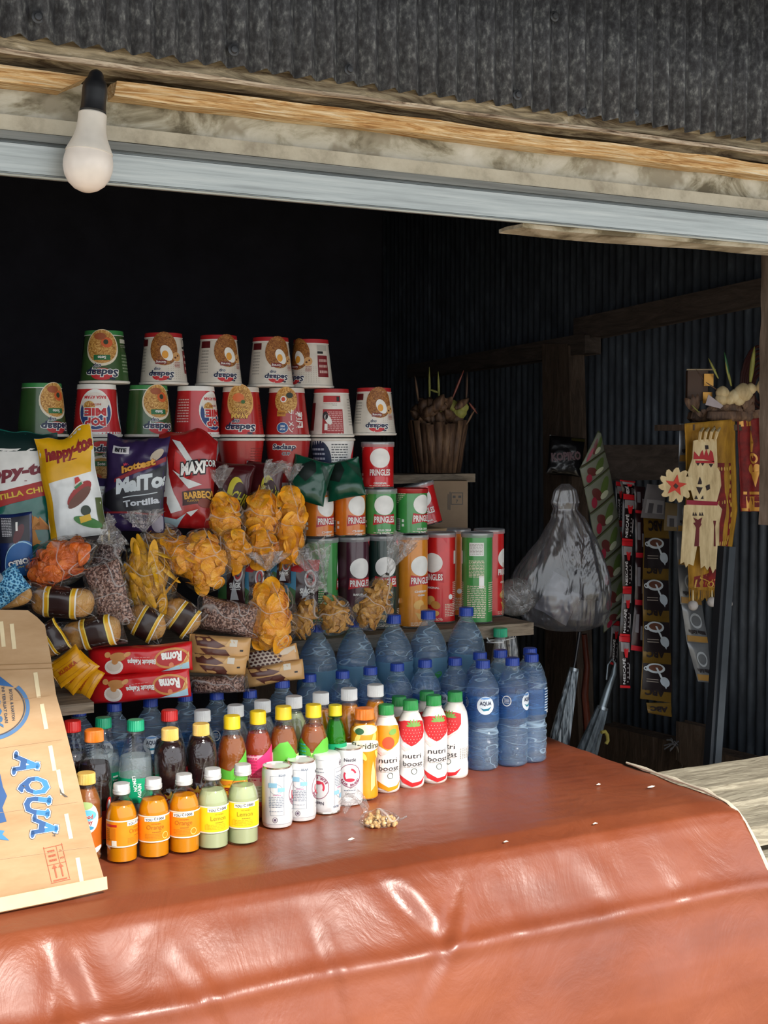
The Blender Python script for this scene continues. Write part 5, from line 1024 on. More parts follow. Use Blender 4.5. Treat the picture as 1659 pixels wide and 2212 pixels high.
# brown wafer packets
tan, brn = M('#c99b62', .35, coat=.3), M('#5c3129', .35, coat=.3)
def waf(w, h): return sx(PG([(-.42, .5), (-.2, .5), (.12, .1), (.0, -.0), (-.35, .05)], brn, 2) + PG([(-.1, -.5), (.28, -.5), (.12, -.05), (-.3, -.05)], brn, 3) + RC(.24, .25, .12, .3, M('#d7cfc0'), 3) + RC(.38, -.05, .05, .08, black, 3) + PG([(.1, .1), (.2, .5), (.3, .1)], M('#dab27a'), 2), w, h)
def net(w, h):
    q = sx(PG([(-.5, .3), (-.1, .5), (.1, .1), (.2, -.1), (-.4, -.4)], M('#cbbcae', .4), 3), w, h)
    return q + [x for i in range(7) for j in range(6) for x in EL((-.42 + i * .09 + (j % 2) * .045) * w, (-.3 + j * .13 + i * .01) * h, .032 * w, .05 * h, M('#4a2622'), 5, n=8)] + sx(PG([(.1, .0), (.45, .3), (.45, -.1)], tan, 4) + RC(.32, .3, .3, .25, M('#d0c2ae'), 3), w, h)
for i, (u, v, w, h, rl, y, f, lb) in enumerate([(474, 1398, 132, 50, 4, 2.262, waf, 'tan and brown wafer packet directly under the brown sprinkle bag'), (470, 1434, 124, 46, 4, 2.255, waf, 'tan and brown wafer packet, middle of the left pile'), (590, 1424, 112, 56, -8, 2.285, net, 'wafer packet with a dark lattice print, on the right pile'), (592, 1455, 130, 44, -9, 2.268, waf, 'tan wafer packet with brown end, lowest of the right pile')]):
    printed_bag('wafer_packet', lb, 'wafer packet', 'brown wafer packets', u, v, w, h, y, tan, f, turn=0, roll=rl, tilt=-3, dr=.3, seed=50 + i, pt=6, ps=3.5, waist=0)
# clear packs: bread, sprinkles
breadm = matN('bread_crust', [(.3, '#a8702c'), (.5, '#c9924a'), (.75, '#e0b778')], s=22, detail=3, rough=.6, bs=.2)
sprink = matN('chocolate_sprinkles', [(.38, '#3d221c'), (.5, '#7a5548'), (.62, '#b8988a')], s=260, detail=1, rough=.5, bs=.8, kind='Noise', bd=.003)
sprd = matN('dark_sprinkles', [(.38, '#2d1a1a'), (.5, '#5d4440'), (.62, '#9a8580')], s=260, detail=1, rough=.5, bs=.8, bd=.003)
def clear_pack(name, part, label, cat, grp, u, v, wpx, hpx, y, inner, bands=None, turn=0, roll=0, tilt=0, dr=.5, seed=0, lumps=0):
    p = aty(u, v, y); w, h = px(wpx, p), px(hpx, p); t = empty(name); m = MB()
    if lumps:
        for i in range(lumps):
            c = (i - (lumps - 1) / 2) * w * .86 / lumps
            pr_ = [(max(.0001, math.sin(math.pi * a / 12)) ** .6, -math.cos(math.pi * a / 12)) for a in range(13)]
            m.lathe([(r, z) for r, z in pr_], inner, 24, Matrix.Translation((c, 0, 0)) @ Matrix.Diagonal((w * .47 / lumps, w * dr * .42, h * .43, 1)), warp=lambda r, z, a: r * (1 + .08 * noise.noise(Vector((math.cos(a) * 2, math.sin(a) * 2, z * 2 + seed)))))
    else: pillow(m, w * .88, h * .92, w * dr * .85, inner, (), seed, 26, 26, pt=3, ps=2.5, back=1, crum=.002)
    m.build(part, t, ang=60)
    m = MB(); fn = pillow(m, w, h, w * dr, film, (), seed + 1, 30, 30, pt=5, back=1, crum=.006, waist=.0); m.build('wrapper', t, ang=80)
    if bands:
        m = MB(); hw, hh = w * .49, h * .49
        wrap(m, bands(w, h), lambda a, b, o: fn(a, b, o + .0005), .008, .0003, sty=.008, lim=(hw, hh)); m.build('printed_band', t, ang=80)
    place(t, frame(p, turn, roll, tilt)); tag(t, label, cat, grp); return t
def band(w, h, c=.0):
    q = RC(c * w, 0, .34 * w, .96 * h, M('#2a1412', .35, coat=.3), 1)
    for s in (-1, 1): q += RC((c + s * .19) * w, 0, .055 * w, .96 * h, M('#e0a81a', .35, coat=.3), 2) + RC((c + s * .225) * w, 0, .022 * w, .96 * h, M('#e8e6df', .35), 3) + RC((c + s * .155) * w, 0, .02 * w, .96 * h, M('#e9d26a', .35), 3)
    return q
BR = 'clear bread packs with dark and yellow bands'
for (u, v, w, h, rl, y, c, lb) in [(136, 1300, 150, 72, 3, 2.29, .0, 'bread pack with dark and yellow band, topmost at the left'), (198, 1367, 142, 72, -10, 2.27, .12, 'bread pack lying above the upper red biscuit roll, left side'), (104, 1385, 80, 78, -30, 2.235, .3, 'bread pack behind the cardboard edge, above the yellow packets'), (315, 1345, 96, 76, 30, 2.30, .05, 'bread pack slanting down right of the sprinkle bag, left of two'), (392, 1332, 92, 78, 35, 2.31, .1, 'bread pack slanting beside the flat sprinkle bag, right of two'), (28, 1290, 90, 52, -14, 2.30, -.9, 'pale small bread roll in clear film beside the blue net')]:
    clear_pack('bread_pack', 'bread', lb, 'bread', BR, u, v, w, h, y, breadm, (lambda W, H, c=c: band(W, H, c)) if c > -.5 else None, roll=rl, dr=.45 if h < w * .8 else .6, seed=int(u), lumps=2 if w > 120 else 1)
for (u, v, w, h, rl, y, mt, lb) in [(236, 1285, 90, 150, -14, 2.275, sprink, 'tall clear bag of chocolate sprinkles between bread and banana chips'), (492, 1334, 140, 78, 12, 2.29, sprink, 'flat clear bag of chocolate sprinkles left of the biggest chip bag'), (472, 1478, 130, 40, -2, 2.245, sprink, 'clear bag of chocolate sprinkles at the bottom, above the water caps'), (228, 1205, 60, 70, 20, 2.33, sprd, 'dark clear bag of sprinkles behind the orange chips bag')]:
    clear_pack('sprinkle_bag', 'sprinkles', lb, 'sprinkle bag', 'clear bags of chocolate sprinkles', u, v, w, h, y, mt, None, roll=rl, dr=.42, seed=int(v))
# chips in tied clear bags
chipm = {k: matN('chip_' + k, st, s=40, detail=3, rough=.5, bs=.25, bd=.002) for k, st in {'yellow': [(.3, '#dc860c'), (.55, '#f5a81a'), (.8, '#ffc84c')], 'orange': [(.3, '#bd4d0e'), (.55, '#e36e1a'), (.8, '#f0923c')], 'brown': [(.3, '#8a5a1e'), (.55, '#b98436'), (.8, '#d9ac62')], 'banana': [(.3, '#b07808'), (.55, '#dca214'), (.8, '#ecc23c')], 'cracker': [(.3, '#7c4a18'), (.5, '#b5802f'), (.8, '#d9b066')]}.items()}
def chip_mesh(mat, rx, rz, bend, seed):
    m = MB(); n, k = 18, 4; th = .0009; vs = []
    for side in (-1, 1):
        for r in range(k + 1):
            for a in range(n):
                q = r / k; an = 2 * math.pi * a / n; wob = 1 + .10 * noise.noise(Vector((math.cos(an), math.sin(an), seed)))
                x, z = rx * q * math.cos(an) * wob, rz * q * math.sin(an) * wob
                y = bend * ((x / rx) ** 2 * rx - .5 * (z / rz) ** 2 * rx) + .0012 * noise.noise(Vector((x * 90, z * 90, seed))); vs.append((x, y + side * th * (1 - q ** 4 * .7), z))
    B = (k + 1) * n; fs = []
    for r in range(k):
        for a in range(n):
            i, j = r * n + a, r * n + (a + 1) % n; fs += [(i, j, j + n, i + n), (i + n + B, j + n + B, j + B, i + B)]
    for a in range(n): i, j = k * n + a, k * n + (a + 1) % n; fs.append((i, j, j + B, i + B))
    m.add(vs, fs, mat); return m.mesh('chip', ang=70)
_CM = {}
def chips(kind, shape):
    if (kind, shape) not in _CM:
        rx, rz = {'round': (.0145, .0150), 'big': (.0205, .0185), 'long': (.0085, .033), 'stick': (.0052, .0145)}[shape]
        _CM[(kind, shape)] = [chip_mesh(chipm[kind], rx * f, rz * g, b, s) for f, g, b, s in ((1, 1, .22, 1), (.9, 1.15, .4, 2), (1.1, .9, -.2, 3))]
    return _CM[(kind, shape)]
def tied_bag(label, u, v, wpx, hpx, y, kind='yellow', shape='round', n=34, neck=.45, plume=.5, pw=.5, roll=0, tilt=-5, turn=0, dr=.7, seed=0, bend=0, cat='bag of chips', name='chip_bag', grp='tied clear bags of chips', part='chip', knot=None, fl=None):
    """neck and plume lengths are shares of the bag height"""
    p = aty(u, v, y); w, h = px(wpx, p), px(hpx, p); t = empty(name); rn = random.Random(seed + 11); d = w * dr
    def rad(z):   # z in -1..1 along the body
        return (max(0, 1 - abs(z) ** (2.6 if z < 0 else 2.0))) ** .5
    m = MB(); m.lathe([(max(.001, rad(z / 8) * .5), z / 8 * .5) for z in range(-8, 9)], chipm[kind], 20, Matrix.Diagonal((w * .66, d * .6, h * .74, 1)), warp=lambda r, z, a: r * (1 + .15 * noise.noise(Vector((math.cos(a) * 3, math.sin(a) * 3, z * 6 + seed)))))
    cr = m.build('crumbs', t, ang=80); cr['kind'] = 'stuff'
    ms = chips(kind, shape)
    for i in range(n):
        z = 1 - 2 * (i + .5) / n; z *= .84; a = i * 2.399963 + rn.uniform(-.3, .3); rr = rad(z) * rn.uniform(.60, .80)
        if math.cos(a) < -.35: continue      # nothing is shown of the far side
        P = Vector((math.sin(a) * rr * w / 2, -math.cos(a) * rr * d / 2, z * h / 2)); N = Vector((P.x / (w * w), P.y / (d * d), P.z / (h * h) * .6)).normalized()
        q = Vector((0, -1, 0)).rotation_difference(N).to_matrix().to_4x4(); J = Matrix.Rotation(rn.uniform(-.5, .5), 4, 'X') @ Matrix.Rotation(rn.uniform(-.4, .4), 4, 'Z') @ Matrix.Rotation(rn.uniform(0, 3.14) if shape != 'long' else rn.uniform(-.5, .5), 4, 'Y')
        o = link(part, ms[i % 3], t); s = rn.uniform(.85, 1.15); o.matrix_local = Matrix.Translation(P) @ q @ J @ Matrix.Scale(s, 4)
    prof = [(.001, -.52)] + [(rad(z / 10) * .53, z / 10 * .52) for z in range(-9, 9)]
    prof += [(.17, .50), (.11, .50 + neck * .18), (.07, .50 + neck * .32)] if neck else [(.2, .51), (.05, .53)]
    def wp(r, z, a): return r * (1 + .07 * noise.noise(Vector((math.cos(a) * 4, math.sin(a) * 4, z * 5 + seed)))) * (1 + (.16 * math.cos(9 * a + 4 * z) if z > .40 else 0))
    f_ = MB(); f_.lathe(prof, fl or film, 36, Matrix.Diagonal((w, d, h, 1)), warp=wp); o = f_.build('bag_film', t, ang=180)
    if neck:
        zt_ = (.50 + neck * .32) * h; k = MB(); k.lathe([(.0028, zt_ - .002), (.0042, zt_ - .001), (.0042, zt_ + .002), (.0028, zt_ + .003)], M(knot or '#2a241e', .6), 12); k.build('tie', t)
        if plume:
            pl = plume * h; pf = MB()
            def pfn(a, b):
                an = 2 * math.pi * a; r = .0035 + (w * pw * .5) * b ** 1.2; fo = 1 + .45 * math.cos(7 * an + 2 * b + seed) * min(1, b * 2)
                return (r * math.sin(an) * fo + bend * pl * b * b, -r * math.cos(an) * .35 * fo + .004 * nz((a * 3, b * 2, seed), 3), zt_ + .002 + pl * b * (1 + .10 * math.sin(an * 3 + seed)))
            pf.grid(pfn, 56, 14, film2, cu=True); pf.build('gathered_top', t, ang=180)
    place(t, frame(p, turn, roll, tilt)); tag(t, label, cat, grp); return t
tied_bag('tied clear bag of orange round chips at the left', 128, 1215, 100, 150, 2.31, 'orange', 'round', 46, .3, .35, .6, roll=62, seed=1)
tied_bag('tied clear bag of long yellow banana chips', 318, 1250, 118, 160, 2.325, 'banana', 'long', 56, .35, .28, .55, roll=-4, seed=2)
tied_bag('clear bag of thin brown chips under the purple bag', 345, 1168, 100, 74, 2.40, 'brown', 'round', 30, 0, 0, roll=0, seed=3)
tied_bag('small clear bag of yellow chips right of the banana chips', 382, 1200, 82, 92, 2.36, 'yellow', 'big', 26, 0, 0, roll=-60, seed=4)
tied_bag('clear bag of yellow chips with curled crisps at its bottom', 442, 1212, 108, 135, 2.345, 'yellow', 'round', 48, 0, 0, roll=-8, seed=5)
tied_bag('clear bag of yellow chips standing highest at the left, beside the red corn chip bag', 486, 1125, 84, 112, 2.395, 'yellow', 'round', 40, .35, .4, .5, roll=-8, seed=6)
tied_bag('tied clear bag of yellow chips with white crumpled top', 564, 1118, 84, 118, 2.40, 'yellow', 'big', 40, .35, .42, .38, roll=8, seed=7, bend=.4)
tied_bag('tied clear bag of tall yellow chips beside the short orange can', 624, 1140, 72, 172, 2.405, 'yellow', 'big', 50, .2, .22, .45, roll=2, seed=8)
tied_bag('clear bag of yellow chips in the middle of the cluster', 502, 1192, 84, 92, 2.365, 'yellow', 'round', 34, 0, 0, roll=14, seed=9)
tied_bag('clear bag of folded yellow chips, between two tall chip bags', 566, 1188, 74, 84, 2.375, 'yellow', 'round', 30, 0, 0, roll=-4, seed=10)
tied_bag('biggest tied clear bag of wide yellow chips, in front', 584, 1330, 112, 152, 2.285, 'yellow', 'big', 52, .35, .26, .6, roll=-3, seed=12)
NB_ = 'tied clear bags of brown crackers'
tied_bag('small clear bag of brown crackers next to the biggest chip bag', 656, 1335, 58, 92, 2.335, 'cracker', 'stick', 40, .25, .3, .5, roll=18, seed=13, cat='bag of crackers', grp=NB_, part='cracker', name='cracker_bag')
tied_bag('tied clear bag of brown crackers with its top fanned up to the left', 722, 1330, 80, 84, 2.34, 'cracker', 'stick', 54, .3, 1.25, .75, roll=-20, seed=14, cat='bag of crackers', grp=NB_, part='cracker', name='cracker_bag')
tied_bag('tied clear bag of brown crackers with its top fanned up to the right', 808, 1305, 74, 118, 2.34, 'cracker', 'stick', 70, .3, .72, .62, roll=24, seed=15, cat='bag of crackers', grp=NB_, part='cracker', name='cracker_bag')
# little nut pouch in front
nutm = matN('roasted_nuts', [(.3, '#b8884a'), (.6, '#e0bd84'), (.8, '#efd9aa')], s=60, rough=.5, bs=.1)
t = empty('nut_pouch'); p = atz(818, 1783, .804); rn = random.Random(5); nm = MB(); nm.lathe([(max(.0001, math.sin(math.pi * a / 8)), -math.cos(math.pi * a / 8)) for a in range(9)], nutm, 12, Matrix.Diagonal((.0055, .0038, .0036, 1))); nme = nm.mesh('nut')
for i in range(60):
    a = rn.uniform(0, 6.28); r = rn.random() ** .5; zz = rn.random(); o = link('nut', nme, t); o.location = (.030 * r * math.cos(a), .018 * r * math.sin(a), .004 + (1 - r * r) * zz * .020); o.rotation_euler = (rn.uniform(0, 3), rn.uniform(0, 3), rn.uniform(0, 3))
m = MB(); m.lathe([(.001, 0), (.75, .0005), (1, .006), (.95, .014), (.7, .022), (.3, .027), (.1, .03)], film, 28, Matrix.Diagonal((.035, .0225, 1, 1)), warp=lambda r, z, a: r * (1 + .1 * math.sin(a * 5) * (z > .01))); m.build('pouch', t, ang=180)
m = MB()
def tf(a, b):
    s_ = b; w_ = .010 + .018 * b; return (-.022 - .042 * s_ + .006 * math.sin(a * 9), (a - .5) * w_ * 1.2 + .003 * math.sin(b * 12), .026 + .030 * math.sin(b * 2.6) * (1 - .3 * b) + .006 * math.cos(a * 14) + (a - .5) * .03 * b)
m.grid(tf, 30, 20, film2); m.build('gathered_top', t, ang=180)
m = MB(); m.grid(lambda a, b: (.033 + .016 * b, (a - .5) * .012 * (1 - b), .008 + .008 * b + .002 * math.cos(a * 12)), 12, 6, film2); m.build('seal_end', t, ang=180)
place(t, Matrix.Translation(p) @ Matrix.Rotation(CAMYAW, 4, 'Z')); tag(t, 'small knotted clear pouch of pale nuts lying in front of the milk cans', 'nut pouch')
# blue net at the left edge
blue_net = matN('light_blue_net', [(.4, '#1c5a86'), (.5, '#4a9fd0'), (.6, '#8cc8e6')], kind='Voronoi', s=240, rough=.5, bs=.4)
p = aty(12, 1270, 2.27); t = empty('net_bag'); m = MB(); pillow(m, px(95, p), px(62, p), .03, blue_net, (), 77, 24, 20, crum=.01); m.build('net', t, ang=60)
m = MB(); pillow(m, px(44, p), px(40, p), .012, M('#7f868c', .5), (), 78, 12, 12); o = m.build('paper_tag', t, ang=60); o.location = (px(-6, p), -.014, px(34, p))
place(t, frame(p, 0, -35)); tag(t, 'light blue net bundle with a grey tag at the left edge', 'net bag')

# ================================================================== dim right-hand side
def qpill(m, q, y, bulge, mat, items=(), nu=10, nv=12, seed=0, lay=.0004, th=.5):
    """thin sealed sachet between four picture corners (top-left, top-right, bottom-right, bottom-left) on the plane y"""
    P = [aty(a, b, y) for a, b in q]
    nrm = (P[1] - P[0]).cross(P[3] - P[0]).normalized()
    if nrm.y > 0: nrm = -nrm
    def fn(s, t, o, side=1):
        s = max(0, min(1, s)); t = max(0, min(1, t)); top = P[0].lerp(P[1], s); bot = P[3].lerp(P[2], s)
        b = (max(0, 1 - abs(2 * s - 1) ** 2.5) * max(0, 1 - abs(2 * t - 1) ** 4)) ** .6
        return bot.lerp(top, t) + nrm * ((bulge * b * side * (1 if side > 0 else th) + .0015 * noise.noise(Vector((s * 3, t * 4, seed)))) + o * side)
    m.grid(lambda a, b: fn(a, b, 0), nu, nv, mat); m.grid(lambda a, b: fn(a, b, .0004, -1), nu, nv, mat, flip=True)
    if items: wrap(m, items, lambda s, t, o: fn(s, t, o + .0004), .14, lay, sty=.14)
    return fn
def strip(name, label, grp, cells, y, parts):
    t = empty(name, aty(*cells[0][0], y)); T = t.location.copy()
    for i, q in enumerate(cells):
        m = MB(); mat, items, bu = parts(i); qpill(m, q, y + .001 * (i % 2), bu, mat, items, seed=i + len(label)); m.v = [tuple(Vector(v) - T) for v in m.v]; m.build('sachet', t, ang=60)
    tag(t, label, 'sachet strip', grp); return t
SG = 'sachet strips hanging on the right'
gs = M('#4a5234', .35, coat=.3)
def greens(i):
    d = RC(.5, .5, .98, .9, M('#6a6e60', .4), 1) + EL(.35, .5, .13, .30, M('#5a2a28', .4), 2, .4) + EL(.66, .55, .16, .32, M('#4f6230', .4), 2, -.5) + EL(.6, .3, .16, .12, M('#a9ae96', .4), 3) + EL(.2, .3, .1, .2, M('#8c1f38', .4), 3) + RC(.5, .04, 1, .06, M('#3a2f24', .5), 3)
    return gs, d, .006
Lp = [(1252, 1012), (1262, 1055), (1274, 1112), (1284, 1168), (1293, 1222), (1300, 1278), (1302, 1330), (1304, 1368)]
Rp = [(1306, 975), (1316, 1010), (1326, 1068), (1336, 1118), (1343, 1178), (1352, 1232), (1358, 1290), (1356, 1318)]
cells = [[(1292, 930), (1298, 935), Rp[0], Lp[0]]] + [[Lp[i], Rp[i], Rp[i + 1], Lp[i + 1]] for i in range(7)]
strip('sachet_strip', 'wide slanting sheet of green and red sachets behind the grey plastic bag', SG, cells, 2.66, greens)
def nes(k):
    def f(i):
        c = M('#c8222a', .35); d = RC(.5, .95, 1, .1, c, 2) + RC(.5, .03, 1, .05, c, 2) + RC(.5, .80, .8, .18, M('#8f8a8c', .4), 2) + PG([(.3, .78), (.75, .78), (.65, .6), (.42, .6)], c, 3) + EL(.5, .8, .2, .05, M('#8c8488', .4), 3)
        d += XF2('NESCAFÉ', .30, .33, .30, .50) + LNq(.68, .33)
        return M('#1a1114', .3, coat=.3), d, .004
    return f
def XF2(s, x, y, hh, ww):   # lettering running up a sachet, in unit coordinates
    vs, fs, tw, th = _txt(s, .02); return [([(x - b / .72 * hh * .72, y + a / tw * ww) for a, b in vs], fs, M('#d6d4d6', .4), 4)]
def LNq(x, y): return [q for i in range(5) for q in RC(x, y - .2 + i * .09, .12, .03, M('#9a9496', .5), 3)] + RC(.85, y, .1, .3, M('#a8a4a6', .5), 3)
strip('sachet_strip', 'narrow black and red coffee sachet strip, frontmost with white upright lettering', SG, [[(1338, 1036), (1372, 1040), (1372, 1072), (1346, 1068)], [(1346, 1068), (1373, 1071), (1366, 1170), (1343, 1168)], [(1343, 1168), (1366, 1170), (1364, 1272), (1345, 1272)], [(1345, 1272), (1364, 1272), (1361, 1376), (1338, 1374)], [(1337, 1374), (1361, 1376), (1361, 1487), (1339, 1486)]], 2.60, nes(0))
strip('sachet_strip', 'black coffee sachet strip half hidden behind the green sachet sheet', SG, [[(1330, 1040), (1346, 1042), (1344, 1130), (1330, 1128)], [(1330, 1128), (1344, 1130), (1346, 1210), (1334, 1208)], [(1322, 1340), (1338, 1342), (1332, 1440), (1316, 1434)]], 2.68, nes(1))
def redb(i): return M('#2a1418', .35, coat=.3), RC(.5, .05, 1, .12, M('#b01e2c', .4), 2) + RC(.3, .6, .3, .4, M('#6d6a70', .5), 2) + RC(.75, .4, .25, .3, M('#8a868c', .5), 2), .004
strip('sachet_strip', 'dark sachet strip with red ends just left of the gold and black strip', SG, [[(1370, 1050), (1394, 1052), (1392, 1110), (1372, 1108)], [(1372, 1108), (1392, 1110), (1391, 1205), (1373, 1204)], [(1373, 1204), (1391, 1205), (1390, 1308), (1371, 1306)], [(1371, 1306), (1390, 1308), (1390, 1408), (1362, 1404)]], 2.59, redb)
gold = M('#6f5520', .35, .3, coat=.2)
def abc(i):
    if i == 0: return gold, TXu('ABC', .45, .6, .5, .6), .003
    if i == 5: return gold, TXu('ABC', .45, .5, .4, .7), .003
    d = RC(.5, .62, .96, .72, M('#1d1518', .35), 1) + EL(.42, .86, .32, .13, M('#b9c2c8', .35), 2) + EL(.42, .87, .24, .085, M('#5d3a2c', .4), 3) + RG(.12, .84, .09, .06, .03, M('#b9c2c8', .35), 2) + PG([(.40, .88), (.47, .88), (.66, .62), (.60, .60)], M('#c2cbd2', .3), 4) + EL(.74, .52, .17, .12, M('#aeb8c2', .3), 4, -.3) + PG([(.7, .42), (.82, .42), (.78, .34)], M('#aeb8c2', .3), 4) + LNu(.32, .5) + TXu('ABC', .42, .22, .17, .62)
    return gold, d, .005
def TXu(s, x, y, hh, ww):
    vs, fs, tw, th = _txt(s, .05); return [([(x - a / tw * ww, y - b / .72 * hh) for a, b in vs], fs, M('#1d1518', .4), 4)]
def LNu(x, y): return [q for i in range(2) for q in RC(x, y + i * .06, .4, .02, M('#8a8078', .5), 3)]
strip('sachet_strip', 'gold and black coffee sachet strip with cup and spoon pictures', SG, [[(1390, 1118), (1440, 1120), (1446, 1162), (1391, 1160)], [(1391, 1160), (1446, 1162), (1444, 1252), (1388, 1250)], [(1388, 1250), (1444, 1252), (1446, 1343), (1389, 1340)], [(1389, 1340), (1446, 1343), (1450, 1434), (1388, 1430)], [(1388, 1430), (1450, 1434), (1450, 1518), (1383, 1509)], [(1396, 1518), (1450, 1518), (1451, 1549), (1400, 1540)]], 2.57, abc)
def greyp(i): return M(['#6d6a6c', '#7c6a4a'][i % 2], .4, coat=.2), RC(.5, .35, .8, .4, M('#8c8a8c', .5), 2) + RC(.3, .3, .2, .3, M('#4a484c', .5), 3) + RC(.7, .3, .25, .25, M('#55535a', .5), 3), .004
strip('sachet_strip', 'two dull grey and tan sachets beneath the star rosette', SG, [[(1398, 1045), (1438, 1050), (1436, 1122), (1384, 1118)], [(1436, 1085), (1482, 1090), (1480, 1148), (1434, 1146)]], 2.54, greyp)
def silv(i): return M('#6f7276', .3, .4, coat=.3), RC(.5, .12, .95, .16, M('#8c6a34', .4), 2) + RG(.5, .6, .28, .2, .06, M('#8f9498', .4), 2) + TXu('White Koffie', .5, .3, .10, .8), .006
strip('sachet_strip', 'silver and tan sachet strip hanging below the tasselled cloth', SG, [[(1468, 915), (1494, 915), (1495, 1000), (1466, 1000)], [(1466, 1000), (1495, 1000), (1495, 1075), (1464, 1075)], [(1464, 1075), (1495, 1075), (1495, 1150), (1462, 1150)], [(1462, 1150), (1495, 1150), (1500, 1225), (1464, 1222)], [(1464, 1222), (1500, 1225), (1517, 1310), (1470, 1305)], [(1472, 1305), (1517, 1310), (1530, 1392), (1484, 1388)], [(1484, 1388), (1530, 1392), (1536, 1475), (1508, 1472)]], 2.44, silv)
# black sweets bag
printed_bag('sweets_bag', 'black sweets bag with pale pink lettering hanging at the dark post', 'sweets bag', None, 1222, 985, 78, 86, atx(1222, 985, 2.30).y, gloss('#121014'), lambda w, h: TX('KOPIKO', 0, -.02 * h, .2 * h, M('#8c7078'), 4, .15, bold=.05, w=.86 * w) + sx(RC(.3, .44, .4, .08, M('#4a4420'), 3), w, h), turn=0, roll=6, seed=60, dr=.25)
# big grey plastic bag
gbag = clear('hazy_grey_bag', (.80, .80, .82), rough=.2, wr=.6, wsc=7, base=.12, haze=.18, hazec=(.34, .34, .38), wd=.03, wscale=(1.6, 1.6, .6))
p = aty(1222, 1215, 2.60); t = empty('plastic_bag', p); m = MB(); K = px(1, p)
outl = [(1045, 8, 8), (1058, 22, 22), (1085, 30, 30), (1100, 24, 26), (1125, 34, 44), (1160, 56, 62), (1200, 84, 80), (1240, 108, 92), (1280, 118, 98), (1320, 104, 96), (1348, 80, 84), (1362, 40, 50), (1366, 3, 3)]
def gb(a, b):
    i = min(len(outl) - 2, int(b * (len(outl) - 1))); f = b * (len(outl) - 1) - i; v = outl[i][0] * (1 - f) + outl[i + 1][0] * f; L = outl[i][1] * (1 - f) + outl[i + 1][1] * f; Rr = outl[i][2] * (1 - f) + outl[i + 1][2] * f
    an = 2 * math.pi * a; s = math.sin(an); w_ = (L if s < 0 else Rr) * K; wr = 1 + .12 * nz((math.cos(an) * 1.2, s * 1.2, b * 2.5), 2.4) + .05 * nz((math.cos(an) * 3, s * 3, b * 4), 3) + .05 * math.cos(13 * an + 5 * b) * (1 - b) 
    return ((s * w_ + (0 if b > .3 else -.002)) * wr, -math.cos(an) * (L + Rr) / 2 * K * .42 * wr, (1215 - v) * K)
m.grid(gb, 110, 90, gbag, cu=True); m.build('bag_film', t, ang=180)
m = MB(); pillow(m, 80 * K, 90 * K, .03, M('#8a8c94', .35, coat=.3), (), 91, 24, 24, crum=.02); o = m.build('contents', t, ang=60); o.location = (-10 * K, .01, -80 * K); o.rotation_euler = (0, .5, 0)
m = MB(); pillow(m, 90 * K, 70 * K, .04, M('#34343a', .4), (), 92, 24, 24, crum=.02); o = m.build('contents', t, ang=60); o.location = (30 * K, .02, -50 * K)
t.rotation_euler = (0, 0, CAMYAW); tag(t, 'big bulging hazy grey plastic bag hanging right of the shelf', 'plastic bag')
p = aty(1115, 1290, 2.60); t = empty('crumpled_film', p); m = MB()
m.lathe([(.001, -.5)] + [((1 - (z / 10) ** 2) ** .5 * .5, z / 20) for z in range(-9, 10)] + [(.001, .5)], film2, 40, Matrix.Diagonal((px(80, p), .06, px(84, p), 1)), warp=lambda r, z, a: r * (1 + .5 * noise.noise(Vector((math.cos(a) * 3, math.sin(a) * 3, z * 6)))))
m.build('film', t, ang=180); tag(t, 'crumpled clear film on the shelf end between the red can and grey bag', 'plastic film')
# umbrellas and stick
sil = matN('silver_striped_fabric', [(.35, '#2b2f36'), (.5, '#8f9aa2'), (.65, '#c9d2d8')], scale=(14, 14, .4), s=9, detail=2, rough=.4, bs=.4)
sil2 = matN('grey_umbrella_fabric', [(.3, '#2a2e33'), (.6, '#6f7a82'), (.8, '#a5b0b6')], scale=(3, 3, 1), s=14, detail=4, rough=.45, bs=.5)
def umb(pts, rad_, label, mat, shaft, y, tube=None):
    t = empty('umbrella', aty(*pts[0], y)); o_ = t.location.copy(); a, b = [aty(*q, y) - o_ for q in pts]; ee = b + (b - a) * ((o_.z + b.z - .10) / (a.z - b.z)); nb = int(24 * (b - a).length / (ee - a).length) + 1; K = px(1, aty(*pts[0], y))
    m = MB(); n = 24; P = [a.lerp(ee, i / n) for i in range(n + 1)]; ax_ = (b - a).normalized(); s1 = ax_.orthogonal().normalized(); s2 = ax_.cross(s1); vs = []
    for i, q in enumerate(P):
        f = i / n; r = K * (rad_[0] + (rad_[1] - rad_[0]) * min(1, i / nb)) * (1 if i < n * .8 else 1 - (i - n * .8) / (n * .2) * .7)
        for k in range(40): an = 2 * math.pi * k / 40; rr = r * (1 + .16 * math.cos(8 * an + f * 2.5)); vs.append(q + s1 * rr * math.cos(an) + s2 * rr * math.sin(an))
    m.add(vs, [(i * 40 + k, i * 40 + (k + 1) % 40, (i + 1) * 40 + (k + 1) % 40, (i + 1) * 40 + k) for i in range(n) for k in range(40)] + [tuple(range(40)), tuple(n * 40 + k for k in range(39, -1, -1))], mat); m.build('folded_canopy', t, ang=60); m = MB(); m.tube([ee - ax_ * .005, ee + ax_ * ((ee.z + o_.z) / -ax_.z - .001)], K * 3, M('#9aa2a8', .3, .7), 10); m.build('tip', t)
    m = MB(); m.tube([aty(*q, y) - o_ for q in shaft], [K * r for r in tube[0]], M(tube[1], .35, tube[2]), 14); m.build('handle' if tube[2] > .3 else 'shaft', t)
    m = MB(); m.tube([a - ax_ * .004, a + ax_ * .004], K * rad_[0] * 1.12, M('#9aa2a8', .3, .7), 24); m.build('collar', t); tag(t, label, 'umbrella', 'umbrellas leaning at the right'); return t
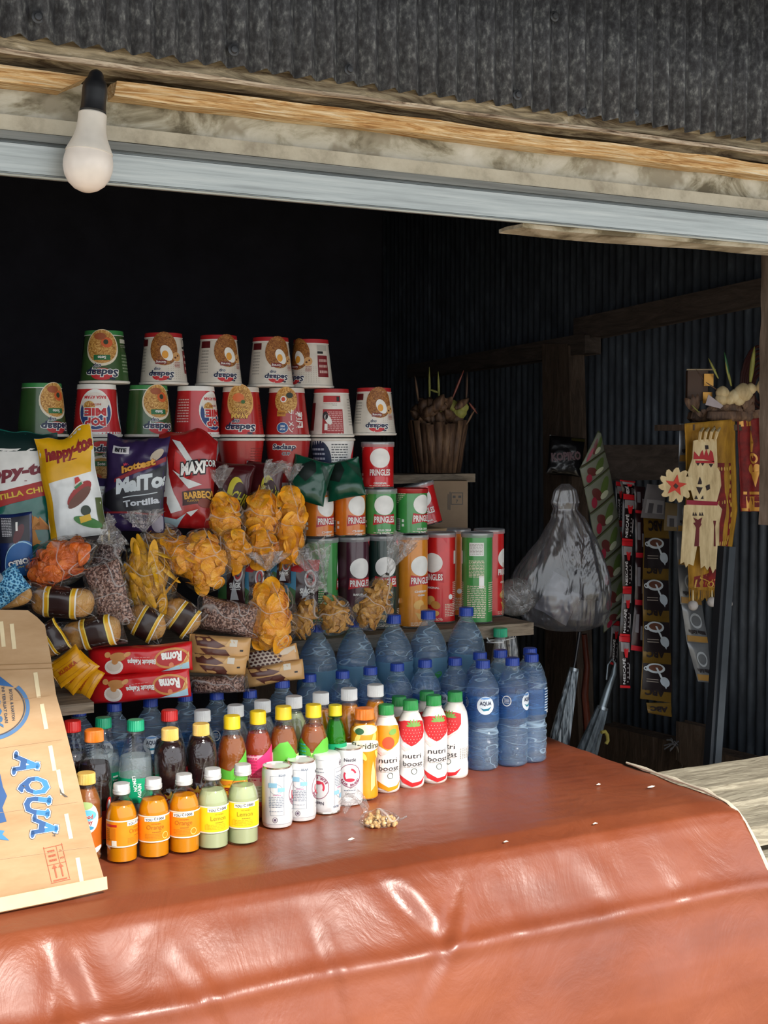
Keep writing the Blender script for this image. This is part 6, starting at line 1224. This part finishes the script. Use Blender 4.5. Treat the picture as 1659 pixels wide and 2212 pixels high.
umb([(1240, 1446), (1207, 1605)], (9, 21), 'folded umbrella with silvery striped canopy, its dark shaft pointing up', sil, [(1236, 1460), (1243, 1425), (1252, 1365)], 2.72, ([3, 3, 4], '#1b1b20', 0))
umb([(1301, 1530), (1268, 1625)], (11, 21), 'folded grey umbrella with a smooth grey tube handle', sil2, [(1300, 1532), (1312, 1492), (1326, 1455), (1329, 1432), (1322, 1424), (1313, 1436), (1310, 1468)], 2.66, ([8.5, 8, 6.5, 3.5, 2, 2, 2], '#8b969c', .6))
m = MB(); m.tube([aty(u, v, 2.82) for u, v in [(1262, 1370), (1268, 1440), (1263, 1500), (1270, 1580), (1268, 1620)]] + [Vector((aty(1268, 1620, 2.82).x, 2.82, .001))], [px(q, aty(1262, 1400, 2.82)) for q in (6, 7, 8, 9, 8, 8)], matN('reddish_polished_wood', [(.3, '#3d1a12'), (.55, '#6d3424'), (.8, '#945640')], scale=(3, 3, .4), s=14, rough=.4, bs=.2), 12, jit=.2)
tag(m.build('walking_stick'), 'reddish brown wooden stick standing behind the two umbrellas', 'stick')
# black metal post, hook, twine
m = MB(); P = [aty(1567, 1180, 2.22), aty(1532, 1705, 2.22)]; P[1] = P[1] + (P[1] - P[0]) * (P[1].z / (P[0].z - P[1].z)) * .995; q = (P[1] - P[0]); T = Matrix.Translation(P[0].lerp(P[1], .5)) @ q.to_track_quat('Z', 'Y').to_matrix().to_4x4()
m.box((0, 0, 0), (px(20, P[0]), px(26, P[0]), q.length), M('#23272d', .45, .4), T); m.box((px(12, P[0]), -.006, 0), (px(8, P[0]), px(18, P[0]), q.length), M('#3a4047', .4, .5), T); o = m.build('metal_post', smooth=False); tag(o, 'black metal angle post slanting down to the grey bench planks', 'post')
m = MB(); m.tube([aty(u, v, 2.6) for u, v in [(1299, 1582), (1307, 1580), (1312, 1588), (1313, 1600), (1309, 1607)]], px(4, aty(1305, 1590, 2.6)), M('#a89a4a', .5), 8); tag(m.build('hook'), 'small yellowish curved hook beside the grey umbrella', 'hook')
YTW = atx(1462, 1612, 2.284).y
m = MB(); rn = random.Random(3)
for i in range(9): c = Vector(aty(1458 + rn.uniform(-6, 6), 1604 + rn.uniform(-4, 4), YTW)); a = rn.uniform(0, 6.28); m.tube([c, c + Vector((math.cos(a) * .015, 0, math.sin(a) * .012)), c + Vector((math.cos(a) * .03, .004, math.sin(a) * .018 - .004))], .0022, M('#4a4a4e', .5), 6)
m.tube([aty(u, v, YTW) for u, v in [(1462, 1612), (1472, 1640), (1474, 1655), (1462, 1668), (1455, 1680)]], .0024, M('#5d564e', .6), 6); tag(m.build('twine_knot'), 'knotted grey twine hanging on the dark low beam', 'twine')

# ---------------- offering basket on the shelf behind
brown_leaf = matN('dried_palm_leaf', [(.3, '#33231b'), (.5, '#5c4434'), (.75, '#8a6c50')], scale=(4, 4, .5), s=20, rough=.6, bs=.3)
gleaf = matN('pale_palm_leaf', [(.3, '#6b6a30'), (.6, '#9a9a4e'), (.8, '#c2bf7c')], scale=(2, 2, .6), s=22, rough=.55, bs=.2)
cream_leaf = matN('cream_palm_leaf', [(.25, '#9c8660'), (.5, '#c9b48a'), (.75, '#e0d0a8')], scale=(2, 2, .5), s=22, detail=4, rough=.65, bs=.2)
p = aty(945, 1021, 2.95); K = px(1, p); t = empty('offering_basket', p); m = MB()
for i in range(22):
    a = 2 * math.pi * i / 22; w_ = .40; r0, r1 = 47 * K, 64 * K; h = 108 * K; lean = .1 * math.sin(i * 2.3)
    vs = []
    for (r, z) in ((r0, 0), (r0 + (r1 - r0) * .5, h * .5), (r1, h * (1 + .05 * math.sin(i * 5)))):
        for s in (-1, 0, 1): an = a + s * w_ / 2 + lean * z / h; rr = r + (.003 if s == 0 else -.001) + .0008 * (i % 2); vs.append((rr * math.sin(an), -rr * math.cos(an), z))
    m.add(vs, [(0, 1, 4, 3), (1, 2, 5, 4), (3, 4, 7, 6), (4, 5, 8, 7)], brown_leaf)
m.lathe([(.001, .001), (46 * K, .001)], brown_leaf, 20); o = m.build('basket', t, ang=50); s = o.modifiers.new('thickness', 'SOLIDIFY'); s.thickness = .0015
def blade(m, p0, p1, w, mat, curl=0, n=8):
    p0, p1 = Vector(p0), Vector(p1); d = (p1 - p0); side = Vector((d.z, 0, -d.x)).normalized() if abs(d.x) + abs(d.z) > 1e-6 else Vector((1, 0, 0)); vs = []
    for i in range(n + 1):
        f = i / n; q = p0 + d * f + Vector((0, -curl * math.sin(f * math.pi), 0)); ww = w * math.sin(math.pi * (.12 + .86 * f)) ** .7
        vs += [q - side * ww / 2, q + Vector((0, -w * .15, 0)), q + side * ww / 2]
    m.add(vs, [(3 * i + j, 3 * i + j + 1, 3 * i + j + 4, 3 * i + j + 3) for i in range(n) for j in (0, 1)], mat)
def bud(m, c, r, mat, T=None):
    m.lathe([(.001, -1), (.6, -.8), (.95, -.3), (1, .1), (.75, .6), (.3, .95), (.001, 1.05)], mat, 14, Matrix.Translation(c) @ Matrix.Diagonal((r, r * .8, r, 1)), warp=lambda a, z, t_: a * (1 + .10 * math.cos(4 * t_)))
def part(t, name, fn, ang=50, thick=.0008):
    m = MB(); fn(m); o = m.build(name, t, ang=ang)
    if thick: o.modifiers.new('thickness', 'SOLIDIFY').thickness = thick
    return o
rn = random.Random(7); zt0 = 108 * K
def fill(m):
    for i in range(26): a = rn.uniform(-1.4, 1.4); x = 50 * K * math.sin(a) * rn.random() ** .4; z = zt0 + rn.uniform(0, 45) * K; blade(m, (x, -rn.uniform(0, 50) * K, z - 14 * K), (x + rn.uniform(-34, 34) * K, -rn.uniform(10, 60) * K, z + rn.uniform(4, 26) * K), rn.uniform(12, 26) * K, brown_leaf, .006)
part(t, 'dried_leaves', fill)
for x, z, r, mt in [(32, 35, 13, gleaf), (52, 32, 13, gleaf), (45, 22, 16, gleaf), (-22, 30, 14, brown_leaf), (0, 30, 15, gleaf), (12, 12, 16, brown_leaf), (-14, 8, 16, brown_leaf), (40, 6, 14, brown_leaf)]: part(t, 'flower_bud', lambda m: bud(m, (x * K, -.03, zt0 + z * K), r * K, mt), thick=0)
for x0, z0, x1, z1, mt in [(-18, 45, -19, 118, gleaf), (2, 45, 0, 108, gleaf), (30, 50, 55, 112, M('#7c4034')), (66, 42, 84, 18, M('#7c4034')), (-42, 45, -50, 100, brown_leaf), (60, 50, 62, 108, brown_leaf), (-18, 70, 4, 62, gleaf), (60, -5, 80, 30, brown_leaf)]: part(t, 'leaf_blade', lambda m: blade(m, (x0 * K, -.03, zt0 + z0 * K), (x1 * K, -.03, zt0 + z1 * K), 5 * K, mt))
t.rotation_euler = (0, 0, CAMYAW); tag(t, 'brown palm leaf basket of dried flowers and leaves standing on the dark rear board', 'offering basket')
rs = empty('rear_rack', (0, 0, 0)); zr = aty(945, 1021, 2.95).z - .002
board(rs, 'rack_board', 1.15, aty(1018, 1030, 2.9).x, 2.88, 3.06, zr, .022, wood_shelf, 9)
for x in (aty(1003, 1030, 2.9).x, 1.2):
    m = MB(); m.box((x, 2.92, (zr + 1.051) / 2 - .012), (.022, .04, zr - 1.051 - .024), wood_shelf); m.build('rack_post', rs, False)
m = MB(); m.box((1.4, 2.97, .52), (.5, .12, 1.03), wood_dark); m.build('rack_base', rs, False)
tag(rs, 'grey rear rack board with an upright, under the leaf basket', 'rack')
p = aty(962, 1092, 2.80); K = px(1, p); t = empty('carton', p); m = MB(); m.box((0, .05, 0), (96 * K, .1, 106 * K), M('#8d7760', .8)); wrap(m, RC(25 * K, 15 * K, 26 * K, 26 * K, M('#2a2420'), 1) + RC(25 * K, 15 * K, 23 * K, 23 * K, M('#8d7760', .8), 2) + TX('7', 25 * K, 9 * K, 7 * K, M('#2a2420'), 3, bold=.03) + RC(19 * K, 19 * K, 6 * K, 5 * K, M('#2a2420'), 3) + RC(31 * K, 19 * K, 6 * K, 5 * K, M('#2a2420'), 3) + RC(10 * K, 10 * K, 1.5 * K, 40 * K, M('#2a2420'), 3) + RC(6 * K, 8 * K, 1.5 * K, 34 * K, M('#2a2420'), 3), lambda a, b, o: (a, -o, b), 1)
m.build('box', t, False); t.rotation_euler = (0, 0, CAMYAW); tag(t, 'brown cardboard carton with a small black symbol frame behind the short cans', 'carton')
m = MB(); p = aty(1080, 1205, 2.60); m.box((p.x, p.y + .02, 1.05 + px(60, p)), (px(12, p), .05, px(115, p)), M('#8a745c', .8)); tag(m.build('cardboard_piece', smooth=False), 'narrow upright piece of brown cardboard right of the last red can', 'cardboard')

# ---------------- temple cloth, palm ornament and offerings at the far right
YH = 2.36
def qm(pts, mat, th=.003, y=YH, wav=.003, seed=0, nseg=24):
    """hanging cloth: left and right edges given as pixel polylines of equal length"""
    Lh, Rh = pts; m = MB()
    def f(a, b):
        k = b * (len(Lh) - 1); i = min(int(k), len(Lh) - 2); q = k - i
        l = (Lh[i][0] * (1 - q) + Lh[i + 1][0] * q, Lh[i][1] * (1 - q) + Lh[i + 1][1] * q); r = (Rh[i][0] * (1 - q) + Rh[i + 1][0] * q, Rh[i][1] * (1 - q) + Rh[i + 1][1] * q)
        return aty(l[0] * (1 - a) + r[0] * a, l[1] * (1 - a) + r[1] * a, y) + Vector((0, wav * math.sin(a * 14 + seed) + wav * nz((a, b * 2, seed), 3), 0))
    return m, f
def unit_items(items, f, m, off=.002):
    wrap(m, items, lambda s, t, o: f(max(0, min(1, s)), max(0, min(1, 1 - t))) + Vector((0, -o - off, 0)), .12, .0006, sty=.12)
ycl = matN('ochre_cloth', [(.3, '#7a5414'), (.6, '#a87c22'), (.8, '#c79a3a')], scale=(1, 1, .3), s=40, rough=.7, bs=.3)
mar = matN('maroon_cloth', [(.3, '#4f0e10'), (.6, '#7c1a18'), (.8, '#96281f')], s=40, rough=.7, bs=.2)
gpr = M('#b8903a', .5)
t = empty('temple_cloth', aty(1530, 900, YH)); T = t.location.copy()
def fix(m): m.v = [tuple(Vector(v) - T) for v in m.v]; return m
m, f = qm(([(1478, 915), (1482, 1000), (1480, 1120), (1486, 1255), (1488, 1272)], [(1588, 905), (1590, 1000), (1594, 1100), (1576, 1230), (1570, 1280)]), ycl); m.grid(f, 40, 60, ycl); o = fix(m).build('cloth', t, ang=180); o.modifiers.new('thickness', 'SOLIDIFY').thickness = .002
m2 = MB(); it = RC(.68, .42, .38, .66, mar, 1) + RC(.4, .16, .5, .2, mar, 1)
for i in range(14): it += EL(.84 + .01 * math.sin(i), .1 + i * .048, .018, .012, gpr, 2)
for v_ in (.72, .55, .37, .16): it += [x for j in range(7) for x in EL(.55 + j * .045, v_, .012, .010, gpr, 2)]
it += EL(.55, .10, .09, .05, gpr, 2) + EL(.55, .10, .06, .035, mar, 3) + RC(.4, .19, .3, .015, gpr, 2, -.4) + [x for j in range(10) for x in EL(.16 + .004 * j, .04 + j * .02, .02, .01, gpr, 3)]
unit_items(it, f, m2); fix(m2).build('printed_panel', t, ang=180)
m = MB(); rn = random.Random(2)
for i in range(34):
    u = 1488 + i * 2.4; a = aty(u, 1270, YH - .002); b = aty(u + rn.uniform(-2, 2), 1292 + rn.uniform(0, 6), YH - .002); m.tube([a, b], .0011, ycl, 5)
fix(m).build('fringe', t)
for u, v in [(1497, 1308), (1538, 1300), (1556, 1306), (1571, 1304)]:
    m = MB(); a = aty(u, 1275, YH - .008); b = aty(u, v - 8, YH - .008); m.tube([a, b], [.0012, .0022], M('#d9c79a', .4), 6); fix(m).build('bead_string', t)
    m = MB(); c = aty(u, v, YH - .008); m.lathe([(max(.0001, math.sin(math.pi * a / 10)), -math.cos(math.pi * a / 10)) for a in range(11)], M('#b5b0ac', .9), 24, Matrix.Translation(c) @ Matrix.Scale(px(11, c), 4), warp=lambda r, z, an: r * (1 + .15 * noise.noise(Vector((math.cos(an) * 5, math.sin(an) * 5, z * 5))))); fix(m).build('pompom', t)
tag(t, 'ochre and maroon temple cloth with gold trim, fringe and grey pompoms', 'temple cloth')
# palm leaf ornament (lamak)
t = empty('palm_leaf_ornament', aty(1525, 930, YH - .02)); T = t.location.copy()
dk = M('#241214', .6); rp = M('#a8242a', .5)
def flat(pts, mat, y=YH - .02, th=.0015):
    P = [aty(a, b, y) for a, b in pts]; k = len(P); m = MB(); tri = geometry.tessellate_polygon([[Vector((a, -b, 0)) for a, b in pts]])
    m.add(P + [p_ + Vector((0, th, 0)) for p_ in P], [tuple(q) for q in tri] + [tuple(i + k for i in q[::-1]) for q in tri] + [(i, i + k, (i + 1) % k + k, (i + 1) % k) for i in range(k)], mat); return m
def dec(m, pts, mat, y): q = flat(pts, mat, y, .0003); m.add(q.v, q.f, mat)
yo = YH - .02
m = flat([(1498, 952), (1508, 950), (1548, 948), (1550, 1010), (1556, 1020), (1558, 1048), (1548, 1085), (1560, 1100), (1554, 1130), (1552, 1240), (1546, 1228), (1540, 1238), (1534, 1222), (1528, 1232), (1522, 1222), (1514, 1228), (1512, 1180), (1506, 1180), (1498, 1222), (1488, 1218), (1482, 1226), (1478, 1214), (1470, 1218), (1478, 1092), (1500, 1084), (1490, 1050), (1486, 1020), (1496, 990)], cream_leaf, yo)
yd = yo - .0012
for pts in [[(1498, 992), (1500, 975), (1506, 982), (1511, 987), (1514, 978), (1518, 972), (1521, 985), (1526, 970), (1531, 986), (1535, 972), (1540, 978), (1543, 998), (1520, 992)], [(1503, 995), (1543, 996), (1543, 1001), (1503, 1000)]]: dec(m, pts, rp, yd)
dec(m, [(1483, 1080), (1552, 1084), (1550, 1092), (1483, 1090)], M('#8c1f34', .4), yd)
for (a, b, s_) in [(1508, 1000, 4), (1518, 1000, 4), (1536, 1002, 5)]: dec(m, [(a - s_, b), (a + s_, b), (a, b + s_ * 1.6)], dk, yd)
for pts in [[(1512, 1030), (1516, 1040), (1516, 1046), (1507, 1046)], [(1504, 1052), (1518, 1053), (1511, 1068)], [(1508, 1078), (1500, 1078), (1504, 1070)], [(1520, 1078), (1514, 1078), (1519, 1070)], [(1523, 962), (1530, 962), (1531, 970), (1524, 971)], [(1524, 1050), (1533, 1046), (1534, 1056), (1527, 1060)]]: dec(m, pts, dk, yd)
for x in (1498, 1503, 1512, 1517): dec(m, [(x - 2, 1114), (x + 3, 1114), (x, 1106)], dk, yd)
dec(m, [(1498, 1118), (1508, 1123), (1517, 1118), (1514, 1130), (1516, 1132), (1511, 1140), (1510, 1180), (1500, 1180), (1504, 1140), (1498, 1130), (1503, 1128)], M('#5d1218', .5), yd)
dec(m, [(1541, 1125), (1547, 1125), (1545, 1138), (1546, 1180), (1542, 1180), (1543, 1138)], M('#5d1218', .5), yd)
fix2 = lambda m: setattr(m, 'v', [tuple(Vector(v) - T) for v in m.v]) or m
fix2(m).build('leaf_panel', t, False)
m = MB()
for i in range(4): x = 1511 + i * 11; m.tube([aty(x, 952, yo), aty(x + 2 + i, 934, yo - .012), aty(x + 8 + i, 925, yo + .01)], [.0035, .004, .003], cream_leaf, 6)
fix2(m).build('hanging_loops', t)
pts = []
for i in range(44):
    a = 2 * math.pi * i / 44; r = 38 if i % 4 in (1, 2) else (34 if i % 4 == 0 else 28); pts.append((1461 + r * math.cos(a), 1048 + r * math.sin(a)))
m = flat(pts, cream_leaf, yo - .006); st = []
for i in range(10): a = 2 * math.pi * i / 10 - math.pi / 2 + .15; r = 24 if i % 2 == 0 else 10; st.append((1460 + r * math.cos(a), 1049 + r * math.sin(a)))
dec(m, st, M('#c23420', .5), yo - .0075); dec(m, [(1455, 1050), (1460, 1044), (1466, 1050), (1461, 1056)], M('#3a2418', .5), yo - .009); fix2(m).build('star_rosette', t, False)
tag(t, 'cream palm leaf ornament with cut-outs and a red star rosette', 'palm ornament')
# red and gold cloth
t = empty('gold_printed_cloth', aty(1620, 905, YH)); T = t.location.copy()
m, f = qm(([(1592, 905), (1596, 1000), (1600, 1105)], [(1640, 900), (1652, 1000), (1652, 1105)]), mar); m.grid(f, 24, 30, mar); o = fix2(m).build('cloth', t, ang=180); o.modifiers.new('thickness', 'SOLIDIFY').thickness = .002
m2 = MB(); gp2 = M('#c98f3c', .35, .3); it = EL(.55, .55, .16, .06, gp2, 1) + EL(.55, .55, .10, .035, mar, 2) + PG([(.48, .72), (.56, .86), (.62, .72), (.58, .62), (.5, .62)], gp2, 1) + EL(.42, .44, .10, .05, gp2, 1) + EL(.66, .44, .12, .05, gp2, 1) + PG([(.4, .4), (.75, .42), (.62, .25)], gp2, 1) + RC(.55, .19, .8, .03, gp2, 1) + RC(.6, .09, .75, .13, gp2, 1) + RG(.65, .10, .2, .055, .05, mar, 2) + RC(.5, .02, .9, .03, gp2, 1) + RC(.35, .94, .5, .06, gp2, 1)
unit_items(it, f, m2); fix2(m2).build('gold_print', t, ang=180); tag(t, 'red cloth with gold print at the right edge by the post', 'printed cloth')
# offering tray with blades on top
m = MB(); a = aty(1480, 918, 2.40); b = aty(1648, 912, 2.40); m.box(((a.x + b.x) / 2 + .02, 2.43, a.z - .006), (b.x - a.x + .06, .14, .014), wood_dark); tag(m.build('bracket_board', smooth=False), 'small dark bracket board carrying the offerings above the temple cloth', 'board')
t = empty('offering_tray', aty(1560, 912, 2.41)); K = px(1, t.location)
m = MB(); rn = random.Random(17); m.lathe([(62 * K, .001), (70 * K, 8 * K), (66 * K, 22 * K), (60 * K, 24 * K)], brown_leaf, 30, Matrix.Diagonal((1, .7, 1, 1)), warp=lambda r, z, a: r * (1 + .1 * math.sin(a * 9))); 
for i in range(24): x = rn.uniform(-72, 60); blade(m, (x * K, -.03, rn.uniform(4, 26) * K), ((x + rn.uniform(-30, 30)) * K, -.04, rn.uniform(20, 60) * K), rn.uniform(8, 20) * K, brown_leaf, .004)
m.build('leaf_tray', t, ang=50)
m = MB(); m.box((-58 * K, -.01, 78 * K), (44 * K, .02, 64 * K), M('#4a3324', .6)); m.box((-36 * K, -.024, 90 * K), (20 * K, .004, 26 * K), M('#a8782c', .3, .5)); m.box((-38 * K, -.024, 52 * K), (20 * K, .004, 24 * K), M('#a8782c', .3, .5)); m.box((-52 * K, -.022, 112 * K), (62 * K, .004, 3 * K), M('#8c7a5c', .5)); m.build('gilded_box', t, False)
for x, z, r in [(-12, 62, 14), (14, 54, 15), (32, 62, 20), (4, 48, 12), (-14, 48, 14), (80, 74, 20), (48, 70, 12), (24, 46, 12)]: part(t, 'flower_bud', lambda m: bud(m, (x * K, -.05, z * K), r * K, cream_leaf), thick=0)
for x0, z0, x1, z1, w_, mt in [(-20, 92, -42, 136, 5, gleaf), (8, 76, -6, 128, 6, gleaf), (2, 100, -8, 148, 6, greend), (48, 84, 56, 160, 10, gleaf), (76, 90, 96, 130, 5, gleaf), (-52, 90, -68, 112, 3, brown_leaf), (-46, 84, -10, 60, 3, brown_leaf), (-60, 20, -76, 36, 3, gleaf)]: part(t, 'leaf_blade', lambda m: blade(m, (x0 * K, -.045, z0 * K), (x1 * K, -.045, z1 * K), w_ * K, mt))
m = MB(); P4 = [(-50, 30, 36), (-44, 30, 58), (-12, 30, 34), (-18, 30, 28)]; m.add([(x * K, -.06, z * K) for x, _, z in P4] + [(x * K, -.058, z * K) for x, _, z in P4], [(0, 1, 2, 3), (7, 6, 5, 4), (0, 4, 5, 1), (1, 5, 6, 2), (2, 6, 7, 3), (3, 7, 4, 0)], M('#a79ca0', .6)); m.build('paper_slip', t, False)
t.rotation_euler = (0, 0, CAMYAW); tag(t, 'leafy offering tray with pale buds and a gilded box above the temple cloth', 'offering tray')
# dark carved ornament behind it
m = MB(); c = aty(1640, 840, 2.5)
for i in range(7): m.tube([c + Vector((.02 * math.cos(a) * (1 + i * .35), 0, .035 * math.sin(a) * (1 + i * .35))) for a in [R_(x) for x in range(60, 301, 20)]], .004, M('#3d1c18', .5), 6)
tag(m.build('carved_ornament'), 'dark reddish carved ornament behind the offerings at the right edge', 'ornament')
